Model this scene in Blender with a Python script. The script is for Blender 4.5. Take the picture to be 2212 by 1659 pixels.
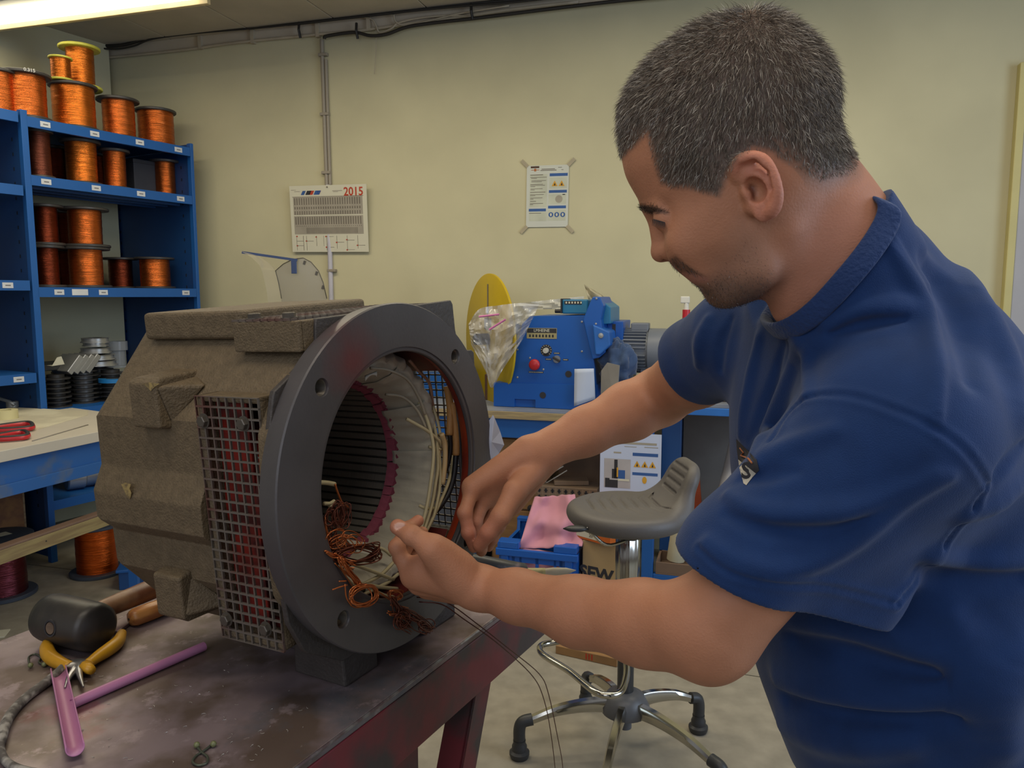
import bpy, bmesh, math, random
import numpy as np
from mathutils import Vector, Matrix, noise

for _o in list(bpy.data.objects):
    bpy.data.objects.remove(_o)
SC = bpy.context.scene
COL = SC.collection
PI = math.pi
# ------------------------------------------------------------------ camera
F_PX, CXP, CYP, CAM_H, PITCH = 1661.0, 1106.0, 829.5, 1.45, math.radians(6.52)
cam_d = bpy.data.cameras.new('camera')
cam_d.sensor_fit = 'HORIZONTAL'
cam_d.sensor_width = 36.0
cam_d.lens = 36.0 * F_PX / 2212.0
cam_d.clip_start = 0.05
cam = bpy.data.objects.new('camera', cam_d)
COL.objects.link(cam)
cam.location = (0, 0, CAM_H)
cam.rotation_euler = (PI / 2 - PITCH, 0, 0)
SC.camera = cam
# ------------------------------------------------------------------ world and lights
SC.view_settings.view_transform = 'Standard'
SC.view_settings.look = 'None'
SC.view_settings.exposure = 0.0
SC.view_settings.gamma = 1.0
SC.view_settings.use_curve_mapping = False
w = bpy.data.worlds.new('world')
SC.world = w
w.use_nodes = True
w.node_tree.nodes['Background'].inputs[0].default_value = (0.86, 0.87, 0.95, 1)
w.node_tree.nodes['Background'].inputs[1].default_value = 0.30


def area_light(name, loc, target, sx, sy, power, color):
    d = bpy.data.lights.new(name, 'AREA')
    d.shape = 'RECTANGLE'
    d.size, d.size_y = sx, sy
    d.energy = power
    d.color = color
    o = bpy.data.objects.new(name, d)
    COL.objects.link(o)
    o.location = loc
    o.rotation_euler = (Vector(target) - Vector(loc)).to_track_quat('-Z', 'Y').to_euler()
    return o


# rows of ceiling tubes (their light), and the daylight of the glazed side of the hall on the right
area_light('tube_light', (-1.6, 3.4, 2.98), (-1.6, 3.4, 0), 2.6, 0.25, 31, (1.0, 0.90, 0.68))
area_light('tube_light', (0.7, 2.7, 2.98), (0.7, 2.7, 0), 2.6, 0.25, 31, (1.0, 0.90, 0.68))
area_light('tube_light', (-0.2, 0.5, 2.98), (-0.2, 0.5, 0), 3.0, 0.25, 22, (1.0, 0.88, 0.72))
area_light('daylight', (3.6, 0.4, 1.9), (0.6, 1.2, 1.2), 2.4, 2.2, 78, (0.62, 0.78, 1.0))
area_light('daylight', (-1.0, -1.4, 2.3), (0.1, 1.2, 1.1), 2.4, 1.6, 22, (0.85, 0.90, 1.0))  # cool area light behind the camera, left, aimed at the motor


# ------------------------------------------------------------------ helpers
def ray(px, py):
    u = (px - CXP) / F_PX
    v = (CYP - py) / F_PX
    return np.array([u, math.cos(PITCH) + v * math.sin(PITCH), -math.sin(PITCH) + v * math.cos(PITCH)])


CAMP = np.array([0, 0, CAM_H])


def atY(px, py, Y):
    r = ray(px, py)
    return CAMP + r * (Y / r[1])


def atZ(px, py, z):
    r = ray(px, py)
    return CAMP + r * ((z - CAM_H) / r[2])


def atP(px, py, p0, n):
    r = ray(px, py)
    n = np.array(n, float)
    return CAMP + r * (((np.array(p0, float) - CAMP) @ n) / (r @ n))


def lin(h):
    h = h.lstrip('#')
    o = []
    for i in (0, 2, 4):
        c = int(h[i:i + 2], 16) / 255
        o.append(c / 12.92 if c < 0.04045 else ((c + 0.055) / 1.055) ** 2.4)
    return (o[0], o[1], o[2], 1)


_m = {}


def mat(name, color, rough=0.6, metal=0.0, var=0.12, scale=8.0, bump=0.0, bscale=60.0, color2=None,
        spots=0.5, trans=0.0, alpha=1.0, emit=0.0, sss=0.0, spec=None, coat=0.0, stretch=None, detail=4.0,
        attr=None, sheen=0.0, ior=None):
    if name in _m:
        return _m[name]
    m = bpy.data.materials.new(name)
    m.use_nodes = True
    nt = m.node_tree
    b = nt.nodes['Principled BSDF']
    c = lin(color) if isinstance(color, str) else color
    b.inputs['Roughness'].default_value = rough
    b.inputs['Metallic'].default_value = metal
    if spec is not None:
        b.inputs['Specular IOR Level'].default_value = spec
    if ior:
        b.inputs['IOR'].default_value = ior
    b.inputs['Transmission Weight'].default_value = trans
    b.inputs['Alpha'].default_value = alpha
    b.inputs['Coat Weight'].default_value = coat
    b.inputs['Sheen Weight'].default_value = sheen
    tc = nt.nodes.new('ShaderNodeTexCoord')
    vec = tc.outputs['Object']
    if stretch:
        mp = nt.nodes.new('ShaderNodeMapping')
        mp.inputs['Scale'].default_value = stretch
        nt.links.new(vec, mp.inputs[0])
        vec = mp.outputs[0]
    nz = nt.nodes.new('ShaderNodeTexNoise')
    nz.inputs['Scale'].default_value = scale
    nz.inputs['Detail'].default_value = detail
    nt.links.new(vec, nz.inputs['Vector'])
    rp = nt.nodes.new('ShaderNodeValToRGB')
    if color2:
        c2 = lin(color2) if isinstance(color2, str) else color2
        rp.color_ramp.elements[0].position = spots - 0.08
        rp.color_ramp.elements[1].position = spots + 0.08
        rp.color_ramp.elements[0].color = c
        rp.color_ramp.elements[1].color = c2
    else:
        rp.color_ramp.elements[0].position = 0.3
        rp.color_ramp.elements[1].position = 0.7
        rp.color_ramp.elements[0].color = tuple(x * (1 - var) for x in c[:3]) + (1,)
        rp.color_ramp.elements[1].color = tuple(min(1, x * (1 + var)) for x in c[:3]) + (1,)
    nt.links.new(nz.outputs['Fac'], rp.inputs[0])
    out = rp.outputs[0]
    if attr:
        at = nt.nodes.new('ShaderNodeAttribute')
        at.attribute_name = attr
        mx = nt.nodes.new('ShaderNodeMix')
        mx.data_type = 'RGBA'
        mx.blend_type = 'MULTIPLY'
        mx.inputs[0].default_value = 1.0
        nt.links.new(out, mx.inputs[6])
        nt.links.new(at.outputs['Color'], mx.inputs[7])
        out = mx.outputs[2]
    nt.links.new(out, b.inputs['Base Color'])
    if sss:
        b.inputs['Subsurface Weight'].default_value = sss
        b.inputs['Subsurface Radius'].default_value = (0.010, 0.004, 0.002)
        b.inputs['Subsurface Scale'].default_value = 0.6
    if emit:
        b.inputs['Emission Color'].default_value = c
        b.inputs['Emission Strength'].default_value = emit
    if bump:
        n2 = nt.nodes.new('ShaderNodeTexNoise')
        n2.inputs['Scale'].default_value = bscale
        n2.inputs['Detail'].default_value = 3.0
        nt.links.new(vec, n2.inputs['Vector'])
        bp = nt.nodes.new('ShaderNodeBump')
        bp.inputs['Strength'].default_value = bump
        bp.inputs['Distance'].default_value = 0.004
        nt.links.new(n2.outputs['Fac'], bp.inputs['Height'])
        nt.links.new(bp.outputs[0], b.inputs['Normal'])
    _m[name] = m
    return m


def rotM(axis, ang):
    return Matrix.Rotation(ang, 4, axis)


def frameM(o, x, y, z):
    m = Matrix.Identity(4)
    for i, v in enumerate((x, y, z)):
        for k in range(3):
            m[k][i] = v[k]
    for k in range(3):
        m[k][3] = o[k]
    return m


def locM(x, y, z, rz=0.0):
    return Matrix.Translation((x, y, z)) @ rotM('Z', rz)


ROOT = {}


class MB:
    """collects shapes (in world coordinates after self.M) and links them as one mesh object"""

    def __init__(s, M=None):
        s.v, s.f, s.M, s.c = [], [], M or Matrix.Identity(4), None

    def add(s, vs, fs, M=None):
        T = s.M @ M if M is not None else s.M
        b = len(s.v)
        s.v += [tuple(T @ Vector(v)) for v in vs]
        s.f += [tuple(b + i for i in f) for f in fs]
        return s

    def box(s, x0, x1, y0, y1, z0, z1, M=None):
        vs = [(x, y, z) for x in (x0, x1) for y in (y0, y1) for z in (z0, z1)]
        return s.add(vs, [(0, 1, 3, 2), (4, 6, 7, 5), (0, 4, 5, 1), (2, 3, 7, 6), (0, 2, 6, 4), (1, 5, 7, 3)], M)

    def lathe(s, prof, n=32, M=None, a0=0.0, a1=2 * PI, cap=False, rfun=None):
        """prof: (r, z) pairs, around local z"""
        full = abs(a1 - a0 - 2 * PI) < 1e-6
        m = n if full else n + 1
        vs = []
        for (r, z) in prof:
            for i in range(m):
                t = a0 + (a1 - a0) * i / n
                rr = r if rfun is None else rfun(r, z, t)
                vs.append((rr * math.cos(t), rr * math.sin(t), z))
        fs = []
        for j in range(len(prof) - 1):
            for i in range(n):
                k = (i + 1) % m
                fs.append((j * m + i, j * m + k, (j + 1) * m + k, (j + 1) * m + i))
        if cap:
            fs.append(tuple(range(m))[::-1])
            fs.append(tuple((len(prof) - 1) * m + i for i in range(m)))
        return s.add(vs, fs, M)

    def cyl(s, p0, p1, r0, r1=None, n=16, cap=True):
        r1 = r0 if r1 is None else r1
        p0, p1 = Vector(p0), Vector(p1)
        d = p1 - p0
        q = d.to_track_quat('Z', 'Y').to_matrix().to_4x4()
        return s.lathe([(r0, 0), (r1, d.length)], n, Matrix.Translation(p0) @ q, cap=cap)

    def tube(s, pts, r, n=8, closed=False, cap=True):
        P = [Vector(p) for p in pts]
        N = len(P)
        rs = r if hasattr(r, '__len__') else [r] * N
        up = None
        vs = []
        for i in range(N):
            a = P[(i - 1) % N] if (closed or i > 0) else P[0]
            b = P[(i + 1) % N] if (closed or i < N - 1) else P[-1]
            t = (b - a)
            if t.length < 1e-9:
                t = Vector((0, 0, 1))
            t.normalize()
            if up is None:
                up = t.orthogonal().normalized()
            up = (up - t * up.dot(t))
            if up.length < 1e-6:
                up = t.orthogonal()
            up.normalize()
            w_ = t.cross(up)
            for k in range(n):
                g = 2 * PI * k / n
                vs.append(tuple(P[i] + (up * math.cos(g) + w_ * math.sin(g)) * rs[i]))
        fs = []
        for i in range(N if closed else N - 1):
            j = (i + 1) % N
            for k in range(n):
                l = (k + 1) % n
                fs.append((i * n + k, i * n + l, j * n + l, j * n + k))
        if cap and not closed:
            fs.append(tuple(range(n))[::-1])
            fs.append(tuple((N - 1) * n + k for k in range(n)))
        return s.add(vs, fs)

    def prism(s, poly, z0, z1, M=None):
        n = len(poly)
        vs = [(x, y, z0) for x, y in poly] + [(x, y, z1) for x, y in poly]
        fs = [tuple(range(n))[::-1], tuple(range(n, 2 * n))]
        fs += [(i, (i + 1) % n, n + (i + 1) % n, n + i) for i in range(n)]
        return s.add(vs, fs, M)

    def grid(s, fn, nu, nv, thick=0.0, M=None):
        vs = [tuple(fn(i / nu, j / nv)) for i in range(nu + 1) for j in range(nv + 1)]
        fs = [(i * (nv + 1) + j, (i + 1) * (nv + 1) + j, (i + 1) * (nv + 1) + j + 1, i * (nv + 1) + j + 1)
              for i in range(nu) for j in range(nv)]
        return s.add(vs, fs, M)

    def build(s, name, m, parent=None, smooth=None, bevel=0.0, solid=0.0, kind=None, label=None, subs=0, seg=2):
        me = bpy.data.meshes.new(name)
        inv = ROOT.get(parent.name, Matrix.Identity(4)).inverted() if parent else Matrix.Identity(4)
        me.from_pydata([tuple(inv @ Vector(v)) for v in s.v], [], s.f)
        me.validate()
        bm = bmesh.new()
        bm.from_mesh(me)
        bmesh.ops.recalc_face_normals(bm, faces=bm.faces)
        bm.to_mesh(me)
        bm.free()
        me.materials.append(m)
        o = bpy.data.objects.new(name, me)
        COL.objects.link(o)
        if parent:
            o.parent = parent
            ROOT[o.name] = ROOT.get(parent.name, Matrix.Identity(4))
        if solid:
            md = o.modifiers.new('solid', 'SOLIDIFY')
            md.thickness = solid
            md.offset = 0
        if bevel:
            md = o.modifiers.new('bevel', 'BEVEL')
            md.width = bevel
            md.segments = seg
            md.limit_method = 'ANGLE'
            md.angle_limit = math.radians(40)
        if subs:
            md = o.modifiers.new('sub', 'SUBSURF')
            md.levels = md.render_levels = subs
        if smooth is not None:
            me.polygons.foreach_set('use_smooth', [True] * len(me.polygons))
            if smooth < 179:
                me.set_sharp_from_angle(angle=math.radians(smooth))
        if kind:
            o['kind'] = kind
        if label:
            o['label'] = label
        return o


def tag(o, label, cat, group=None, kind=None):
    o['label'] = label
    o['category'] = cat
    if group:
        o['group'] = group
    if kind:
        o['kind'] = kind
    return o


def thing(name, label, cat, loc=(0, 0, 0), rz=0.0, group=None, M=None):
    o = bpy.data.objects.new(name, None)
    o.empty_display_size = 0.05
    COL.objects.link(o)
    T = M if M is not None else locM(*loc, rz)
    o.matrix_world = T
    o.location = T.to_translation()
    o.rotation_euler = T.to_euler()
    ROOT[o.name] = T.copy()
    tag(o, label, cat, group)
    return o


def struct(mb, name, m, **k):
    o = mb.build(name, m, **k)
    o['kind'] = 'structure'
    return o


def dup(root, M, label=None, group=None):
    """copy of a thing with copies of its parts and sub-parts"""
    r = root.copy()
    COL.objects.link(r)
    r.location = M.to_translation()
    r.rotation_euler = M.to_euler()
    if label:
        r['label'] = label
    if group:
        r['group'] = group

    def rec(src, dst):
        for ch in list(src.children):
            c = ch.copy()
            COL.objects.link(c)
            c.parent = dst
            rec(ch, c)
    rec(root, r)
    return r


def text_mesh(body, size, M, name, m, parent=None, extrude=0.0006, align='CENTER', bold=0.0, squash=1.0):
    cu = bpy.data.curves.new(name, 'FONT')
    cu.body = body
    cu.size = size
    cu.align_x = align
    cu.align_y = 'CENTER'
    cu.extrude = extrude
    cu.offset = bold
    cu.resolution_u = 3
    t = bpy.data.objects.new(name, cu)
    COL.objects.link(t)
    dg = bpy.context.evaluated_depsgraph_get()
    me = bpy.data.meshes.new_from_object(t.evaluated_get(dg))
    bpy.data.objects.remove(t)
    mb = MB(M)
    mb.add([(v.co.x * squash, v.co.y, v.co.z) for v in me.vertices], [tuple(p.vertices) for p in me.polygons])
    bpy.data.meshes.remove(me)
    return mb.build(name, m, parent)


def bool_cut(o, cutter_mb):
    c = cutter_mb.build('cutter_tmp', o.data.materials[0])
    if o.parent:
        pm = ROOT[o.name]
        c.data.transform(pm.inverted())
        c.parent = o.parent
    md = o.modifiers.new('cut', 'BOOLEAN')
    md.operation = 'DIFFERENCE'
    md.solver = 'EXACT'
    md.object = c
    bpy.context.view_layer.update()
    dg = bpy.context.evaluated_depsgraph_get()
    me = bpy.data.meshes.new_from_object(o.evaluated_get(dg))
    o.modifiers.clear()
    old = o.data
    o.data = me
    bpy.data.objects.remove(c)
    return o


def smooth_pts(pts, n=6):
    """Catmull-Rom through the points"""
    P = [np.array(p, float) for p in pts]
    P = [2 * P[0] - P[1]] + P + [2 * P[-1] - P[-2]]
    out = []
    for i in range(1, len(P) - 2):
        for k in range(n):
            t = k / n
            out.append(0.5 * (2 * P[i] + (P[i + 1] - P[i - 1]) * t + (2 * P[i - 1] - 5 * P[i] + 4 * P[i + 1] - P[i + 2]) * t * t
                              + (3 * P[i] - P[i - 1] - 3 * P[i + 1] + P[i + 2]) * t ** 3))
    out.append(P[-2])
    return [tuple(p) for p in out]


RNG = random.Random(7)
# ------------------------------------------------------------------ room shell
WN = np.array([math.sin(math.radians(16.6)), math.cos(math.radians(16.6))])   # outward normal of the back wall
WD = np.array([WN[1], -WN[0]])                                                # along the back wall, to the right
WALL_D = 4.36
CEIL = 3.10
WALLM = frameM((WN[0] * WALL_D, WN[1] * WALL_D, 0), (WD[0], WD[1], 0), (0, 0, 1), (-WN[0], -WN[1], 0))  # x right, y up, z out into the room


def onwall(px, py, off=0.0):
    """coordinates on the back wall (x right, y up) of a pixel"""
    r = ray(px, py)
    t = (WALL_D - off) / (r[0] * WN[0] + r[1] * WN[1])
    p = CAMP + r * t
    return float(p[0] * WD[0] + p[1] * WD[1]), float(p[2])


m_wall = mat('wall_paint', '#bfb897', 0.85, var=0.075, scale=1.9, bump=0.12, bscale=30)
m_ceil = mat('ceiling_slab', '#b5aa96', 0.9, var=0.06, scale=5, bump=0.15, bscale=80)
m_floor = mat('concrete_floor', '#918a7b', 0.75, var=0.16, scale=13, bump=0.08, bscale=25, detail=8)
m_joint = mat('floor_joint', '#5f594d', 0.9)
m_white = mat('white_paint', '#cfccc2', 0.6, var=0.03)
xL, xR = -4.2, 5.2
xcorner, _ = onwall(222, 400)
# back wall and its left neighbour, ceiling planks, floor
struct(MB(WALLM).box(xcorner - 0.1, xR, 0, CEIL, -0.15, 0.0), 'wall_back', m_wall)
cpt = Vector(WALLM @ Vector((xcorner, 0, 0)))
az = math.radians(29.4)
ld = Vector((-math.sin(az), -math.cos(az), 0))
nrm = Vector((ld.y, -ld.x, 0))
LW = frameM(cpt, ld, (0, 0, 1), ld.cross(Vector((0, 0, 1))))
struct(MB(LW).box(0, 6.5, 0, CEIL, -0.15 if (LW @ Vector((1, 0, 1))).x > -9 else 0.0, 0.0), 'wall_left', m_wall)
ce = thing('ceiling', 'x', 'x')
for k in ('label', 'category'):
    del ce[k]
ce['kind'] = 'structure'
x = xL
while x < xR:
    MB(WALLM).box(x + 0.003, x + 0.597, CEIL, CEIL + 0.12, -0.12, 6.2).build('ceiling_panel', m_ceil, ce, bevel=0.004)
    x += 0.60
struct(MB().box(-5.5, 6.5, -4.0, 6.8, -0.1, 0.0), 'floor', m_floor)
# sawn joints in the concrete floor
for (a, b) in (((1540, 1447), (1690, 1470)), ((150, 1230), (420, 1262))):
    p, q = atZ(*a, 0.0), atZ(*b, 0.0)
    d = (q - p)
    p, q = p - d * 0.6, q + d * 3.0
    struct(MB().tube([tuple(p), tuple(q)], 0.0025, 4), 'trim_1' if a[0] > 1000 else 'trim_2', m_joint)
# right end of the back wall: painted door frame with a yellowish edge strip
fx, _ = onwall(2185, 420)
dfr = thing('door_frame', 'x', 'x')
for k in ('label', 'category'):
    del dfr[k]
dfr['kind'] = 'structure'
dfr.name = 'door_1'
ROOT['door_1'] = ROOT['door_frame']
m_dr = mat('door_grey', '#a9a6a8', 0.5, var=0.04)
m_dy = mat('door_edge_cream', '#c2b67a', 0.5, var=0.04)
ztop = onwall(2205, 140)[1]
MB(WALLM).box(fx - 0.015, fx + 0.02, 0, ztop, 0.0, 0.05).build('frame_edge', m_dy, dfr, bevel=0.004)
MB(WALLM).box(fx + 0.02, fx + 0.13, 0, ztop, 0.0, 0.045).build('frame', m_dr, dfr, bevel=0.004)
MB(WALLM).box(fx + 0.13, fx + 1.05, 0.02, ztop - 0.1, 0.0, 0.03).build('door_leaf', m_dr, dfr, bevel=0.004)
MB(WALLM).cyl((fx + 0.22, 1.02, 0.03), (fx + 0.22, 1.02, 0.09), 0.012).build('handle', mat('steel', '#b9bcc0', 0.3, 1.0), dfr)
# bulkhead beam under the ceiling along the back wall that carries the cables
struct(MB(WALLM).box(xcorner, xR, 3.03, CEIL, 0.0, 0.010), 'trim_3', mat('beam_paint', '#b7ab97', 0.85, var=0.05))

# ------------------------------------------------------------------ steel work table
TZ = 0.93
d0 = Vector((0.469, 0.883, 0)).normalized()      # along the table
n0 = Vector((d0.y, -d0.x, 0))                    # to the table's right
Rfar = Vector(atZ(1195, 1240, TZ))
Rfar.z = 0
TM = frameM(Rfar, d0, -n0, (0, 0, 1))            # x along (0 = far end, negative towards us), y to the left, z up
TW = 0.625
TL = 1.75
tb = thing('work_table', 'worn steel-topped work table with red painted sides and legs carrying the big motor', 'table',
           M=frameM(Rfar, d0, -n0, (0, 0, 1)))


def table_mat():
    m = mat('table_steel', '#66574f', 0.42, metal=0.35, color2='#86777a', scale=11, bump=0.12, bscale=18, detail=8)
    nt = m.node_tree
    b = nt.nodes['Principled BSDF']
    src = b.inputs['Base Color'].links[0].from_socket
    tc = nt.nodes.new('ShaderNodeTexCoord')
    # patches of old red paint and of blue-grey bare metal
    for sc, lo, col, f in ((2.6, 0.60, '#7d3038', 0.6), (1.9, 0.55, '#5c626b', 0.8), (16.0, 0.58, '#a6969a', 0.55), (60.0, 0.66, '#b3a5a2', 0.6)):
        n = nt.nodes.new('ShaderNodeTexNoise')
        n.inputs['Scale'].default_value = sc
        n.inputs['Detail'].default_value = 9
        n.inputs['Roughness'].default_value = 0.65
        mp = nt.nodes.new('ShaderNodeMapping')
        mp.inputs['Location'].default_value = (sc * 3.1, sc, 0)
        nt.links.new(tc.outputs['Object'], mp.inputs[0])
        nt.links.new(mp.outputs[0], n.inputs['Vector'])
        r = nt.nodes.new('ShaderNodeValToRGB')
        r.color_ramp.elements[0].position = lo
        r.color_ramp.elements[1].position = lo + 0.07
        r.color_ramp.elements[1].color = (f, f, f, 1)
        nt.links.new(n.outputs['Fac'], r.inputs[0])
        mx = nt.nodes.new('ShaderNodeMix')
        mx.data_type = 'RGBA'
        nt.links.new(r.outputs[0], mx.inputs[0])
        nt.links.new(src, mx.inputs[6])
        mx.inputs[7].default_value = lin(col)
        src = mx.outputs[2]
    nt.links.new(src, b.inputs['Base Color'])
    # worn gloss: patchy roughness and fine scratches
    n = nt.nodes.new('ShaderNodeTexNoise')
    n.inputs['Scale'].default_value = 9
    n.inputs['Detail'].default_value = 8
    nt.links.new(tc.outputs['Object'], n.inputs['Vector'])
    mr = nt.nodes.new('ShaderNodeMapRange')
    mr.inputs[1].default_value = .35
    mr.inputs[2].default_value = .65
    mr.inputs[3].default_value = .26
    mr.inputs[4].default_value = .62
    nt.links.new(n.outputs['Fac'], mr.inputs[0])
    nt.links.new(mr.outputs[0], b.inputs['Roughness'])
    return m


m_ttop = table_mat()
m_red = mat('red_table_paint', '#6e2730', 0.45, color2='#3d3335', spots=0.51, scale=9, bump=0.1, bscale=40, detail=8)
MB(TM).box(-TL, 0, 0, TW, TZ - 0.012, TZ).build('table_top', m_ttop, tb, bevel=0.003)
m_edge = mat('bare_edge', '#8d8f92', 0.4, 0.7, color2='#6f6166', scale=40)
MB(TM).tube([(-TL, 0.001, TZ - 0.002), (0, 0.001, TZ - 0.002)], 0.0022, 6).build('worn_edge', m_edge, tb)
MB(TM).box(-TL + 0.01, -0.005, 0.0, 0.012, TZ - 0.105, TZ - 0.012).build('side_rail', m_red, tb, bevel=0.002)
MB(TM).box(-TL + 0.01, -0.005, TW - 0.012, TW, TZ - 0.105, TZ - 0.012).build('side_rail', m_red, tb, bevel=0.002)
MB(TM).box(-0.017, -0.005, 0.012, TW - 0.012, TZ - 0.105, TZ - 0.012).build('end_rail', m_red, tb, bevel=0.002)
MB(TM).box(-TL + 0.01, -TL + 0.02, 0.012, TW - 0.012, TZ - 0.105, TZ - 0.012).build('end_rail', m_red, tb, bevel=0.002)


def leg(xt, xb, y, sgn):
    mb = MB(TM)
    w_ = 0.045
    # angle-section leg, splayed
    for (dy0, dy1, dx0, dx1) in ((0, 0.006, 0, w_ * 1.2), (0, w_, 0, 0.006)):
        vs = []
        for (x_, z_) in ((xb, 0.0), (xt, TZ - 0.10)):
            for dx in (dx0, dx1):
                for dy in (dy0, dy1):
                    vs.append((x_ + dx * sgn, y + dy * (1 if y < 0.3 else -1), z_))
        mb.add(vs, [(0, 1, 3, 2), (4, 6, 7, 5), (0, 4, 5, 1), (2, 3, 7, 6), (0, 2, 6, 4), (1, 5, 7, 3)])
    mb.build('leg', m_red, tb, bevel=0.001)


def t_local(p):
    return TM.inverted() @ Vector(p)


lt = t_local(atP(1058, 1372, TM @ Vector((0, 0, 0)), n0))
for y in (0.013, TW - 0.013):
    leg(lt.x - 0.02, lt.x - 0.36, y, 1)
    leg(-TL + 0.12, -TL + 0.40, y, 1)
    mb = MB(TM)
    p0, p1 = (lt.x - 0.14, y + (0.006 if y < .3 else -0.006), TZ - 0.11), (lt.x - 0.62, y + (0.006 if y < .3 else -0.006), 0.02)
# trestle braces between the two sides
for (xa, za) in ((lt.x - 0.20, 0.45), (-TL + 0.26, 0.45)):
    MB(TM).box(xa - 0.02, xa + 0.02, 0.02, TW - 0.02, za - 0.02, za + 0.02).build('cross_brace', m_red, tb, bevel=0.002)
br0 = t_local(atP(845, 1600, TM @ Vector((0, 0.03, 0)), n0))
MB(TM).tube([(br0.x + 0.0, 0.035, br0.z + 0.02), (br0.x - 0.0, 0.30, 0.46), (br0.x, TW - 0.03, 0.2)], 0.018, 6).build('diagonal_brace', m_red, tb)
MB(TM).box(br0.x - 0.10, br0.x + 0.04, 0.012, 0.05, br0.z - 0.20, TZ - 0.10).build('gusset', m_red, tb, bevel=0.003)

# ------------------------------------------------------------------ the big electric motor
MC = Vector((-0.14949, 1.05277, 1.20146))
MA = Vector((0.87623, -0.48083, 0.03195))
MH = Vector((0.47871, 0.87613, 0.05679))
MV = Vector((-0.05530, -0.03446, 0.99787))
MM = frameM(MC, MA, MH, MV)                      # x = axis out of the flange, y = horizontal along the flange, z = up
mo = thing('electric_motor', 'large brown cast-iron electric motor housing lying open on the steel table', 'motor', M=MM)
m_cast = mat('brown_cast_iron', '#655742', 0.62, var=0.16, scale=90, bump=0.55, bscale=330, spec=0.35)
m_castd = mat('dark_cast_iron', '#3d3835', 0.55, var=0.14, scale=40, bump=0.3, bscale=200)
m_flange = mat('grey_machined_iron', '#4d4a4b', 0.42, metal=0.12, var=0.18, scale=9, bump=0.06, bscale=140, detail=8)
m_orange = mat('orange_red_lacquer', '#8e2f12', 0.45, color2='#6d1f12', scale=11, bump=0.08, detail=6)
m_redin = mat('dark_red_lacquer', '#5d1c18', 0.5, color2='#471f1f', scale=14, detail=6)
m_grille = mat('grey_grille_paint', '#5f5850', 0.5, color2='#5a3b33', spots=0.58, scale=16)
m_bolt = mat('bolt_steel', '#5c564e', 0.45, 0.5, var=0.2, scale=60)

# flange stain: red paint wiped over the top left of the ring
nt = m_flange.node_tree
_b = nt.nodes['Principled BSDF']
_src = _b.inputs['Base Color'].links[0].from_socket
_tc = nt.nodes.new('ShaderNodeTexCoord')
_mp = nt.nodes.new('ShaderNodeMapping')
_mp.inputs['Location'].default_value = (0, 0.088, -0.175)
_vl = nt.nodes.new('ShaderNodeVectorMath')
_vl.operation = 'LENGTH'
_nz = nt.nodes.new('ShaderNodeTexNoise')
_nz.inputs['Scale'].default_value = 22
_ad = nt.nodes.new('ShaderNodeMath')
_ad.operation = 'MULTIPLY_ADD'
_ad.inputs[1].default_value = 0.05
nt.links.new(_tc.outputs['Object'], _mp.inputs[0])
nt.links.new(_mp.outputs[0], _vl.inputs[0])
nt.links.new(_tc.outputs['Object'], _nz.inputs['Vector'])
nt.links.new(_nz.outputs['Fac'], _ad.inputs[0])
nt.links.new(_vl.outputs['Value'], _ad.inputs[2])
_rp = nt.nodes.new('ShaderNodeValToRGB')
_rp.color_ramp.elements[0].position = 0.03
_rp.color_ramp.elements[0].color = (0.75, 0.75, 0.75, 1)
_rp.color_ramp.elements[1].position = 0.085
_rp.color_ramp.elements[1].color = (0, 0, 0, 1)
nt.links.new(_ad.outputs[0], _rp.inputs[0])
_mx = nt.nodes.new('ShaderNodeMix')
_mx.data_type = 'RGBA'
nt.links.new(_rp.outputs[0], _mx.inputs[0])
nt.links.new(_src, _mx.inputs[6])
_mx.inputs[7].default_value = lin('#6a3030')
nt.links.new(_mx.outputs[2], _b.inputs['Base Color'])

XR = Matrix(((0, 0, 1, 0), (1, 0, 0, 0), (0, 1, 0, 0), (0, 0, 0, 1)))      # lathe z -> motor axis
ML = MM @ XR                                                             # in ML: x = h, y = v, z = a
# flange ring
BO = 0.0085                                      # the bore sits a little off the centre of the ring
flp = [(0.1722, -0.010, 1), (0.202, -0.030, 0), (0.2365, -0.030, 0), (0.2395, -0.009, 0), (0.240, -0.002, 0), (0.2385, 0.0, 0), (0.1785, 0.0, 1),
       (0.1780, -0.0022, 1), (0.1735, -0.0022, 1), (0.1722, -0.0035, 1)]
vs = []
for (r_, z_, o_) in flp:
    vs += [(BO * o_ + r_ * math.cos(2 * PI * i / 128), r_ * math.sin(2 * PI * i / 128), z_) for i in range(128)]
npf = len(flp)
fl = MB(ML).add(vs, [(j * 128 + i, j * 128 + (i + 1) % 128, ((j + 1) % npf) * 128 + (i + 1) % 128, ((j + 1) % npf) * 128 + i)
                     for j in range(npf) for i in range(128)]).build('flange', m_flange, mo)
ct = MB(ML)
for sx, sy in ((-1, 1), (1, 1), (-1, -1), (1, -1)):
    ct.lathe([(0.0005, -0.026), (0.0105, -0.026), (0.0105, -0.003), (0.0125, 0.002), (0.0005, 0.002)], 20,
             Matrix.Translation((sx * 0.148, sy * 0.148, 0)))
try:
    cc = MB(ML)
    for sx, sy in ((-1, 1), (1, 1), (-1, -1), (1, -1)):
        cc.lathe([(0.0105, -0.026), (0.0105, -0.003), (0.0130, 0.003)], 20, Matrix.Translation((sx * 0.148, sy * 0.148, 0)), cap=True)
    bool_cut(fl, cc)
except Exception as ex:
    print('bool failed', ex)
fl.data.polygons.foreach_set('use_smooth', [True] * len(fl.data.polygons))
fl.data.set_sharp_from_angle(angle=math.radians(25))
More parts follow.
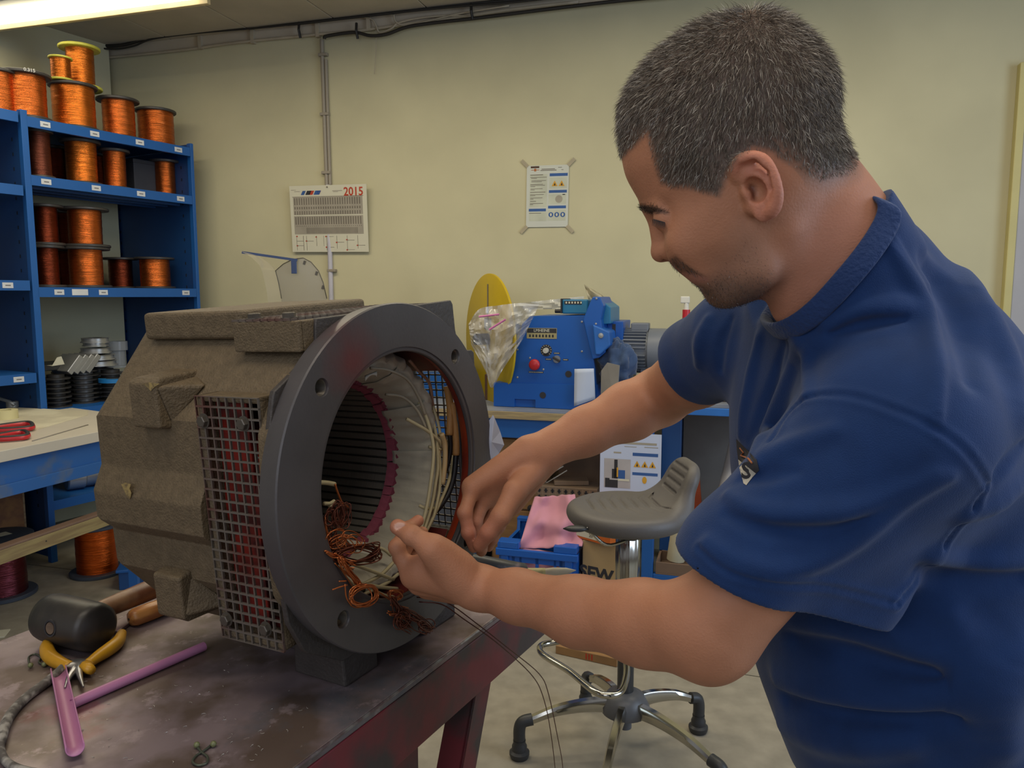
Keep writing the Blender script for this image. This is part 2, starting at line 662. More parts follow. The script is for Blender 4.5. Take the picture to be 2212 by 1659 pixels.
for sx, sy in ((-1, 1), (1, 1), (-1, -1), (1, -1)):      # threads inside the four tapped holes
    th = MB(ML)
    th.lathe([(0.0105, -0.025 + k * 0.0011 + 0.00055 * (k % 2)) if False else (0.0104 - 0.0012 * (k % 2), -0.025 + k * 0.0011) for k in range(21)],
             16, Matrix.Translation((sx * 0.148, sy * 0.148, 0)))
    th.build('thread', m_bolt, mo, smooth=20)

# outline of the cast frame in the (h, v) plane; the same section is lofted along the axis
SECT = [(0.10, 0.222), (-0.10, 0.222), (-0.198, 0.108), (-0.200, 0.038), (-0.217, 0.004), (-0.217, -0.036), (-0.196, -0.056),
        (-0.196, -0.108), (-0.120, -0.203), (0.120, -0.203), (0.196, -0.108), (0.196, -0.056), (0.217, -0.036), (0.217, 0.004),
        (0.200, 0.038), (0.198, 0.108)]


def poly_r(poly, t):
    """distance from the origin to the polygon's outline in direction t"""
    dx, dy = math.cos(t), math.sin(t)
    best = 0.2
    for i in range(len(poly)):
        x0, y0 = poly[i]
        x1, y1 = poly[(i + 1) % len(poly)]
        ex, ey = x1 - x0, y1 - y0
        den = dx * ey - dy * ex
        if abs(den) < 1e-12:
            continue
        s_ = (x0 * ey - y0 * ex) / den
        u_ = (x0 * dy - y0 * dx) / den
        if s_ > 0 and -1e-9 <= u_ <= 1 + 1e-9:
            best = s_
    return best


NS = 240
ANG = [2 * PI * i / NS for i in range(NS)]
# add exact corner angles so that edges stay crisp
ANG = sorted(set([round(t, 5) for t in ANG] + [round(math.atan2(y, x) % (2 * PI), 5) for x, y in SECT]))


def ring_loft(mb, rings, closed=True):
    """rings: list of (a, fn(t) -> r)"""
    n = len(ANG)
    vs = []
    for (a_, fn) in rings:
        for t in ANG:
            r = fn(t)
            vs.append((r * math.cos(t), r * math.sin(t), a_))
    fs = []
    for j in range(len(rings) - 1):
        for i in range(n):
            k = (i + 1) % n
            fs.append((j * n + i, j * n + k, (j + 1) * n + k, (j + 1) * n + i))
    mb.add(vs, fs)


S_ = {t: poly_r(SECT, t) for t in ANG}
hb = MB(ML)
ring_loft(hb, [(-0.402, lambda t: 0.05), (-0.402, lambda t: S_[t] * 0.80), (-0.396, lambda t: S_[t] * 0.90), (-0.382, lambda t: S_[t] * 0.97),
               (-0.365, lambda t: S_[t]), (-0.156, lambda t: S_[t]), (-0.156, lambda t: 0.186), (-0.36, lambda t: 0.186), (-0.36, lambda t: 0.05)])
hb.build('housing', m_cast, mo, smooth=28, bevel=0.004)
# front part of the frame around the winding head, open at both sides (air windows)
WIN = 0.60


def part_loft(mb, rings, t0, t1):
    A = [t0] + [t for t in ANG if t0 < t < t1] + [t1]
    n = len(A)
    vs = []
    for (a_, fn) in rings:
        for t in A:
            r = fn(t)
            vs.append((r * math.cos(t), r * math.sin(t), a_))
    m_ = len(rings)
    fs = []
    for j in range(m_):
        for i in range(n - 1):
            j2 = (j + 1) % m_
            fs.append((j * n + i, j * n + i + 1, j2 * n + i + 1, j2 * n + i))
    fs.append(tuple(j * n for j in range(m_)))
    fs.append(tuple(j * n + n - 1 for j in range(m_))[::-1])
    mb.add(vs, fs)


sec = lambda t: poly_r(SECT, t)
for (t0, t1) in ((WIN + 0.08, PI - WIN - 0.08), (PI + WIN + 0.13, 2 * PI - WIN - 0.13)):
    q = MB(ML)
    part_loft(q, [(-0.156, sec), (-0.0365, lambda t: sec(t) * 0.985), (-0.0365, lambda t: 0.199), (-0.156, lambda t: 0.195)], t0, t1)
    q.build('frame_arch', m_cast, mo, smooth=28, bevel=0.003)
# end frame behind the flange: lug corners at the top, chamfers elsewhere
EF = [(0.193, 0.233), (-0.118, 0.229), (-0.122, 0.190), (-0.198, 0.150), (-0.212, 0.10), (-0.220, -0.02), (-0.212, -0.13), (-0.19, -0.178),
      (-0.125, -0.222), (0.125, -0.225), (0.19, -0.178), (0.215, -0.13), (0.245, -0.12), (0.248, 0.147), (0.205, 0.150), (0.196, 0.185)]
ef = MB(ML)
n_ = len(ANG)
ring_loft(ef, [(-0.036, lambda t: 0.206), (-0.036, lambda t: poly_r(EF, t)), (-0.028, lambda t: poly_r(EF, t)), (-0.028, lambda t: 0.202)])
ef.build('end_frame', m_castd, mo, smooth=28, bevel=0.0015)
MB(ML @ Matrix.Translation((BO * .8, 0, 0))).lathe([(0.1724, -0.0080), (0.1735, -0.013), (0.178, -0.022), (0.188, -0.030), (0.198, -0.0362)], 96).build('lacquered_bore', m_orange, mo, smooth=60)
# red lacquered inner walls above and below the windows
for (t0, t1) in ((WIN + 0.08, PI - WIN - 0.08), (PI + WIN + 0.13, 2 * PI - WIN - 0.13)):
    MB(ML).lathe([(0.1985, -0.037), (0.1945, -0.156)], 40, a0=t0, a1=t1).build('inner_lacquer', m_redin, mo, smooth=60)
MB(ML).lathe([(0.1945, -0.1555), (0.165, -0.1555)], 64).build('inner_shoulder', m_redin, mo)


def grille(name, M, w_, h_, nx, ny, bar=0.0022, thick=0.003, m=m_grille):
    """flat punched guard in local x (width), y (height), facing +z"""
    q = MB(M)
    for i in range(nx + 1):
        x_ = w_ * i / nx
        q.box(max(0, x_ - bar / 2), min(w_, x_ + bar / 2), 0, h_, 0, thick)
    for j in range(ny + 1):
        y_ = h_ * j / ny
        q.box(0, w_, max(0, y_ - bar / 2), min(h_, y_ + bar / 2), 0.0003, thick + 0.0003)
    return q.build(name, m, mo)


def hexbolt(M, r=0.0075, h=0.006):
    q = MB(M)
    q.lathe([(r * 1.25, 0), (r * 1.25, 0.0012)], 18, cap=True)
    q.lathe([(r, 0.0012), (r, h), (r * 0.85, h + 0.0008)], 6, cap=True)
    q.build('bolt', m_bolt, mo)


# air duct boxes on both sides with their guards
for sgn, hx in ((-1, -0.206), (1, 0.240)):
    q = MB(MM)
    a0, a1, v0, v1 = -0.153, (-0.044 if sgn < 0 else -0.0365), -0.172, 0.144
    hi = -0.172 if sgn < 0 else 0.200
    ys = (min(hx, hi), max(hx, hi))
    wt = 0.010
    q.box(a0, a0 + wt, *ys, v0, v1)
    q.box(a1 - wt * .6, a1, *ys, v0, v1)
    q.box(a0, a1, *ys, v1 - wt * 0.8, v1)
    q.box(a0, a1, *ys, v0, v0 + wt)
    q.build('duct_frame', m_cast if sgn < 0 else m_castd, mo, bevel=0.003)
    Mg = MM @ frameM((a0 + 0.0 if sgn < 0 else a1, hx, v0), (1, 0, 0) if sgn < 0 else (-1, 0, 0), (0, 0, 1), (0, -1, 0) if sgn < 0 else (0, 1, 0))
    grille('vent_guard', Mg, 0.109, 0.316, 8, 24)
    if sgn < 0:
        MB(MM).box(a0 + 0.009, a1 - 0.006, -0.174, -0.170, v0 + 0.009, v0 + 0.022).build('sill', m_redin, mo)
        for (bx, bz) in ((0.014, 0.027), (0.083, 0.027), (0.014, 0.285), (0.083, 0.285)):
            hexbolt(Mg @ Matrix.Translation((bx, bz, 0.003)))
part_q = MB(ML).lathe([(0.188, -0.05), (0.188, -0.150)], 24, a0=PI - WIN - 0.25, a1=PI + WIN + 0.3)
part_q.build('red_baffle', mat('bright_red_lacquer', '#8e2416', 0.5, color2='#4a1814', scale=22, detail=5), mo, smooth=60)
MB(MM).box(-0.142, -0.088, -0.187, -0.184, -0.160, 0.134).build('red_baffle', mat('bright_red_lacquer', '#8e2416'), mo)
# sloping cheek that blends the near duct into the flange
q = MB(ML)
part_loft(q, [(-0.046, lambda t: 0.20), (-0.046, lambda t: min(poly_r(EF, t), 0.235)), (-0.010, lambda t: 0.2375), (-0.010, lambda t: 0.21)], 0.75 * PI, 1.28 * PI)
q.build('cheek', m_cast, mo, smooth=40)
# terminal plate and top duct with its guard
q = MB(MM)
q.box(-0.345, -0.150, -0.128, 0.128, 0.205, 0.243)
q.build('terminal_plate', m_cast, mo, bevel=0.006, seg=3)
q = MB(MM)
q.box(-0.146, -0.032, -0.145, -0.138, 0.190, 0.2285)
q.box(-0.146, -0.032, 0.138, 0.145, 0.190, 0.2285)
q.box(-0.146, -0.139, -0.138, 0.138, 0.190, 0.2285)
q.box(-0.045, -0.032, -0.138, 0.138, 0.190, 0.2285)
q.build('top_duct', m_cast, mo, bevel=0.002)
MB(MM).box(-0.139, -0.045, -0.138, 0.138, 0.190, 0.205).build('duct_floor', m_redin, mo)
Mg = MM @ frameM((-0.146, -0.145, 0.2285), (1, 0, 0), (0, 1, 0), (0, 0, 1))
grille('vent_guard', Mg, 0.102, 0.29, 8, 22)
hexbolt(Mg @ Matrix.Translation((0.025, 0.016, 0.003)), 0.0085)
hexbolt(Mg @ Matrix.Translation((0.085, 0.016, 0.003)), 0.0085)
# cast lugs on the chamfers
for sv in (1, -1):
    q = MB(MM)
    for (x0, x1) in ((-0.270, -0.216),):
        pr = [(-0.2155, 0.100), (-0.2155, 0.158), (-0.207, 0.164), (-0.135, 0.168), (-0.135, 0.12), (-0.19, 0.095)]
        vs = [(x0, y_, z_ * sv) for (y_, z_) in pr] + [(x1, y_, z_ * sv) for (y_, z_) in pr]
        k = len(pr)
        q.add(vs, [tuple(range(k)), tuple(range(k, 2 * k))] + [(i, (i + 1) % k, k + (i + 1) % k, k + i) for i in range(k)])
        # gusset running forward
        vs = [(x1, -0.2155, 0.155 * sv), (x1, -0.150, 0.160 * sv), (x1, -0.198, 0.100 * sv), (x1 + 0.035, -0.165, 0.150 * sv)]
        q.add(vs, [(0, 1, 2), (0, 1, 3), (1, 2, 3), (0, 2, 3)])
    q.build('lug', m_cast, mo, bevel=0.004, seg=3)
# feet
for (x0, x1) in ((-0.125, -0.034), (-0.26, -0.17)):
    for (y0, y1) in ((-0.120, -0.050), (0.060, 0.150)) if x0 > -0.2 else ((-0.07, -0.01), (0.06, 0.14)):
        zb0 = min((TZ - MC.z - MH.z * y0 - MA.z * x0) / MV.z, (TZ - MC.z - MH.z * y0 - MA.z * x1) / MV.z)
        q = MB(MM)
        lo = [(TZ + 0.0005 - MC.z - MH.z * y - MA.z * x) / MV.z for x in (x0, x1) for y in (y0, y1)]
        vs = [(x, y, lo[i]) for i, (x, y) in enumerate([(x, y) for x in (x0, x1) for y in (y0, y1)])] + \
             [(x, y, -0.19) for x in (x0 * 0.96, x1 * 1.04) for y in (y0, y1)]
        q.add(vs, [(0, 1, 3, 2), (4, 6, 7, 5), (0, 4, 5, 1), (2, 3, 7, 6), (0, 2, 6, 4), (1, 5, 7, 3)])
        q.build('foot', m_castd, mo, bevel=0.003)

# stator core: stacked laminations with slots
m_lam = mat('stator_laminations', '#8a857c', 0.45, metal=0.35, var=0.12, scale=10, bump=0.15, bscale=9, stretch=(160, 1, 1))
NSL = 60
prof = []
for k in range(NSL):
    t = 2 * PI * k / NSL
    w2 = 2 * PI / NSL
    for (f_, r_) in ((0.0, 0.127), (0.72, 0.127), (0.73, 0.139), (0.99, 0.139)):
        prof.append((r_, t + f_ * w2))
vs, fs = [], []
nn = len(prof)
for z_ in (-0.355, -0.128):
    vs += [(r_ * math.cos(t), r_ * math.sin(t), z_) for r_, t in prof]
fs = [(i, (i + 1) % nn, nn + (i + 1) % nn, nn + i) for i in range(nn)]
for z_, base in ((-0.128, nn), (-0.355, 0)):
    b0 = len(vs)
    vs += [(0.187 * math.cos(t), 0.187 * math.sin(t), z_) for r_, t in prof]
    fs += [(base + i, base + (i + 1) % nn, b0 + (i + 1) % nn, b0 + i) for i in range(nn)]
MB(ML).add(vs, fs).build('stator_core', m_lam, mo)
MB(ML).lathe([(0.001, -0.352), (0.16, -0.352)], 40).build('dark_bore_end', mat('dark_inside', '#1c1a19', 0.8), mo)  # near-black disc paints the darkness at the end of the bore
# pink slot liners folded over the edge of the core
m_pink = mat('pink_slot_liner', '#93475a', 0.6, var=0.15, scale=60)
base = None
for k in range(NSL):
    t = 2 * PI * (k + 0.87) / NSL
    if base is None:
        q = MB(ML)
        dw = 0.0068
        vs = [(0.1245, -dw, -0.129), (0.1245, dw, -0.129), (0.128, dw * 1.05, -0.1135), (0.1275, 0.001, -0.1085), (0.1285, -dw * .85, -0.1155),
              (0.142, -dw, -0.1125), (0.142, dw, -0.1105), (0.139, dw, -0.128), (0.139, -dw, -0.128)]
        q.add(vs, [(0, 1, 2, 3, 4), (4, 3, 2, 6, 5), (5, 6, 7, 8), (0, 8, 7, 1), (1, 7, 6, 2), (0, 4, 5, 8)])
        base = q.build('slot_liner', m_pink, mo)
        me = base.data
        o = base
    else:
        o = base.copy()
        COL.objects.link(o)
        o.parent = mo
    # rotate about the motor axis (local x) plus a little disorder
    o.rotation_euler = (t + RNG.uniform(-.008, .008), RNG.uniform(-.01, .01), 0)
# cloth-wrapped winding head: overlapping wraps
m_cloth = mat('unbleached_cloth', '#aca694', 0.9, var=0.07, scale=25, bump=0.35, bscale=55, sheen=0.2)
NW = 11
for k in range(NW):
    t0 = 2 * PI * k / NW - 0.13
    span = 2 * PI / NW + 0.11
    off = 0.0028 * (k % 2) + .001 * (k % 3)
    sd = k * 3.7

    def fn(u, v_):
        t = t0 + span * u
        # section: inner skirt at the core, widening to the front lip, then back over the outside
        S2 = [(0.131, -0.119), (0.134, -0.100), (0.139, -0.080), (0.147, -0.062), (0.157, -0.052), (0.167, -0.052), (0.175, -0.062), (0.180, -0.085), (0.184, -0.122)]
        x_ = v_ * (len(S2) - 1)
        i = min(int(x_), len(S2) - 2)
        f_ = x_ - i
        r = S2[i][0] * (1 - f_) + S2[i + 1][0] * f_
        z = S2[i][1] * (1 - f_) + S2[i + 1][1] * f_
        nz = noise.noise(Vector((t * 9, v_ * 2.2 + sd, sd)))
        n2 = noise.noise(Vector((t * 30, v_ * 5 + sd, sd + 5)))
        am = 0.35 + 0.65 * math.sin(min(1, max(0, (v_) * 1.4)) * PI * 0.6)
        r += (0.0060 * nz + 0.0026 * n2) * am + off - 0.005 * u
        r -= .0022 * abs(math.sin(t * 23 + 3 * v_ + sd)) ** 6 * am
        z += 0.006 * nz * am
        if 1.0 < t < 2.3:
            r += 0.006 * noise.noise(Vector((t * 14, v_ * 6, 3))) * am
        return (r * math.cos(t), r * math.sin(t), z)
    MB(ML).grid(fn, 26, 30).build('cloth_wrap', m_cloth, mo, smooth=180, solid=0.0008)

# chipped paint on the near side and on the upper lug
m_chip = mat('bare_chip', '#a08a55', .6, color2='#6f5f42', scale=160)
for (pts, pl_h) in (([(262, 1046), (270, 1043), (283, 1046), (280, 1056), (284, 1066), (281, 1078), (274, 1074), (270, 1062)], -.2182), ([(306, 829), (322, 826), (345, 829), (335, 835), (326, 845), (318, 836)], -.2160)):
    q = MB()
    P_ = [Vector(atP(x_, y_, tuple(MC + MH * pl_h), tuple(MH))) for x_, y_ in pts]
    k = len(P_)
    q.add([tuple(p_) for p_ in P_], [tuple(range(k))]).build('paint_chip', m_chip, mo, solid=.0005)
# ------------------------------------------------------------------ lamp under the ceiling
m_tube = mat('lamp_tube', '#fff6dc', 0.4, emit=5.0)
p0 = Vector(atZ(0, 34, 2.96))
lam = thing('ceiling_lamp', 'long fluorescent strip lamp under the ceiling above the shelving', 'lamp',
            M=frameM(p0, (WD[0], WD[1], 0), (WN[0], WN[1], 0), (0, 0, 1)))
LMx = frameM(p0, (WD[0], WD[1], 0), (WN[0], WN[1], 0), (0, 0, 1))
MB(LMx).box(-1.2, 1.25, -0.10, 0.12, 0.03, 0.09).build('housing', m_white, lam, bevel=0.004)
MB(LMx).box(-1.2, 1.25, 0.10, 0.125, -0.03, 0.03).build('reflector_edge', mat('cream_metal', '#cdb98c', 0.5), lam, bevel=0.003)
MB(LMx).cyl((-1.15, 0.0, 0.0), (1.2, 0.0, 0.0), 0.019, n=16).build('tube', m_tube, lam)
MB(LMx).cyl((-1.15, 0.06, 0.0), (1.2, 0.06, 0.0), 0.019, n=16).build('tube', m_tube, lam)
for x_ in (-0.9, 0.9):
    MB(LMx).cyl((x_, 0, 0.09), (x_, 0, 0.14), 0.012).build('hanger', m_white, lam)

# ------------------------------------------------------------------ cables and conduit on the back wall
m_black = mat('black_cable', '#25221f', 0.5)
m_grey = mat('grey_conduit', '#8f8677', 0.55, var=0.04)
m_beige = mat('beige_cable', '#aa9e88', 0.6)


def wallpath(pts, off, n=6):
    out = []
    for i, (px, py) in enumerate(pts):
        o = off[i] if hasattr(off, '__len__') else off
        x_, y_ = onwall(px, py, o)
        out.append(tuple(WALLM @ Vector((x_, y_, o))))
    return smooth_pts(out, n)


def cable(name, label, pts, off, r, m, cat='cable', group=None):
    return tag(MB().tube(wallpath(pts, off), r, 8).build(name, m, smooth=180), label, cat, group)


cable('black_cable', 'thick black cable running along the ceiling edge of the back wall',
      [(200, 99), (262, 98), (323, 82), (400, 71), (470, 62), (560, 56), (646, 50), (730, 40), (811, 31), (905, 20), (1000, 9), (1117, 0), (1250, -16)], 0.045, 0.011, m_black)
cable('black_cable', 'thin black cable sagging below the thick one near the room corner',
      [(202, 103), (250, 106), (290, 99), (330, 84), (420, 72), (560, 60), (700, 45), (860, 27), (1000, 13), (1117, 4), (1250, -12)], 0.062, 0.006, m_black)
cable('black_cable', 'black cable bundle leaving the top of the wall conduit to the right',
      [(701, 84), (706, 78), (764, 70), (800, 77), (835, 74), (881, 58), (950, 48), (1023, 40), (1160, 23), (1300, 6), (1420, -6), (1530, -16)], 0.045, 0.010, m_black)
cable('beige_cable', 'beige cable clipped along the back wall below the black cables',
      [(217, 126), (320, 116), (411, 106), (480, 96), (547, 88), (640, 79), (700, 73), (760, 68), (823, 60), (880, 52), (1000, 36), (1110, 20), (1250, 4)], 0.02, 0.009, m_beige)
cable('beige_cable', 'beige cable looping down through the gap between the black bundles',
      [(640, 45), (760, 37), (800, 40), (812, 55), (820, 70), (845, 62), (860, 50), (900, 40), (960, 34), (1020, 36)], 0.03, 0.006, m_beige)
cable('beige_cable', 'second beige loop hanging beside the junction of the cables',
      [(850, 30), (856, 48), (880, 55), (930, 44), (1000, 28), (1100, 12)], 0.035, 0.005, m_beige)
for i, (px, py) in enumerate(((646, 64), (770, 66), (1018, 24))):
    a_, b_ = onwall(px, py - 16, 0.05), onwall(px + 3, py + 18, 0.05)
    tag(MB(WALLM).tube([(a_[0], a_[1], 0.05), ((a_[0] + b_[0]) / 2, (a_[1] + b_[1]) / 2, 0.062), (b_[0], b_[1], 0.05)], 0.008, 6).build('cable_tie', m_black),
        ('black tie strap holding the cables left of the wall conduit', 'short black strap by the top of the wall conduit',
         'black tie strap on the cables right of the wall conduit')[i], 'cable tie')
for i, px in enumerate((437, 550, 690, 800)):
    py = {437: 92, 550: 80, 690: 66, 800: 50}[px]
    x_, y_ = onwall(px, py)
    MB(WALLM).box(x_ - 0.012, x_ + 0.012, y_ - 0.045, y_ + 0.035, 0.0, 0.03).build('trim_clip', m_beige)['kind'] = 'structure'
cable('hanging_wire', 'thin loose wire dangling from the cable junction on the wall', [(812, 62), (812, 110), (809, 160)], 0.03, 0.002, m_beige, 'wire')
# conduit down the wall: two halves, above and below the calendar
cd = thing('wall_conduit', 'grey plastic conduit running down the back wall behind the calendar', 'pipe', M=WALLM @ Matrix.Translation((onwall(705, 300)[0], 1.2, 0)))
u0, u1, u2 = onwall(700, 86), onwall(711, 400), onwall(719, 660)
MB(WALLM).cyl((u0[0] - 0.008, u0[1], 0.014), (u1[0] - 0.008, u1[1], 0.014), 0.012).build('pipe', m_grey, cd, smooth=40)
MB(WALLM).cyl((u0[0] + 0.016, u0[1] - 0.12, 0.012), (u1[0] + 0.014, u1[1], 0.012), 0.010).build('pipe', m_grey, cd, smooth=40)
MB(WALLM).cyl((u1[0], u1[1], 0.014), (u2[0], 0.92, 0.014), 0.015).build('pipe', mat('white_conduit', '#b7b4bc', 0.5), cd, smooth=40)
for yy in (2.9, 2.55, 2.2, 1.60):
    MB(WALLM).box(u0[0] - 0.028 + (0.02 if yy < 2 else 0), u0[0] + 0.03 + (0.02 if yy < 2 else 0), yy, yy + 0.018, 0, 0.03).build('clip', m_grey, cd, bevel=0.003)
cable('corner_conduit', 'slim cream conduit dropping down beside the room corner above the shelf', [(220, 132), (224, 240), (228, 330), (232, 600)], 0.02, 0.009, mat('cream_conduit', '#c0b79a', 0.6), 'pipe')

# ------------------------------------------------------------------ calendar and notice on the wall
m_paper = mat('paper', '#c9c5b0', 0.8, var=0.02)
m_print = mat('print_grey', '#6f675c', 0.8)
m_pblue = mat('print_blue', '#2f5590', 0.7)
m_pred = mat('print_red', '#b03a20', 0.7)
m_pyel = mat('print_yellow', '#c9952a', 0.7)
m_pdark = mat('print_dark', '#2b2a2e', 0.8)


def sheet(root, W, H, thick, tilt=0.0, bulge=0.0):
    pass


x0, y1 = onwall(631, 405, 0.01)
x1, y0 = onwall(799, 543, 0.01)
CM = WALLM @ Matrix.Translation(((x0 + x1) / 2, (y0 + y1) / 2, 0.032)) @ rotM('X', math.radians(3.5)) @ rotM('Z', math.radians(-0.8))
Wc, Hc = (x1 - x0), (y1 - y0)
cal = thing('wall_calendar', 'large wall calendar for 2015 with red year and rows of day columns', 'calendar', M=CM)


def rect(root, M, x, y, w_, h_, m, name='print', z=0.0022, t=0.0004):
    return MB(M).box(x, x + w_, y, y + h_, z, z + t).build(name, m, root)


MB(CM).box(-Wc / 2, Wc / 2, -Hc / 2, Hc / 2, -0.003, 0.002).build('sheet', m_paper, cal)
ux, uy = Wc / 940.0, Hc / 760.0      # zoomed pixel units inside the calendar (origin top-left 715,130)


def cr(x, y, w_, h_, m, name='print'):
    return rect(cal, CM, -Wc / 2 + x * ux, Hc / 2 - (y + h_) * uy, w_ * ux, h_ * uy, m, name)


def quads(M, items, m, root, name, z=0.0028):
    q = MB(M)
    for (x, y, w_, h_) in items:
        q.add([(x, y, z), (x + w_, y, z), (x + w_, y + h_, z), (x, y + h_, z)], [(0, 1, 2, 3)])
    return q.build(name, m, root)


def cq(items, m, name):
    return quads(CM, [(-Wc / 2 + x * ux, Hc / 2 - (y + h_) * uy, w_ * ux, h_ * uy) for x, y, w_, h_ in items], m, cal, name)


m_pale = mat('print_pale', '#9a9384', 0.8)
cr(40, 128, 850, 205, m_pale, 'month_panel')
cr(40, 345, 850, 210, m_pale, 'month_panel')
it = []
for i in range(28):
    x_ = 52 + i * 29.5
    it += [(x_, 140, 14, 78), (x_, 240, 15, 28), (x_, 288, 13, 40), (x_ + 4, 355, 15, 88)]
it += [(192 + i * 15.5, 478, 8, 68) for i in range(41)] + [(70 + i * 24, 456, 8, 10) for i in range(34)]
cq(it, m_print, 'day_columns')
it, it2 = [], []
for x_, bars, dots in ((60, [(0, 0, 4, 170), (84, 0, 5, 170), (0, 60, 84, 4), (0, 112, 84, 4)], [(-4, 108), (-4, 0)]), (184, [(0, 0, 4, 170), (0, 60, 90, 4)], [(-10, 54)]),
                       (308, [(0, 0, 4, 120), (90, 0, 3, 120)], [(-10, 8)]), (434, [(0, 0, 4, 170), (0, 132, 90, 4), (0, 10, 90, 3)], [(-14, 4), (-14, 126)]),
                       (560, [(0, 0, 4, 150), (0, 74, 90, 4)], [(-12, 72)]), (686, [(0, 0, 4, 165), (0, 52, 90, 4), (0, 160, 90, 3)], [(-12, 42), (-12, 158)]),
                       (814, [(0, 0, 4, 150), (0, 110, 90, 4)], [(-12, 106)])):
    it += [(x_ + a, 572 + b, c, d) for a, b, c, d in bars]
    it2 += [(x_ + a, 572 + b, 18, 14) for a, b in dots]
cq(it, m_print, 'timeline')
cq(it2, m_pred, 'timeline_marks')
for (x_, m_, w_) in ((140, m_pblue, 40), (196, m_pdark, 55), (240, m_pred, 45), (298, m_pblue, 70), (330, m_pred, 40)):
    M2 = CM
    xx, yy = -Wc / 2 + x_ * ux, Hc / 2 - 105 * uy
    q = MB(CM)
    q.add([(xx, yy, .0028), (xx + w_ * ux, yy, .0028), (xx + (w_ + 25) * ux, yy + 46 * uy, .0028), (xx + 25 * ux, yy + 46 * uy, .0028)], [(0, 1, 2, 3)])
    q.build('logo_slash', m_, cal)
text_mesh('2015', 132 * uy, CM @ Matrix.Translation((-Wc / 2 + 785 * ux, Hc / 2 - 82 * uy, 0.0024)), 'year_2015', m_pred, cal, bold=0.0012, squash=0.95)
cr(30, 124, 870, 5, m_print, 'top_rule')
cq([(20, 45, 60, 6), (60, 62, 70, 6), (530, 62, 120, 8), (540, 75, 60, 6)], m_pale, 'small_print')
MB(CM).cyl((-0.0, Hc / 2 - 0.012, 0.0), (0.0, Hc / 2 - 0.012, 0.008), 0.004).build('nail', m_print, cal)

# notice in a clear sleeve, taped at the corners
x0, y1 = onwall(1137, 359, 0.01)
x1, y0 = onwall(1227, 489, 0.01)
NM = WALLM @ Matrix.Translation(((x0 + x1) / 2, (y0 + y1) / 2, 0.006)) @ rotM('Z', math.radians(-0.8))
Wn, Hn = x1 - x0, y1 - y0
no = thing('safety_notice', 'laminated notice with blue headings taped to the back wall', 'notice', M=NM)
m_sleeve = mat('clear_sleeve', '#c4c6bb', 0.25, var=0.02, coat=0.4)
MB(NM).box(-Wn / 2, Wn / 2, -Hn / 2, Hn / 2, -0.002, 0.001).build('sheet', m_sleeve, no)
ux2, uy2 = Wn / 790.0, Hn / 1130.0


def nq(items, m, name, z=0.0018, M=None, root=None):
    return quads(M or NM, [(-Wn / 2 + x * ux2, Hn / 2 - (y + h_) * uy2, w_ * ux2, h_ * uy2) for x, y, w_, h_ in items], m, root or no, name, z)


nq([(60, 160, 330, 600), (60, 850, 330, 170), (430, 225, 330, 200), (420, 530, 330, 180), (415, 815, 330, 200)], mat('print_offwhite', '#b9bba9', 0.8), 'panel', 0.0013)
for _r in ((435, 150, 335, 52), (425, 455, 335, 50), (415, 740, 335, 50), (50, 790, 325, 50)):
    nq([_r], m_pblue, 'heading_bar')
nq([(70, 165, 240, 13), (70, 210, 310, 9), (85, 228, 110, 9), (90, 272, 280, 9), (90, 292, 200, 9), (70, 338, 240, 9), (70, 358, 280, 9), (75, 378, 90, 9), (75, 420, 230, 9),
    (75, 440, 80, 9), (70, 482, 290, 11), (70, 525, 260, 9), (70, 545, 100, 9), (75, 587, 230, 9), (75, 607, 60, 9), (75, 650, 110, 9), (70, 690, 250, 9), (70, 710, 60, 9),
    (55, 868, 230, 10), (280, 62, 250, 12), (260, 86, 300, 12), (590, 40, 70, 8), (650, 85, 40, 8)], m_print, 'text_lines')
nq([(75, 12, 160, 34)], mat('print_brown', '#4b3226', 0.8), 'logo')
nq([(85, 75, 150, 10), (140, 55, 40, 50)], mat('print_orange', '#a8683c', 0.8), 'logo_mark')
nq([(680, 530, 50, 16)], m_pdark, 'pointer')
MB(NM).lathe([(0.0001, 0.0018), (68 * ux2, 0.0018)], 24, Matrix.Translation((-Wn / 2 + 615 * ux2, Hn / 2 - 620 * uy2, 0))).build('wheel_picture', m_pale, no)
for cx_ in (530, 660):
    q = MB(NM)
    X, Y = -Wn / 2 + cx_ * ux2, Hn / 2 - 385 * uy2
    q.add([(X - 56 * ux2, Y, .0018), (X + 56 * ux2, Y, .0018), (X, Y + 104 * uy2, .0018)], [(0, 1, 2)])
    q.build('warning_triangle', m_pyel, no)
    q = MB(NM)
    q.add([(X - 18 * ux2, Y + 14 * uy2, .0022), (X + 20 * ux2, Y + 14 * uy2, .0022), (X + 4 * ux2, Y + 64 * uy2, .0022)], [(0, 1, 2)])
    q.build('symbol', m_pdark, no)
for cx_ in (470, 580, 692):
    X, Y = -Wn / 2 + cx_ * ux2, Hn / 2 - 905 * uy2
    MB(NM).lathe([(0.0001, 0.0018), (45 * ux2, 0.0018)], 20, Matrix.Translation((X, Y, 0))).build('mandatory_sign', m_pblue, no)
    MB(NM).lathe([(0.0001, 0.0022), (18 * ux2, 0.0022)], 10, Matrix.Translation((X, Y, 0)) @ Matrix.Scale(1.6, 4, (0, 1, 0))).build('symbol', m_paper, no)
m_tape = mat('sticky_tape', '#a59a80', 0.35)
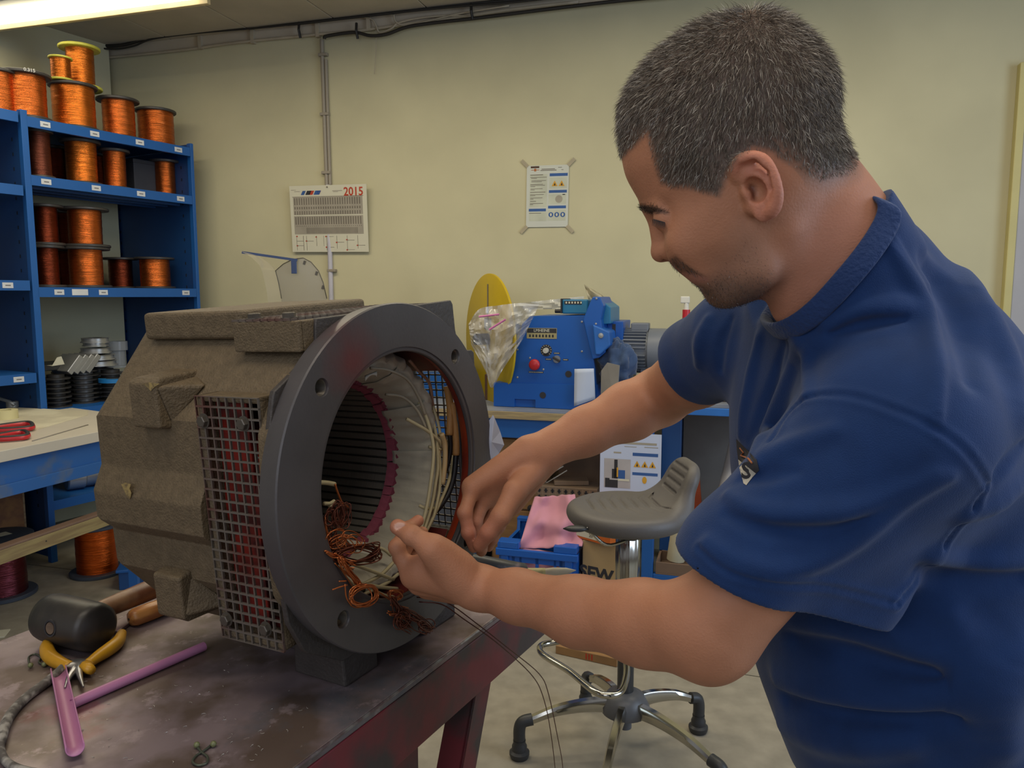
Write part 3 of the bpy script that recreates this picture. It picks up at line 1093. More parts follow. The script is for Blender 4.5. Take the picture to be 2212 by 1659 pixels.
for (cx_, cy_, ang) in ((-0.0, 0.0, 50), (1, 0, -45), (0, 1, -35 - 90 + 180), (1, 1, 40)):
    X = -Wn / 2 + cx_ * Wn
    Y = Hn / 2 - cy_ * Hn
    dirx, diry = (-1 if cx_ == 0 else 1), (1 if cy_ == 0 else -1)
    a_ = math.atan2(diry, dirx)
    MB(NM @ Matrix.Translation((X, Y, 0.0015)) @ rotM('Z', a_)).box(-0.008, 0.045, -0.010, 0.010, 0, 0.0004).build('tape', m_tape, no)

# ------------------------------------------------------------------ blue shelving with wire spools
SD = Vector((math.sin(math.radians(29.6)), math.cos(math.radians(29.6)), 0))
SB = Vector((-SD.y, SD.x, 0))
SM = frameM((-2.51, 4.07, 0), SD, SB, (0, 0, 1))      # x along the shelf front, y into it, z up
SMi = SM.inverted()
m_blue = mat('blue_shelf_paint', '#17559a', 0.42, var=0.08, scale=3, bump=0.03)
m_blued = mat('dark_blue_panel', '#123f74', 0.5, var=0.1, scale=3)
sh = thing('shelving_unit', 'tall blue steel shelving unit filled with spools of copper wire', 'shelving', M=SM)
BAYS = [(-1.05, -0.02, (2.385, 2.017, 1.531, 1.046, 0.5)), (0.02, 1.005, (2.372, 2.076, 1.497, 0.832, 0.34))]
DEP = 0.84
m_slot = mat('slot_dark', '#0a1626', 0.8)
for (xa, side) in ((-1.07, 0), (-0.008, 0), (1.008, 1)):
    MB(SM).box(xa, xa + 0.022 + 0.012 * (side == 0), 0.0, 0.035, 0, 2.40).build('upright', m_blue, sh, bevel=0.002)
    MB(SM).box(xa + 0.004, xa + 0.012, 0.03, DEP, 0.03, 2.395).build('side_panel', m_blued, sh)
    MB(SM).box(xa, xa + 0.022, DEP - 0.035, DEP, 0, 2.40).build('upright', m_blue, sh, bevel=0.002)
    q = MB(SM)
    for yy in (0.10, DEP - 0.09):
        zz = 0.3
        while zz < 2.3:
            for xx in (xa + 0.0025, xa + 0.0121):
                q.box(xx, xx + 0.0014, yy - 0.004, yy + 0.004, zz, zz + 0.018)
            zz += 0.075
    q.build('slots', m_slot, sh, kind='stuff')
m_tagp = mat('shelf_tag', '#c9ccd0', 0.5)
m_tagp2 = mat('tag_text', '#7c7c80', 0.6)
for bi, (xa, xb, zs) in enumerate(BAYS):
    for zi, z_ in enumerate(zs):
        q = MB(SM)
        q.box(xa, xb, 0.002, DEP - 0.002, z_ - 0.004, z_)
        q.box(xa, xb, 0.0, 0.004, z_ - 0.052, z_ + 0.0)
        q.box(xa, xb, 0.004, 0.020, z_ - 0.052, z_ - 0.049)
        q.box(xa, xb, DEP - 0.006, DEP, z_ - 0.045, z_ - 0.004)
        bd = q.build('shelf_board', m_blue, sh)
        tags = {(1, 0): (0.115, 0.385, 0.66, 0.92), (1, 1): (0.10, 0.375, 0.65, 0.92), (1, 2): (0.13, 0.38, 0.925), (0, 2): (-0.13,), (0, 3): (-0.11,)}.get((bi, zi), ())
        for tx in tags:
            MB(SM).box(tx - 0.026, tx + 0.026, -0.0015, 0.0, z_ - 0.040, z_ - 0.012).build('label_tag', m_tagp, bd)
            MB(SM).box(tx - 0.012, tx + 0.014, -0.0019, -0.0015, z_ - 0.030, z_ - 0.023).build('tag_print', m_tagp2, bd)
# stiffening ribs under the second board, a scratched sticker on the third
for yy in (0.10, 0.22, 0.34):
    MB(SM).box(0.03, 0.99, yy, yy + 0.02, 2.018, 2.071).build('board_rib', m_blued, sh)
MB(SM).box(0.20, 0.29, -0.0015, 0, 1.455, 1.488).build('torn_sticker', m_tagp, sh)


def copper(name, c1, rough=0.3, c2=None):
    m = mat(name, c1, rough, metal=0.9, var=0.35, scale=3.0, bump=0.5, bscale=2.2, stretch=(2, 2, 240), detail=3)
    return m


m_cu = copper('copper_wire', '#b9602a', .26)
m_cu2 = copper('copper_wire_bright', '#c56c28', 0.24)
m_cud = copper('copper_wire_dark', '#6c2e1a', 0.3)
m_cup = copper('copper_wire_brown', '#6a3a2c', 0.4)
m_fb = mat('black_flange', '#3a3735', 0.45, var=0.1, scale=20)
m_fy = mat('yellow_flange', '#c3bf4a', 0.5, var=0.05)


def spool(px, py, z, yc, R, H_, rc, mw, mf, label, group, M0=SM, world=None, name='wire_spool', lean=0.0, lab=False, hub=False):
    """a spool standing upright; px = column of its centre, z = height of what it stands on, yc = depth in the shelf"""
    if world is None:
        p = M0.inverted() @ Vector(atP(px, py, M0 @ Vector((0, yc, 0)), (SB.x, SB.y, 0)))
        T = M0 @ Matrix.Translation((p.x, yc, z))
    else:
        T = Matrix.Translation(world)
    T = T @ rotM('Z', RNG.uniform(0, 6)) @ rotM('X', lean)
    t = thing(name, label, 'spool', M=T, group=group)
    ft = 0.055 * H_ + 0.003
    rnd = RNG.random() * 9
    MB(T).lathe([(0.012, 0.0), (R * 0.97, 0.0), (R, 0.003), (R, ft * .8), (R * 0.97, ft), (rc * 0.9, ft), (0.012, ft)], 40).build('flange', mf, t, smooth=40)
    MB(T).lathe([(0.012, H_ - ft), (rc * 0.9, H_ - ft), (R * 0.97, H_ - ft), (R, H_ - ft * .8), (R, H_ - 0.003), (R * 0.97, H_), (0.035, H_), (0.03, H_ - 0.006), (0.012, H_ - 0.006)], 40).build('flange', mf, t, smooth=40)
    hh = [(rc * (1 + 0.008 * math.sin(k * 2.1 + rnd)), ft + (H_ - 2 * ft) * k / 14) for k in range(15)]
    MB(T).lathe(hh, 48, rfun=lambda r, z_, a: r * (1 + 0.012 * math.sin(3 * a + rnd) + 0.006 * math.sin(7 * a + z_ * 20))).build('winding', mw, t, smooth=60)
    if lab:
        MB(T).box(-0.045, 0.03, -0.03, 0.03, H_ + 0.0003, H_ + 0.001, rotM('Z', 1.0)).build('paper_label', m_paper, t)
    return t


G1 = 'wire spools on top of the shelving'
G2 = 'wire spools on the second shelf'
G3 = 'stacked wire spools on the third shelf'
z1, z2, z3 = 2.372, 2.076, 1.497
pxm = lambda a, b, Y=4.4: abs(b - a) * Y / F_PX / 2
spool(-2, 240, z1 + 0.013, 0.16, 0.095, 0.22, 0.078, m_cu, m_fb, 'copper wire spool cut by the left edge on top of the shelving', G1)
big = spool(57, 245, z1, 0.14, 0.128, 0.245, 0.098, m_cu, m_fb, 'big copper wire spool with white handwriting on its black rim', G1)
cc_ = big.matrix_world if False else None
spC = spool(162, 270, z1, 0.15, 0.125, 0.25, 0.108, m_cu2, m_fb, 'bright copper wire spool carrying two yellow-rimmed spools', G1)
spool(258, 290, z1, 0.17, 0.118, 0.235, 0.088, m_cu, m_fb, 'copper wire spool second from the right on top of the shelving', G1)
spool(339, 305, z1, 0.19, 0.120, 0.228, 0.104, m_cu, m_fb, 'copper wire spool at the right end on top of the shelving', G1)
spool(133, 175, z1 + 0.25, 0.12, 0.060, 0.125, 0.050, m_cu2, m_fy, 'small yellow-rimmed copper wire spool on top of a black-rimmed spool', G1)
spool(176, 185, z1 + 0.25, 0.20, 0.108, 0.235, 0.072, m_cu2, m_fy, 'tall yellow-rimmed copper wire spool highest on the shelving', G1)
# handwriting on the rim of the big spool
bp = Vector(big.location)
to_cam = (Vector((0, 0, bp.z)) - bp)
to_cam.z = 0
to_cam.normalize()
to_cam = (rotM('Z', math.radians(12)) @ to_cam)
xx_ = Vector((-to_cam.y, to_cam.x, 0))
tx = bp + to_cam * 0.1285 + Vector((0, 0, 0.2385))
text_mesh('0.315', 0.024, frameM(tx, xx_, (0, 0, 1), to_cam), 'handwriting', mat('chalk', '#c8c6c0', 0.8), big, 0.0012, bold=0.0004)
# second shelf
spool(86, 370, z2, 0.13, 0.075, 0.262, 0.058, m_cup, m_fb, 'brown wire spool at the left end of the second shelf', G2)
spool(117, 375, z2, 0.42, 0.085, 0.24, 0.06, m_cud, m_fb, 'dark copper spool behind the brown one on the second shelf', G2)
spool(178, 385, z2, 0.16, 0.105, 0.25, 0.080, m_cu2, m_fb, 'widest copper wire spool in the middle of the second shelf', G2)
spool(205, 385, z2, 0.46, 0.10, 0.24, 0.07, m_cud, m_fb, 'dark copper spool in shadow behind the widest one on the second shelf', G2)
spool(250, 395, z2, 0.16, 0.085, 0.232, 0.060, m_cu, m_fb, 'slim copper wire spool left of the dark box on the second shelf', G2)
spool(358, 408, z2, 0.20, 0.090, 0.228, 0.060, m_cu, m_fb, 'copper wire spool at the right end of the second shelf', G2)
p = SMi @ Vector(atP(300, 400, SM @ Vector((0, .30, 0)), tuple(SB)))
T = SM @ Matrix.Translation((p.x, 0.3, z2))
bx = thing('storage_box', 'dark grey box between copper spools on the second shelf', 'box', M=T)
MB(T).box(-0.085, 0.085, -0.08, 0.12, 0, 0.20).build('body', mat('dark_box', '#33353d', 0.7), bx, bevel=0.004)
MB(T).box(-0.088, 0.088, -0.083, 0.123, 0.19, 0.215).build('lid', mat('dark_box_lid', '#2a2c33', 0.6), bx, bevel=0.004)
# third shelf: two layers
for k, (px, yc, R, rc, lb) in enumerate(((62, 0.34, 0.09, 0.055, 'leftmost'), (103, 0.20, 0.095, 0.062, 'second from the left'), (140, 0.45, 0.10, 0.075, 'back'), (188, 0.17, 0.130, 0.088, 'widest'))):
    spool(px, 610, z3, yc, R, 0.232, rc, m_cud if k != 3 else m_cu, m_fb, '%s spool of the lower layer on the third shelf' % lb, G3)
    spool(px - 3, 520, z3 + 0.232, yc, R, 0.222, rc, m_cud if k != 3 else m_cu, m_fb, '%s spool of the upper layer on the third shelf' % lb, G3)
spool(262, 612, z3, 0.42, 0.105, 0.195, 0.07, m_cud, m_fb, 'dark copper spool in shadow left of the last one on the third shelf', G3)
spool(336, 612, z3, 0.20, 0.118, 0.195, 0.088, m_cu, m_fb, 'squat copper wire spool at the right end of the third shelf', G3)

# fourth shelf: grey bobbins, black ribbed cores, metal bars
m_alu = mat('aluminium', '#a9a9a6', 0.35, 0.6, var=0.1)
m_dark = mat('black_plastic', '#2c2a29', 0.5, var=0.15)
G4 = 'bobbins and cores on the fourth shelf'


def at_shelf(px, yc, z):
    p = SMi @ Vector(atP(px, 700, SM @ Vector((0, yc, 0)), tuple(SB)))
    return SM @ Matrix.Translation((p.x, yc, z))


z4 = 0.832
for k, (px, yc, nl, R) in enumerate(((112, 0.15, 7, 0.075), (172, 0.20, 8, 0.085), (232, 0.16, 7, 0.085), (140, 0.45, 9, 0.09), (205, 0.5, 8, 0.09))):
    T = at_shelf(px, yc, z4)
    t = thing('bobbin_stack', ('black ribbed bobbin core', 'black ribbed bobbin core', 'black ribbed bobbin core', 'black ribbed bobbin core', 'black ribbed bobbin core')[k] +
              (' next to the shelf post', ' in the middle of the fourth shelf', ' at the right of the fourth shelf', ' behind the first by the post', ' at the back of the fourth shelf')[k],
              'bobbin', M=T, group=G4)
    q = MB(T)
    for j in range(nl):
        q.lathe([(0.03, j * 0.026), (R * (1 - 0.05 * (j % 2)), j * 0.026), (R * (1 - 0.05 * (j % 2)), j * 0.026 + 0.008), (0.03, j * 0.026 + 0.010)], 20)
    q.build('ribs', m_dark, t, smooth=40)
    MB(T).cyl((0, 0, 0), (0, 0, nl * 0.026), R * 0.6, n=20).build('core', m_dark if k != 1 else mat('grey_core', '#6b6a68', 0.4, .3), t, smooth=40)
T = at_shelf(203, 0.20, z4 + 0.21)
t = thing('empty_spool', 'pile of grey metal spool rims on the fourth shelf', 'spool', M=T, group=G4)
for j, (R, zz) in enumerate(((0.115, 0.0), (0.105, 0.035), (0.085, 0.075), (0.07, 0.115), (0.078, 0.135))):
    MB(T).lathe([(R * 0.5, zz), (R, zz), (R, zz + 0.006), (R * 0.92, zz + 0.008), (R * 0.92, zz + 0.026), (R, zz + 0.028), (R * 0.5, zz + 0.03)], 32).build('rim', m_alu, t, smooth=40)
T = at_shelf(250, 0.30, z4 + 0.18)
t = thing('clear_reel', 'clear plastic reel beside the grey spool rims', 'reel', M=T, group=G4)
MB(T).lathe([(0.03, 0), (0.07, 0), (0.07, 0.01), (0.045, 0.012), (0.045, 0.10), (0.06, 0.105), (0.06, 0.16), (0.03, 0.16)], 24).build('body', mat('clear_grey_plastic', '#9aa0a8', 0.2, var=.05, alpha=0.6), t, smooth=40)
for k in range(4):
    T = at_shelf(130 + 13 * k, 0.22, z4 + 0.235) @ rotM('Y', 0.7)
    tag(MB(T).box(-0.012, 0.022, -0.12, 0.05, -0.06, 0.06).build('metal_bar', m_alu, bevel=0.004), '%s grey metal block of the leaning row on the fourth shelf' % ('leftmost', 'second', 'third', 'rightmost')[k], 'metal block', G4 + ' row')
T = at_shelf(100, 0.3, z4 + 0.20)
tag(MB(T).box(-0.10, 0.22, -0.10, 0.16, 0, 0.034).build('dark_tray', m_dark, bevel=0.004), 'dark tray lying over the ribbed cores by the shelf post', 'tray')
T = at_shelf(118, 0.1, z4 + 0.235)
tag(MB(T).add([(-0.03, 0, 0), (0.04, 0, 0.005), (0.025, 0, 0.05), (0, 0, 0.045), (-0.03, 0.05, 0), (0.04, 0.05, 0.005)], [(0, 1, 2, 3), (0, 1, 5, 4)]).build('paper_scrap', m_paper, solid=0.001),
    'torn white scrap of paper on the fourth shelf', 'paper')
T = at_shelf(242, 0.08, z4 + 0.115)
tag(MB(T).lathe([(0.05, 0), (0.09, 0), (0.09, 0.022), (0.05, 0.022)], 24).build('blue_ring', mat('bright_blue_plastic', '#2277b8', 0.4), smooth=40), 'bright blue ring lying on black cores on the fourth shelf', 'ring')

# bottom shelf: aluminium reels lying on their rims
m_alu2 = mat('bright_aluminium', '#b9bcc4', 0.28, 0.75, var=0.06)
for k, px in enumerate((124, 146, 168, 188)):
    T = at_shelf(px, 0.34, 0.34 + 0.235) @ rotM('Y', 0.25 + 0.05 * k) @ rotM('Z', 0.2) @ rotM('Y', PI / 2)
    t = thing('aluminium_reel', 'upper aluminium reel, %s in the row under the worktable' % ('first', 'second', 'third', 'last')[k], 'reel', M=T, group='aluminium reels on the bottom shelf')
    MB(T).lathe([(0.02, -0.02), (0.085, -0.018), (0.088, -0.006), (0.07, 0.002), (0.07, 0.02), (0.02, 0.022)], 28).build('disc', m_alu2, t, smooth=60)
for k, px in enumerate((140, 178)):
    T = at_shelf(px, 0.16, 0.34 + 0.085) @ rotM('Z', -0.3) @ rotM('Y', PI / 2)
    t = thing('aluminium_reel', 'lower aluminium reel with square hole, %s one' % ('left', 'right')[k], 'reel', M=T, group='aluminium reels on the bottom shelf')
    MB(T).lathe([(0.015, -0.05), (0.078, -0.05), (0.084, -0.044), (0.084, 0.04), (0.078, 0.045), (0.015, 0.045)], 32).build('drum', m_alu2, t, smooth=40)
    MB(T).box(-0.013, 0.013, -0.013, 0.013, -0.0515, 0.0).build('square_hole', m_pdark, t)
T = at_shelf(150, 0.28, 0.34 + 0.16)
tag(MB(T).box(-0.13, 0.16, -0.10, 0.1, 0, 0.012, rotM('Y', 0.06)).build('rubber_sheet', m_dark), 'dark rubber sheet lying between the two layers of reels', 'sheet')
# wooden boxes in the left bay of the shelving
m_wood = mat('rough_pine', '#8e7355', 0.7, color2='#a58a66', scale=6, stretch=(1, 14, 14), bump=0.1)
m_ply = mat('plywood_brown', '#7a5238', 0.7, color2='#93683f', scale=12, detail=8)
T = SM @ Matrix.Translation((-0.34, 0.14, 0.0))
t = thing('wooden_box', 'open wooden box full of offcuts low in the left bay of the shelving', 'box', M=T)
for nm, dims, mm in (('side_board', (-0.26, 0.28, 0.0, 0.02, 0.08, 0.40), m_ply), ('side_board', (-0.26, 0.28, 0.30, 0.32, 0.08, 0.56), m_wood), ('end_board', (0.26, 0.30, 0.02, 0.30, 0.06, 0.58), m_wood),
                     ('end_board', (-0.28, -0.26, 0.02, 0.30, 0.08, 0.50), m_wood), ('bottom_board', (-0.26, 0.28, 0.0, 0.32, 0.055, 0.08), m_wood)):
    MB(T).box(*dims).build(nm, mm, t, bevel=0.003)
T = SM @ Matrix.Translation((-0.42, 0.12, 0.43))
tag(MB(T @ rotM('Y', 0.12)).box(-0.16, 0.16, -0.02, 0.10, 0, 0.085).build('wood_offcut', m_wood, bevel=0.003), 'pale wooden offcut lying on top of the open wooden box', 'wood block')

# pale sheet added in place of the daylit wall behind the right bay
wb = tag(MB(SM).box(0.03, 0.99, DEP - .045, DEP - .037, .84, 2.02).build('daylit_wall_sheet', mat('daylit_wall_tone', '#e2e4f2', .6, var=.02), bevel=.002), 'added pale sheet for the daylit wall behind the blue shelving', 'board')
# ------------------------------------------------------------------ light worktable at the left
m_wtop = mat('white_laminate', '#bdb6a8', 0.5, var=0.03, bump=0.02)
WZ = 0.85
zz0 = WZ
A_, B_, C_, D_ = Vector((-1.70, 3.78, 0)), Vector((-2.38, 4.12, 0)), Vector((-3.22, 2.62, 0)), Vector((-2.33, 2.05, 0))
# right edge as seen: from pixel (0, 975) to (190, 935)
e0, e1 = Vector(atZ(0, 975, WZ)), Vector(atZ(190, 937, WZ))
ed = (e1 - e0).normalized()
A_ = e1 + ed * 0.42
D_ = e0 - ed * 1.1
wt = thing('side_table', 'light-topped workbench with blue frame at the left behind the motor', 'table', loc=(A_.x, A_.y, 0))
mb = MB()
poly = [(A_.x, A_.y), (B_.x, B_.y), (C_.x, C_.y), (D_.x, D_.y)]
mb.prism(poly, WZ - 0.045, WZ)
mb.build('table_top', m_wtop, wt, bevel=0.002)
inn = Vector((-ed.y, ed.x, 0))
WTM = frameM((e0.x, e0.y, 0), ed, inn, (0, 0, 1))
ln = (A_ - e0).length
m_blue2 = mat('scuffed_blue_paint', '#2a5c9c', 0.5, color2='#5b6570', spots=0.62, scale=7, detail=6)
MB(WTM).box(-1.05, ln + 0.40, 0.03, 0.055, WZ - 0.145, WZ - 0.045).build('apron', m_blue2, wt, bevel=0.002)
MB(WTM).box(-1.05, ln + 0.40, 0.015, 0.03, WZ - 0.19, WZ - 0.140).build('lower_apron', m_blue2, wt, bevel=0.002)
for x_ in (-1.0, ln + 0.33):
    for y_ in (0.035, 0.42):
        MB(WTM).box(x_, x_ + 0.05, y_, y_ + 0.05, 0, WZ - 0.045).build('leg', m_blue, wt, bevel=0.003)
# paper roll, scissors, tools on it
T = Matrix.Translation(atZ(95, 912, WZ))
pp = [atZ(20, 880, WZ), atZ(190, 888, WZ), atZ(190, 897, WZ), atZ(62, 934, WZ), (-2.55, 3.32, WZ)]
tag(MB().prism([(p_[0], p_[1]) for p_ in pp], WZ + 0.0003, WZ + 0.0018).build('paper_sheet', mat('cream_paper', '#cbc5ad', 0.8, color2='#b9b29c', scale=5)), 'large sheet of cream paper lying on the light worktable', 'paper')
q = MB()
a_, b_ = Vector(atZ(70, 953, WZ + .001)), Vector(atZ(190, 918, WZ + .001))
tag(q.tube([a_, (a_ + b_) / 2, b_], 0.003, 6).build('measuring_rod', mat('dull_rod', '#7a746c', 0.5), smooth=180), 'thin grey rod lying across the light worktable', 'rod')
m_redp = mat('red_plastic', '#b3242c', 0.35)
m_blackp = mat('black_rubber', '#2b2a2c', 0.6)
sc = thing('scissors', 'pair of scissors with red and black handles on the light worktable', 'scissors', loc=tuple(atZ(15, 938, WZ)))
for (px0, px1, py, rr, dz) in ((-15, 70, 921, 0.012, 0.016), (-10, 60, 940, 0.013, 0.014)):
    L = [atZ(px0, py + 3, WZ + dz), atZ(px1 - 14, py - 6, WZ + dz), atZ(px1, py - 1, WZ + dz), atZ(px1 - 10, py + 5, WZ + dz), atZ(px0, py + 9, WZ + dz)]
    q = MB()
    q.tube(smooth_pts(L + [L[0]], 6)[:-1], 0.0115, 8, closed=True)
    q.build('handle', m_redp, sc, smooth=180)
    q = MB()
    q.tube(smooth_pts([Vector(p_) + Vector((0, 0, 0.006)) for p_ in L] + [Vector(L[0]) + Vector((0, 0, 0.006))], 6)[:-1], 0.0085, 8, closed=True)
    q.build('grip_inlay', m_blackp, sc, smooth=180)
q = MB()
s0 = Vector(atZ(-20, 930, WZ + 0.006))
q.box(-0.16, 0.0, -0.010, 0.010, 0, 0.003, Matrix.Translation(s0)).build('blade', mat('steel', '#b9bcc0', 0.3, 1.0), sc)
T = Matrix.Translation(atZ(12, 905, WZ))
t = thing('tape_roll', 'roll of pale yellow masking tape at the left edge of the light worktable', 'tape', M=T)
MB(T).lathe([(0.028, 0), (0.055, 0), (0.055, 0.045), (0.028, 0.045), (0.028, 0)], 32).build('roll', mat('pale_yellow_tape', '#cdc494', 0.6), t, smooth=40)
T = Matrix.Translation(atZ(2, 880, WZ))
t = thing('tool', 'metal hand tool heaped behind the tape roll on the worktable', 'tool', M=T)
MB(T).tube([(-0.12, 0, 0.02), (-0.02, 0.01, 0.05), (0.05, 0.0, 0.03), (0.075, 0, 0.012)], 0.010, 8).build('body', mat('pale_metal', '#a3a19a', 0.4, .5), t, smooth=180)
MB(T).lathe([(0.012, 0.0), (0.03, 0.0), (0.03, 0.03), (0.012, 0.03)], 16, Matrix.Translation((0.05, 0.02, 0.0))).build('ring', mat('pale_metal', '#a3a19a', 0.4, .5), t, smooth=40)
# long wooden batten laid on the stretchers
m_bat = mat('yellowish_batten', '#8e7f56', 0.55, color2='#7c6a4a', scale=5, stretch=(1, 10, 10))
a_, b_ = Vector(atY(-60, 1228, 2.80)), Vector(atY(200, 1135, 3.28))
dd = (b_ - a_).normalized()
BM = frameM(a_, dd, Vector((-dd.y, dd.x, 0)).normalized(), dd.cross(Vector((-dd.y, dd.x, 0)).normalized()))
bt = thing('wooden_batten', 'long wooden batten along the lower side of the light worktable', 'wood', M=BM)
MB(BM).box(-0.3, (b_ - a_).length + 0.25, 0, 0.022, -0.026, 0.030).build('batten', m_bat, bt, bevel=0.002)
MB(BM).box(-0.3, (b_ - a_).length + 0.25, -0.0, 0.05, 0.0302, 0.040).build('top_strip', mat('brown_strip', '#6d5648', 0.6), bt, bevel=0.002)
MB(BM).lathe([(0.0001, 0), (0.0035, 0)], 8, Matrix.Translation((0.30, -0.0006, 0.004)) @ rotM('X', PI / 2)).build('knot', m_pdark, bt)
for xx in (-0.25, (b_ - a_).length + 0.22):
    pw = BM @ Vector((xx, 0.03, -0.028))
    MB(Matrix.Translation((pw.x, pw.y, 0))).box(-0.02, 0.02, -0.005, 0.02, 0.0, pw.z).build('support', m_blue, bt)

# floor spools
G = 'big wire spools standing on the concrete floor'
c1 = atZ(8, 1285, 0)
spool(0, 0, 0, 0, 0.145, 0.30, 0.105, copper('violet_copper', '#70343c', 0.2), mat('blue_black_flange', '#3b424e', 0.5, var=.1), 'violet-brown wire spool on the floor at the left edge', G, world=(c1[0], c1[1], 0), lab=True)
c2 = atZ(212, 1236, 0)
spool(0, 0, 0, 0, 0.135, 0.27, 0.098, copper('orange_copper', '#c4561a', 0.28), mat('blue_black_flange', '#3b424e', 0.5), 'orange copper wire spool on the floor behind the mallet', G, world=(c2[0], c2[1], 0), lab=True)
c3 = atZ(288, 1275, 0)
bxx = thing('steel_crate', 'blue steel crate on the floor right of the orange wire spool', 'crate', loc=(c3[0], c3[1] + 0.08, 0))
MB(locM(c3[0], c3[1] + 0.08, 0, 0.3)).box(-0.09, 0.12, -0.06, 0.2, 0, 0.10).build('body', m_blued, bxx, bevel=0.004)
MB(locM(c3[0], c3[1] + 0.08, 0, 0.3)).box(-0.1, 0.13, -0.07, 0.21, 0.09, 0.105).build('rim', m_blue, bxx, bevel=0.003)
pc = atZ(3, 1372, 0)
tag(MB(locM(pc[0], pc[1], 0, .3)).box(-0.1, 0.02, -0.03, 0.05, 0.0002, 0.004).build('paper_scrap', m_paper), 'white paper scrap on the floor at the left edge', 'paper')

# clear machine guard behind the motor
GY = 2.75
gp = lambda x, y, o=0.0: Vector(atY(x, y, GY + o))
foot = gp(660, 700)
gd = thing('machine_guard', 'clear curved plastic guard with blue metal bracket behind the motor', 'guard', loc=(foot.x, GY, 0))
m_clear = mat('cloudy_plexiglass', '#b3a994', 0.15, var=0.03, alpha=0.42)
front = [(610, 700), (608, 645), (602, 612), (595, 585), (612, 570), (632, 560), (655, 557), (672, 566), (688, 585), (698, 610), (706, 645), (710, 700)]
q = MB()
q.add([gp(*p_) for p_ in front] + [gp(p_[0], p_[1], 0.006) for p_ in front],
      [tuple(range(12)), tuple(range(12, 24))] + [(i, (i + 1) % 12, 12 + (i + 1) % 12, 12 + i) for i in range(12)])
q.build('front_pane', m_clear, gd)
edge_o = [(550, 550), (562, 555), (575, 563), (586, 573), (595, 585), (602, 612), (608, 645), (610, 700)]
q = MB()
q.grid(lambda u, v_: tuple(gp(*(np.array(smooth_pts([(a, b) for a, b in edge_o], 6))[int(u * 42)]), v_ * 0.0) + Vector((v_ * 0.03, v_ * -0.25, 0))), 42, 2)
q.build('curved_pane', m_clear, gd, smooth=180)
q = MB()
q.tube([gp(*p_, -0.003) for p_ in front[1:11]], 0.0016, 6)
q.build('pane_edge', mat('edge_dark', '#5b5344', 0.4), gd, smooth=180)
m_br = mat('slate_blue_metal', '#3c4f78', 0.45)
q = MB()
a_, b_ = gp(523, 545, -0.01), gp(642, 562, -0.01)
q.tube([a_, b_], 0.006, 4)
q.build('bracket_arm', m_br, gd)
q = MB()
c_ = gp(635, 575, -0.012)
q.box(-0.009, 0.009, -0.004, 0.004, -0.026, 0.02, Matrix.Translation(c_))
q.build('bracket_tab', m_br, gd, bevel=0.001)
for (px, py) in ((658, 567), (684, 590), (698, 620)):
    q = MB()
    q.box(-0.004, 0.004, -0.003, 0.0, -0.008, 0.006, Matrix.Translation(gp(px, py, -0.001)) @ rotM('Y', 0.3)).build('hinge_clip', mat('edge_dark', '#5b5344', 0.4), gd)
q = MB()
for xx in (620, 700):
    q.cyl(tuple(gp(xx, 700, 0.01)), (gp(xx, 700).x, GY + 0.01, 0.02), 0.012)
q.build('stand_post', m_br, gd)
MB(locM(foot.x, GY, 0)).box(-0.18, 0.18, -0.15, 0.18, 0, 0.02).build('stand_base', m_br, gd, bevel=0.003)

# ------------------------------------------------------------------ workbench along the back wall
WALL_D = 4.27                                   # the bench stands a hand's breadth off the wall
WALLM = frameM((WN[0] * WALL_D, WN[1] * WALL_D, 0), (WD[0], WD[1], 0), (0, 0, 1), (-WN[0], -WN[1], 0))
BOFF = 0.76                                    # front edge this far out of the wall
BZ = 0.90


def wpt(px, py, off):
    x_, y_ = onwall(px, py, off)
    return x_, y_


bx0, bx1 = wpt(840, 890, BOFF)[0], wpt(1760, 890, BOFF)[0]
bn = thing('back_workbench', 'blue workbench with plywood top along the back wall carrying the winding machine', 'workbench',
           M=WALLM @ Matrix.Translation(((bx0 + bx1) / 2, 0, BOFF / 2)))
m_plyt = mat('pale_plywood', '#9d8a63', 0.6, color2='#8a7a5c', scale=5, stretch=(2, 30, 2))
m_gtop = mat('grey_bench_top', '#83868d', 0.45, color2='#6f7684', scale=4)
bj = wpt(1365, 890, BOFF)[0]
MB(WALLM).box(bx0, bj, BZ - 0.040, BZ - 0.003, 0.02, BOFF).build('top_board', m_plyt, bn, bevel=0.002)
MB(WALLM).box(bx0, bj, BZ - 0.003, BZ, 0.02, BOFF - 0.002).build('top_skin', m_gtop, bn)
MB(WALLM).box(bx0 + 0.02, bj + 0.1, BZ - 0.135, BZ - 0.040, BOFF - 0.05, BOFF - 0.02).build('front_rail', m_blue, bn, bevel=0.003)
rz = wpt(1530, 882, BOFF)[1]
MB(WALLM).box(bj + 0.1, bx1, rz - 0.035, rz, BOFF - 0.06, BOFF - 0.005).build('front_rail', mat('lighter_blue_paint', '#2d6ab4', 0.4), bn, bevel=0.003)
MB(WALLM).box(bj + 0.0, bx1, rz, rz + 0.02, 0.02, BOFF - 0.01).build('top_board', m_gtop, bn, bevel=0.002)
for (px, w_) in ((1000, 40), (1428, 42), (1720, 42)):
    a_ = wpt(px, 1000, BOFF - 0.05)[0]
    MB(WALLM).box(a_, a_ + w_ / F_PX * 3.5, 0, rz - 0.036, BOFF - 0.10, BOFF - 0.05).build('leg', m_blued, bn, bevel=0.003)
    MB(WALLM).box(a_, a_ + w_ / F_PX * 3.5, 0, rz - 0.036, 0.05, 0.10).build('leg', m_blued, bn, bevel=0.003)
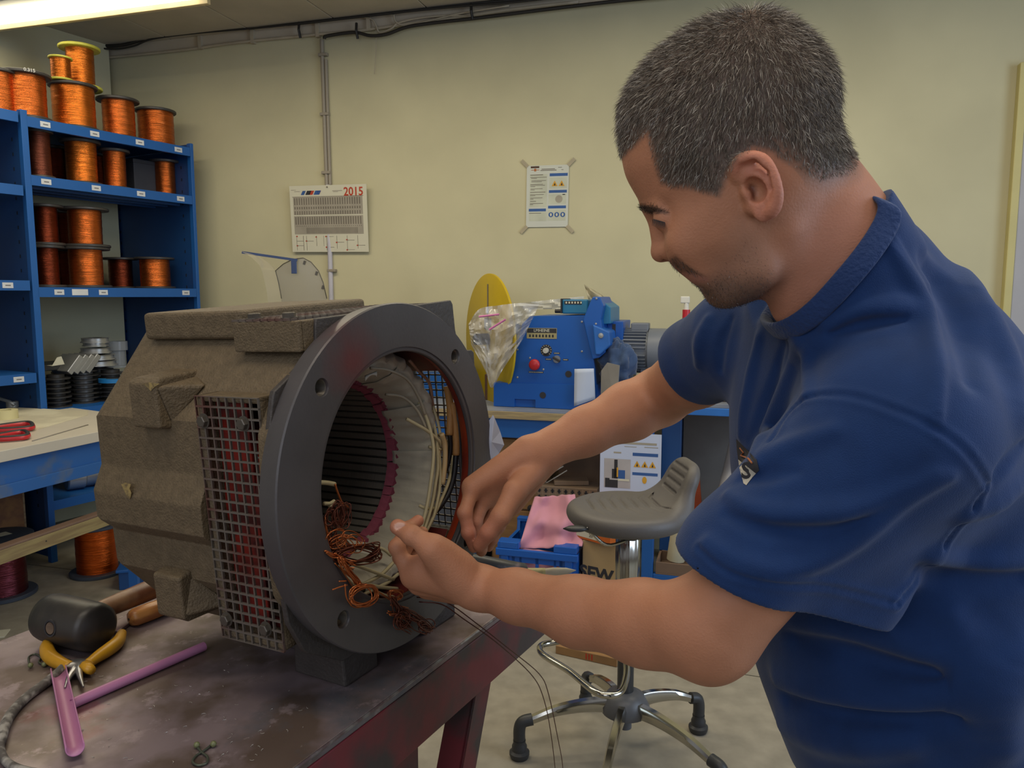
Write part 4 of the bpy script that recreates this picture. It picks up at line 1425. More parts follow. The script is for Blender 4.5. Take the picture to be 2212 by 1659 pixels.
# grey cloth-like backing panel under the right part
MB(WALLM).box(wpt(1475, 900, .2)[0], bx1, 0.25, rz - 0.04, 0.10, 0.115).build('back_panel', mat('grey_panel', '#77736f', 0.8, color2='#6c6662', scale=3), bn)
tx0, ty0 = wpt(890, 890, .40)
tx1, ty1 = wpt(1000, 842, .40)
tbx = thing('tool_cabinet', 'blue metal tool cabinet on the bench seen through the right guard of the big motor', 'cabinet', M=WALLM @ Matrix.Translation(((tx0 + tx1) / 2, BZ, .3)))
MB(WALLM).box(tx0, tx1, BZ + .001, BZ + .14, .12, .40).build('body', m_blued, tbx, bevel=.004)
for k in range(2):
    MB(WALLM).box(tx0 + .01, tx1 - .01, BZ + .008 + k * .066, BZ + .068 + k * .066, .40, .41).build('drawer', m_blue, tbx, bevel=.002)
MB(WALLM).box(wpt(905, 1000, .6)[0], wpt(1020, 1000, .6)[0], 0, .74, .15, .60).build('under_cabinet', mat('slate_cabinet', '#4a4f5c', .6), bn, bevel=.004)
# lower shelf trestle, the brighter blue one beside the stool column
tr = thing('blue_trestle', 'bright blue steel trestle frame behind the stool column', 'trestle', M=WALLM @ Matrix.Translation((wpt(1397, 1250, .95)[0], 0, .95)))
x_a = wpt(1386, 1200, 0.95)[0]
x_b = wpt(1411, 1200, 0.95)[0]
zt_ = wpt(1397, 1160, .95)[1]
MB(WALLM).box(x_a, x_b, 0, 0.52, 0.92, 0.96).build('post', m_blue, tr, bevel=0.003)
MB(WALLM).box(x_b + .9, x_b + .95, 0, 0.52, 0.92, 0.96).build('post', m_blue, tr, bevel=0.003)
y_r = wpt(1440, 1247, .95)[1]
MB(WALLM).box(x_b, x_b + 0.95, y_r - 0.03, y_r + 0.012, 0.925, 0.955).build('rail', m_blue, tr, bevel=0.003)

# ------------------------------------------------------------------ blue coil winding machine
MO = 0.62                                       # front face offset from the wall
mp = lambda px, py, off=MO: wpt(px, py, off)
m_mblue = mat('machine_blue', '#0f4f9e', 0.38, var=0.06, scale=3, bump=0.02)
m_teal = mat('machine_teal', '#1f6d96', 0.4, var=0.05)
cxm = mp(1180, 800)[0]
wm = thing('winding_machine', 'blue coil winding machine with red stop button and dials on the back workbench', 'machine', M=WALLM @ Matrix.Translation((cxm, BZ, MO / 2 + .1)))
P2 = lambda pts, off=MO: [mp(*p_, off) for p_ in pts]
body = P2([(1100, 872), (1100, 828), (1128, 700), (1145, 683), (1263, 681), (1268, 700), (1286, 800), (1287, 876)])
body[0] = (body[0][0], BZ + 0.002)
body[-1] = (body[-1][0], BZ + 0.002)
bd = MB(WALLM).prism(body, 0.24, MO).build('body', m_mblue, wm)
low = P2([(1068, 870), (1068, 826), (1288, 832), (1288, 876)])
low[0] = (low[0][0], BZ + 0.002)
low[3] = (low[3][0], BZ + 0.002)
lo = MB(WALLM).prism(low, 0.20, MO + 0.012).build('plinth', m_mblue, wm)
s0, s1 = mp(1113, 861), mp(1158, 880)
cutq = MB(WALLM).box(s0[0], s1[0], 0.85, s0[1], MO - 0.05, MO + 0.1)
bool_cut(lo, cutq)
MB(WALLM).box(mp(1100, 900)[0], mp(1170, 900)[0], BZ + 0.003, s0[1] + .01, MO - 0.06, MO - 0.05).build('slot_back', m_pdark, wm)
for (px, py, r_) in ((1174, 853, 7), (1228, 808, 7)):
    a_ = mp(px, py)
    MB(WALLM @ Matrix.Translation((a_[0], a_[1], MO + (0.0125 if py > 830 else 0.0005)))).lathe([(0.0001, 0.001), (r_ / F_PX * 3.8, 0.001)], 20).build('hole', m_pdark, wm)
for (px, py) in ((1118, 755), (1118, 815), (1257, 695), (1257, 759), (1145, 773), (1174, 798)):
    a_ = mp(px, py)
    MB(WALLM @ Matrix.Translation((a_[0], a_[1], MO))).lathe([(0.005, 0), (0.005, 0.002), (0.0001, 0.003)], 10).build('screw', m_alu, wm)
# name plate
a_, b_ = mp(1138, 731), mp(1203, 709)
MB(WALLM).box(a_[0], b_[0], a_[1], b_[1], MO, MO + 0.002).build('name_plate', mat('brass_plate', '#a59a6e', 0.4, 0.3), wm)
MB(WALLM).box(a_[0] + .002, b_[0] - .002, (a_[1] + b_[1]) / 2 + .002, b_[1] - .002, MO + .002, MO + .0024).build('plate_band', m_pdark, wm)
text_mesh('LMHEINE', 0.020, WALLM @ Matrix.Translation(((a_[0] + b_[0]) / 2, b_[1] - 0.0125, MO + .0024)), 'plate_text', m_paper, wm)
quads(WALLM, [(a_[0] + .012 + i * 0.0165, a_[1] + .007, .009, .013) for i in range(8)], m_pdark, wm, 'plate_marks', MO + .0026)
# rotary dial, selector, emergency stop, labels
a_ = mp(1180, 757)
DM = WALLM @ Matrix.Translation((a_[0], a_[1], MO))
MB(DM).lathe([(0.0001, .001), (0.029, .001), (0.029, .0)], 32).build('dial_scale', m_pdark, wm)
q = MB(DM)
for k in range(11):
    q.box(-0.001, 0.001, 0.021, 0.027, 0.0012, 0.0016, rotM('Z', math.radians(-135 + 27 * k)))
q.build('dial_marks', m_paper, wm)
MB(DM).lathe([(0.014, 0), (0.013, 0.018), (0.0001, 0.019)], 24).build('dial_knob', mat('ivory_knob', '#b9b7ac', 0.4), wm, smooth=40)
a_ = mp(1203, 776)
DM = WALLM @ Matrix.Translation((a_[0], a_[1], MO))
MB(DM).lathe([(0.019, 0), (0.018, 0.006), (0.0001, 0.006)], 28).build('selector_base', mat('chrome_ring', '#9a9ca0', 0.3, .8), wm, smooth=40)
MB(DM).box(-0.020, 0.020, -0.005, 0.005, 0.006, 0.018, rotM('Z', -0.5)).build('selector_knob', m_pdark, wm, bevel=0.002)
for (px, py, w_) in ((1203, 763, 0.03), (1185, 776, 0.03), (1222, 777, 0.026), (1158, 804, 0.075)):
    a_ = mp(px, py)
    MB(WALLM).box(a_[0] - w_ / 2, a_[0] + w_ / 2, a_[1] - .004, a_[1] + .004, MO, MO + .0012).build('legend_plate', m_pdark, wm)
    quads(WALLM, [(a_[0] - w_ / 2 + .003 + i * .005, a_[1] - .0018, .003, .0036) for i in range(int(w_ / .005) - 1)], m_paper, wm, 'legend_text', MO + .0015)
a_ = mp(1157, 787)
DM = WALLM @ Matrix.Translation((a_[0], a_[1], MO))
MB(DM).lathe([(0.018, 0), (0.018, 0.012), (0.0001, 0.012)], 24).build('stop_collar', m_redp, wm, smooth=40)
MB(DM).lathe([(0.024, 0.014), (0.028, 0.022), (0.026, 0.032), (0.018, 0.036), (0.0001, 0.037)], 32).build('stop_button', m_redp, wm, smooth=60)
# counter head on top
a_, b_ = mp(1212, 678), mp(1268, 647)
MB(WALLM).box(a_[0], b_[0], a_[1], b_[1], 0.34, MO - 0.02).build('counter_housing', m_teal, wm, bevel=0.006)
MB(WALLM).box(a_[0] - 0.006, a_[0], a_[1] + .002, b_[1] + .004, 0.33, MO - 0.01).build('counter_end', m_pdark, wm, bevel=0.002)
wy = b_[1] - 0.003
q0, q1 = a_[0] + 0.012, b_[0] - 0.03
MB(WALLM).box(q0, q1, wy - .02, wy - 0.004, MO - 0.02, MO - 0.018).build('counter_window', m_pdark, wm)
quads(WALLM, [(q0 + .006 + i * .0145, wy - .0165, .007, .009) for i in range(6)], m_paper, wm, 'counter_digits', MO - .0175)
MB(WALLM).cyl((a_[0] - 0.07, a_[1] + 0.01, 0.45), (a_[0], a_[1] + 0.01, 0.45), 0.010).build('shaft', m_dark, wm)
# carriage: tilted arm and guide block at the right shoulder
arm = P2([(1262, 690), (1276, 655), (1283, 641), (1298, 641), (1306, 660), (1300, 690), (1310, 760), (1296, 772), (1282, 775)])
MB(WALLM).prism(arm, 0.36, MO + 0.03).build('carriage_arm', m_mblue, wm, bevel=0.004)
arm = P2([(1268, 683), (1284, 645), (1300, 652), (1316, 664), (1316, 700), (1290, 702)])
MB(WALLM).prism(arm, 0.30, MO - 0.04).build('carriage_block', m_teal, wm, bevel=0.004)
arm = P2([(1284, 700), (1298, 706), (1320, 716), (1322, 745), (1300, 765), (1290, 765)])
MB(WALLM).prism(arm, 0.40, MO + 0.05).build('guide_block', mat('machine_blue_light', '#2460ae', 0.4), wm, bevel=0.006)
a_ = mp(1302, 724)
MB(WALLM @ Matrix.Translation((a_[0], a_[1], MO + .05))).lathe([(0.013, 0), (0.011, 0.004), (0.0001, 0.005)], 18).build('guide_pulley', m_alu, wm, smooth=40)
for (px, py) in ((1290, 699), (1291, 645)):
    a_ = mp(px, py)
    MB(WALLM @ Matrix.Translation((a_[0], a_[1], MO + .03))).lathe([(0.005, 0), (0.005, 0.003), (0.0001, 0.004)], 10).build('screw', m_alu, wm)
a_, b_ = mp(1310, 800, .50), mp(1346, 694, .50)
MB(WALLM).box(a_[0], b_[0], BZ + 0.05, b_[1], 0.24, 0.50).build('side_housing', m_mblue, wm, bevel=0.004)
a_, b_ = mp(1322, 765, .50), mp(1330, 700, .50)
MB(WALLM).box(a_[0], b_[0], a_[1], b_[1], 0.4995, 0.502).build('side_slot', m_pdark, wm)
# grey finned drive motor on the right
gm = thing('drive_motor', 'grey finned electric motor beside the winding machine behind the arm', 'motor', M=WALLM @ Matrix.Translation((mp(1400, 760, .4)[0], BZ, .40)))
yc = mp(1400, 757, .4)[1]
xa, xb = mp(1347, 757, .4)[0], mp(1456, 757, .4)[0]
RX = rotM('Y', PI / 2)
GM_ = WALLM @ Matrix.Translation((xa, yc, 0.40)) @ RX
Rm = 46 / F_PX * 4.0
m_gm = mat('motor_grey', '#6a6f78', 0.45, var=0.06)
LN = xb - xa
MB(GM_).lathe([(0.02, 0), (Rm * .9, 0), (Rm * .9, LN * 0.56), (0.02, LN * 0.56)], 40).build('stator_body', m_gm, gm, smooth=40)
MB(GM_).lathe([(Rm * .8, LN * .5), (Rm, LN * 0.52), (Rm, LN * 0.93), (Rm * .93, LN), (0.0001, LN)], 40).build('fan_cowl', m_gm, gm, smooth=40)
q = MB(GM_)
for k in range(36):
    if k % 9 in (0,):
        continue
    q.box(Rm * .88, Rm * 1.02, -0.0022, 0.0022, 0.01, LN * 0.48, rotM('Z', 2 * PI * k / 36))
q.build('cooling_fins', m_gm, gm)
a0_, a1_ = mp(1362, 702, .45), mp(1400, 716, .45)
MB(WALLM).box(a0_[0], a1_[0], yc + Rm * .8, a0_[1] + .01, 0.36, 0.44).build('terminal_lid', m_gm, gm, bevel=0.006)
for xx in (0.15, 0.45):
    MB(WALLM).box(xa + LN * xx - 0.02, xa + LN * xx + 0.02, BZ + .001, yc - Rm * 0.7, 0.34, 0.46).build('foot', m_gm, gm, bevel=0.003)
# yellow faceplate disc on the spindle, dark bellows behind
m_yel = mat('yellow_paint', '#b59a12', 0.42, var=0.05)
ycx, ycy = mp(1043, 735, .55)
yd = thing('faceplate_disc', 'large yellow slotted disc on the left side of the winding machine', 'disc', M=WALLM @ Matrix.Translation((ycx, ycy, .42)))
tlt = math.radians(-50)
YM = WALLM @ Matrix.Translation((ycx, ycy, 0.42)) @ rotM('Y', tlt)
Ry = 141 / F_PX * 4.02
MB(YM).lathe([(0.0001, 0), (Ry - 0.004, 0), (Ry, 0.003), (Ry, 0.012), (Ry - .004, 0.015), (0.0001, 0.015)], 72).build('plate', m_yel, yd, smooth=40)
MB(YM).box(-0.007, 0.007, 0.09, Ry - 0.055, 0.0152, 0.017).build('slot', m_print, yd)
MB(YM).box(-0.045, 0.045, 0.05, 0.11, 0.0152, 0.02).build('slot_clamp', mat('grey_clamp', '#6d6f63', 0.4, .4), yd, bevel=0.003)
MB(YM).cyl((0, 0, 0.015), (0, 0, 0.09), 0.03).build('hub', m_dark, yd, smooth=40)
MB(WALLM).box(ycx - 0.035, ycx + 0.045, BZ + .001, ycy - Ry * 0.55, 0.30, 0.42).build('stand_foot', mat('brown_block', '#50351f', 0.6), yd, bevel=0.003)
q = MB(YM)
prof = []
for k in range(9):
    prof += [(0.05 + 0.011 * k, -0.20 + k * 0.022), (0.062 + 0.011 * k, -0.19 + k * 0.022)]
q.lathe(prof + [(0.0001, 0.0)], 32)
q.build('bellows', m_dark, yd, smooth=40)
# ------------------------------------------------------------------ loose things around the winding machine
m_bag = mat('clear_film', '#cfd2da', 0.12, var=0.02, alpha=0.46, spec=0.9)


def img_sheet(outline_fn, nu, nv, off_fn):
    """crumpled sheet: (u, v) -> pixel position and offset from the wall"""
    def fn(u, v_):
        px, py = outline_fn(u, v_)
        off = off_fn(u, v_)
        x_, y_ = wpt(px, py, off)
        return tuple(WALLM @ Vector((x_, y_, off)))
    return MB().grid(fn, nu, nv)


def lerp2(a, b, t):
    return (a[0] + (b[0] - a[0]) * t, a[1] + (b[1] - a[1]) * t)


def bag_out(u, v_):
    top = smooth_pts([(1012, 700), (1035, 668), (1075, 660), (1120, 655), (1165, 658)], 8)
    bot = smooth_pts([(1018, 745), (1048, 800), (1062, 838), (1085, 800), (1128, 735)], 8)
    a, b = top[int(u * 32)], bot[int(u * 32)]
    return lerp2(a, b, v_)


q = img_sheet(bag_out, 32, 24, lambda u, v_: MO + 0.07 + 0.05 * noise.noise(Vector((u * 5, v_ * 5, 1))) + 0.035 * noise.noise(Vector((u * 13, v_ * 13, 4))))
bag = thing('plastic_bag', 'crumpled clear plastic bag draped over yellow disc and blue machine', 'bag', M=WALLM @ Matrix.Translation((mp(1070, 740)[0], mp(1070, 740)[1], MO + .05)))
q.build('film', m_bag, bag, smooth=50)


def bag2(u, v_):
    return lerp2(lerp2((1118, 655), (1262, 640), u), lerp2((1128, 668), (1258, 668), u), v_)


img_sheet(bag2, 20, 6, lambda u, v_: 0.40 + 0.03 * noise.noise(Vector((u * 7, v_ * 3, 9)))).build('film', m_bag, bag, smooth=50)
for (a, b, lb) in (((1035, 684), (1078, 679), 'upper pink tube lying in the clear plastic bag'), ((1057, 712), (1092, 690), 'lower pink tube lying in the clear plastic bag')):
    pa, pb = wpt(*a, MO + .12), wpt(*b, MO + .12)
    tag(MB(WALLM).cyl((pa[0], pa[1], MO + .12), (pb[0], pb[1], MO + .12), 0.005, n=10).build('pink_tube', mat('pink_sleeve', '#c06a9c', 0.4)), lb, 'tube', 'pink tubes in the clear bag')
# crumpled light film standing behind the machine
q = img_sheet(lambda u, v_: lerp2(lerp2((1262, 614), (1304, 640), u), lerp2((1275, 660), (1322, 700), u), v_), 8, 8, lambda u, v_: 0.25 + 0.03 * noise.noise(Vector((u * 3, v_ * 3, 2))))
t = tag(q.build('plastic_film', mat('cream_film', '#b7ae92', 0.4, alpha=0.85), smooth=60, solid=0.002), 'curled cream plastic sheet sticking up behind the winding machine', 'sheet')
# white sheet hanging on the right corner of the machine
q = img_sheet(lambda u, v_: lerp2(lerp2((1241, 797), (1283, 796), u), lerp2((1240, 878), (1286, 862), u), v_), 6, 8, lambda u, v_: MO + 0.035 + 0.012 * math.sin(u * 3 + v_))
tag(q.build('paper_sheet', mat('bluish_paper', '#b4bdd0', 0.8, var=.02), smooth=60, solid=0.001), 'white sheet of paper hanging on the corner of the winding machine', 'paper')
# blue-grey rag
cx_, cy_ = mp(1332, 788, .62)


def rag(u, v_):
    th, ph = u * 2 * PI, v_ * PI
    d = Vector((math.cos(th) * math.sin(ph), math.cos(ph), math.sin(th) * math.sin(ph)))
    r = 1 + 0.35 * noise.noise(d * 2.2) + 0.22 * noise.noise(d * 5.5 + Vector((3, 1, 2)))
    return (cx_ + d.x * 0.085 * r, max(BZ + 0.002, cy_ + d.y * 0.11 * r), 0.58 + d.z * 0.07 * r)


tag(MB(WALLM).grid(rag, 40, 24).build('rag', mat('slate_blue_cloth', '#34496b', 0.95, var=.15, bump=.3, sheen=.3), smooth=180), 'crumpled slate-blue rag hanging between machine and drive motor', 'rag')
rg = mp(1312, 815, .66)
tag(MB(WALLM).add([(rg[0] - .03, BZ + .002, .66), (rg[0] + .05, BZ + .002, .70), (rg[0] + .06, rg[1] + .06, .68), (rg[0], rg[1] + .07, .66), (rg[0] - .03, rg[1] + .03, .65)], [(0, 1, 2, 3, 4)]).build('grey_rag', mat('grey_cloth', '#7d7a76', .9), solid=0.006),
    'light grey cloth scrap tucked below the slate-blue rag', 'rag')
# spray bottle
sx, sy = wpt(1481, 730, 0.30)
sb0 = wpt(1481, 640, .30)[1]
BMx = WALLM @ Matrix.Translation((sx, 0, 0.30)) @ rotM('X', -PI / 2)
hb_ = sb0 - rz - 0.02
sb = thing('spray_bottle', 'clear spray bottle with red collar and white nozzle on the right bench', 'bottle', M=WALLM @ Matrix.Translation((sx, rz + .02, .30)))
L = rz + 0.02
q = MB(WALLM @ Matrix.Translation((sx, 0, 0.30)) @ Matrix(((1, 0, 0, 0), (0, 0, 1, 0), (0, -1, 0, 0), (0, 0, 0, 1))))
q.lathe([(0.0001, L), (0.037, L), (0.040, L + 0.01), (0.040, L + hb_ * .50), (0.034, L + hb_ * .62), (0.018, L + hb_ * .76), (0.015, L + hb_ * .84)], 24)
q.build('bottle_body', mat('clear_bottle', '#b8b9ac', 0.08, alpha=0.4, spec=.8), sb, smooth=60)
q = MB(q.M)
q.lathe([(0.019, L + hb_ * .76), (0.019, L + hb_ * .86), (0.0001, L + hb_ * .86)], 20).build('collar', m_redp, sb, smooth=40)
q = MB(q.M)
q.lathe([(0.013, L + hb_ * .86), (0.011, L + hb_ * .93), (0.0001, L + hb_ * .93)], 16).build('neck', m_white, sb, smooth=40)
MB(WALLM).box(sx - 0.030, sx + 0.016, sb0 - 0.035, sb0, 0.288, 0.312).build('trigger_head', m_white, sb, bevel=0.005)
# wooden block and plates on the right bench
m_worn = mat('worn_dark_wood', '#6a5848', 0.6, color2='#42342c', scale=9, detail=8, bump=.2, stretch=(1, 4, 4))
a_, b_ = wpt(1492, 878, .68), wpt(1640, 832, .68)
tag(MB(WALLM).box(a_[0], b_[0], rz + 0.021, rz + 0.021 + (b_[1] - a_[1]) * .82, 0.30, 0.68).build('wood_block', m_worn, bevel=0.006), 'thick worn wooden block on the right bench below the sleeve', 'wood block')
yb = rz + 0.022 + (b_[1] - a_[1]) * .82
tag(MB(WALLM).box(a_[0] + .14, b_[0], yb, yb + .012, 0.36, 0.64).build('steel_plate', m_dark, bevel=0.002), 'dark steel plate lying on the thick worn wooden block', 'plate')
tag(MB(WALLM).box(a_[0] + .17, b_[0], yb + .0125, yb + .03, 0.40, 0.60).build('white_box', m_white, bevel=0.002), 'flat white box on top of the dark steel plate', 'box')

# ------------------------------------------------------------------ under the back bench
wall_box = lambda px0, px1, py0, py1, off: (wpt(px0, py1, off)[0], wpt(px1, py1, off)[0], wpt(px0, py1, off)[1], wpt(px0, py0, off)[1])
m_tanw = mat('tan_wood', '#9a7448', 0.6, color2='#8a6640', scale=4, stretch=(1, 9, 1))
cb = thing('wooden_cabinet', 'tan wooden cabinet with a dark round knob under the back bench', 'cabinet', M=WALLM @ Matrix.Translation((wpt(1120, 1100, .62)[0], 0, .35)))
x0_, x1_, y0_, y1_ = wall_box(1060, 1168, 942, 1200, .62)
MB(WALLM).box(x0_, x1_, 0.0, y1_, 0.12, .60).build('carcass', m_tanw, cb, bevel=0.003)
MB(WALLM).box(x0_ + .01, x1_ - .01, y1_ * 0.5 + .005, y1_ - .01, .60, .615).build('door', m_tanw, cb, bevel=0.003)
MB(WALLM).box(x0_ + .01, x1_ - .01, 0.02, y1_ * 0.5 - .005, .60, .615).build('drawer_front', m_tanw, cb, bevel=0.003)
kx, ky = wpt(1146, 1097, .63)
MB(WALLM @ Matrix.Translation((kx, ky, .615))).lathe([(0.008, 0), (0.008, 0.012), (0.015, 0.014), (0.014, 0.026), (0.0001, 0.028)], 20).build('knob', m_dark, cb, smooth=40)
x0_, x1_, y0_, y1_ = wall_box(1206, 1345, 970, 1062, .45)
tag(MB(WALLM).box(x0_, x1_, 0.0, y1_, .30, .45).build('brown_board', mat('brown_board_wood', '#5d4735', 0.6, color2='#6c533d', scale=3, stretch=(1, 6, 1)), bevel=0.003), 'brown wooden board standing behind the patterned carton strips', 'board')
x0_, x1_, y0_, y1_ = wall_box(1170, 1345, 1046, 1150, .50)
tag(MB(WALLM).box(x0_, x1_, 0.0, y1_, .455, .50).build('backing_sheet', mat('grey_backing', '#6c6866', 0.6), bevel=0.003), 'dark grey panel beside the instruction sheet under the bench', 'panel')
# patterned brown carton strips
pc_ = thing('patterned_box', 'brown box printed with rows of small arrows under the bench', 'box', M=WALLM @ Matrix.Translation((wpt(1220, 1070, .68)[0], 0, .62)))
x0_, x1_, y0_, y1_ = wall_box(1160, 1290, 1048, 1078, .68)
MB(WALLM).box(x0_, x1_, 0.0, y1_, .53, .68).build('body', mat('brown_carton', '#7a6552', 0.8, var=.1), pc_, bevel=0.003)
it, it2 = [], []
nx_ = 9
for r_ in range(4):
    for i in range(nx_):
        X = x0_ + (x1_ - x0_) * (i + .2) / nx_
        Y = y1_ - 0.034 - r_ * 0.034
        it += [(X, Y, .010, .022), (X - .004, Y + .008, .018, .006)]
        it2 += [(X - .012, Y - .006, .002, .034)]
quads(WALLM, it, m_pdark, pc_, 'arrow_print', .6805)
quads(WALLM, it2 + [(x0_, y1_ - 0.005 - r_ * .034, x1_ - x0_, .002) for r_ in range(4)], mat('print_tan', '#96826c', .8), pc_, 'grid_print', .6806)
a_ = wpt(1225, 1040, .66)
tag(MB(WALLM @ Matrix.Translation((a_[0], y1_ + .002, .60)) @ rotM('Y', .3)).box(-.08, .09, 0, .022, -.05, .05).build('carton_piece', mat('brown_carton', '#7a6552', 0.8), bevel=.003), 'small loose carton piece lying on the arrow-printed box', 'carton')
# white cable ties standing in the corner
for k in range(6):
    a = wpt(1168 + k * 3, 1062, .60)
    b = wpt(1172 + k * 6, 1010 + (k % 3) * 10, .62)
    c_ = wpt(1185 + k * 8 if k > 2 else 1172 + k * 5, 998 + (k % 3) * 9, .60)
    tag(MB(WALLM).tube(smooth_pts([(a[0], y1_ + .001, .60 + .004 * k), (a[0] + .004, (a[1] + b[1]) / 2 + .01, .61), (b[0], b[1], .62), (c_[0], c_[1], .60)], 5), 0.0030, 6).build('white_strip', m_white, smooth=180),
        '%s white plastic strip standing on the arrow-printed box' % ('leftmost', 'second', 'third', 'fourth', 'fifth', 'rightmost')[k], 'strip', 'white strips standing on the arrow-printed box')
# instruction sheet fixed to the bench leg
xx0, yy1 = wpt(1296, 934, .80)
xx1, yy0 = wpt(1426, 1062, .80)
IM = WALLM @ Matrix.Translation(((xx0 + xx1) / 2, (yy0 + yy1) / 2, .785))
Wi, Hi = xx1 - xx0, yy1 - yy0 + 0.06
ins = thing('instruction_sheet', 'instruction sheet with machine photo and warning triangles fixed under the bench', 'notice', M=IM)
MB(IM).box(-Wi / 2, Wi / 2, -Hi / 2, Hi / 2 - .03, -0.003, 0.001).build('sheet', mat('bluish_white_sheet', '#b9c2d8', 0.6, var=.02), ins)
kx_, ky_ = Wi / 400.0, (yy1 - yy0) / 350.0    # zoom units, origin at (1032, 1145)


def iq(items, m, name, z=.0015):
    return quads(IM, [(-Wi / 2 + x * kx_, Hi / 2 - .03 - (y + h_) * ky_, w_ * kx_, h_ * ky_) for x, y, w_, h_ in items], m, ins, name, z)


iq([(215, 120, 165, 20)], m_pblue, 'heading_bar')
iq([(215, 243, 165, 18)], m_pblue, 'heading_bar')
iq([(110, 55, 260, 14), (160, 82, 80, 4), (290, 80, 90, 5), (90, 120, 50, 10)], m_pale, 'text_lines')
iq([(28, 165, 175, 185)], mat('photo_light', '#a9a4a4', .6), 'photo')
iq([(95, 170, 22, 120), (80, 230, 40, 60), (35, 290, 30, 60), (60, 300, 60, 50)], m_pdark, 'photo_machine', .0020)
iq([(122, 235, 45, 60)], m_pblue, 'photo_machine_blue', .0022)
iq([(112, 220, 10, 60)], m_pyel, 'photo_disc', .0024)
iq([(120, 290, 75, 14)], m_paper, 'photo_table', .0026)
for k in range(3):
    X, Y = -Wi / 2 + (245 + 50 * k) * kx_, Hi / 2 - .03 - 210 * ky_
    MB(IM).add([(X - 23 * kx_, Y, .0018), (X + 23 * kx_, Y, .0018), (X, Y + 40 * ky_, .0018)], [(0, 1, 2)]).build('warning_triangle', m_pyel, ins)
    MB(IM).add([(X - 6 * kx_, Y + 5 * ky_, .0022), (X + 7 * kx_, Y + 5 * ky_, .0022), (X + 1 * kx_, Y + 26 * ky_, .0022)], [(0, 1, 2)]).build('symbol', m_pdark, ins)
MB(IM).lathe([(0.0001, .0018), (15 * kx_, .0018)], 14, Matrix.Translation((-Wi / 2 + 295 * kx_, Hi / 2 - .03 - 290 * ky_, 0)) @ Matrix.Scale(1.6, 4, (0, 1, 0))).build('hand_symbol', m_pyel, ins)

# blue plastic crate with pink cloth
m_crate = mat('blue_crate_plastic', '#1457ad', 0.35, var=.05)
CO = 0.98
cx0, cx1 = wpt(1078, 1200, CO)[0], wpt(1244, 1210, CO)[0]
ct_ = wpt(1150, 1190, CO)[1]
crt = thing('plastic_crate', 'blue plastic crate with perforated front holding pink cloth', 'crate', M=WALLM @ Matrix.Translation(((cx0 + cx1) / 2, 0, CO - .15)))
CZ = 0.0
W_ = cx1 - cx0
q = MB(WALLM)
q.box(cx0, cx1, 0.001, 0.012, CO - .30, CO)
q.build('base', m_crate, crt, bevel=.003)
for (xa_, xb_, za_, zb_) in ((cx0, cx1, CO - .30, CO - .29), (cx0, cx0 + .01, CO - .29, CO - .01), (cx1 - .01, cx1, CO - .29, CO - .01)):
    MB(WALLM).box(xa_, xb_, .012, ct_ - .012, za_, zb_).build('side_wall', m_crate, crt, bevel=.002)
# front wall as a frame with openings
q = MB(WALLM)
fr = [(0, .17, 0, 1), (.83, 1, 0, 1), (0, 1, 0, .30), (.17, .83, .50, .56), (.17, .83, .82, 1.0), (.17, .21, .3, 1), (.27, .30, .3, 1), (.48, .52, .3, 1), (.72, .75, .3, 1), (.79, .83, .3, 1), (.17, .30, .66, .70), (.72, .83, .66, .70), (.36, .38, .3, .5), (.60, .62, .3, .5)]
for (u0_, u1_, w0_, w1_) in fr:
    q.box(cx0 + W_ * u0_, cx0 + W_ * u1_, .012 + (ct_ - .024) * w0_, .012 + (ct_ - .024) * w1_, CO - .010, CO)
q.build('front_wall', m_crate, crt)
MB(WALLM).box(cx0 - .012, cx1 + .012, ct_ - .03, ct_ + .004, CO - .002, CO + .018).build('front_rim', m_crate, crt, bevel=.004)
for (xa_, xb_) in ((cx0 - .005, cx0 + W_ * .27), (cx0 + W_ * .72, cx1 + .005)):
    MB(WALLM).box(xa_, xb_, ct_ + .004, ct_ + .036, CO - .05, CO + .012).build('stacking_block', m_crate, crt, bevel=.003)
for k in range(4):
    MB(WALLM).box(cx0 + .01, cx0 + W_ * .25, ct_ + .009 + k * .007, ct_ + .011 + k * .007, CO + .012, CO + .0135).build('block_rib', mat('blue_crate_light', '#3a76c4', .4), crt)
for xx in (.03, .86):
    MB(WALLM).box(cx0 + W_ * xx, cx0 + W_ * (xx + .10), .02, ct_ - .03, CO, CO + .012).build('corner_rib', m_crate, crt, bevel=.003)
bt_ = wpt(1140, 1118, CO - .28)[1]
q = MB(WALLM)
q.box(wpt(1122, 1115, CO - .28)[0], wpt(1157, 1115, CO - .28)[0], .02, bt_ - .012, CO - .30, CO - .285)
q.build('rear_post', m_crate, crt, bevel=.003)
MB(WALLM).box(wpt(1118, 1115, CO - .28)[0], wpt(1160, 1115, CO - .28)[0], bt_ - .02, bt_, CO - .31, CO - .27).build('rear_post_cap', m_crate, crt, bevel=.003)
pa, pb = wpt(1122, 1118, CO - .28), wpt(1100, 1168, CO - .1)
MB(WALLM).tube([(pa[0], pa[1], CO - .28), (pa[0] - .0, pa[1] - .06, CO - .26), (pb[0], ct_ + .01, CO - .05)], .010, 4).build('side_rim', m_crate, crt)
m_pinkc = mat('pink_cloth', '#c4899a', 0.95, var=.07, sheen=.2)


def pcl(u, v_):
    a = lerp2((1155, 1074), (1242, 1068), u)
    b = lerp2((1120, 1186), (1262, 1180), u)
    px, py = lerp2(a, b, v_)
    off = CO - .20 + .17 * v_ + 0.05 * noise.noise(Vector((u * 4, v_ * 3, 1))) + .02 * math.sin(u * 9 + v_ * 3)
    x_, y_ = wpt(px, py, off)
    return (min(max(x_, cx0 + .012), cx1 + .02), y_ + .008 * noise.noise(Vector((u * 8, v_, 3))), min(off, CO - .012 if v_ < .9 else CO + .015))


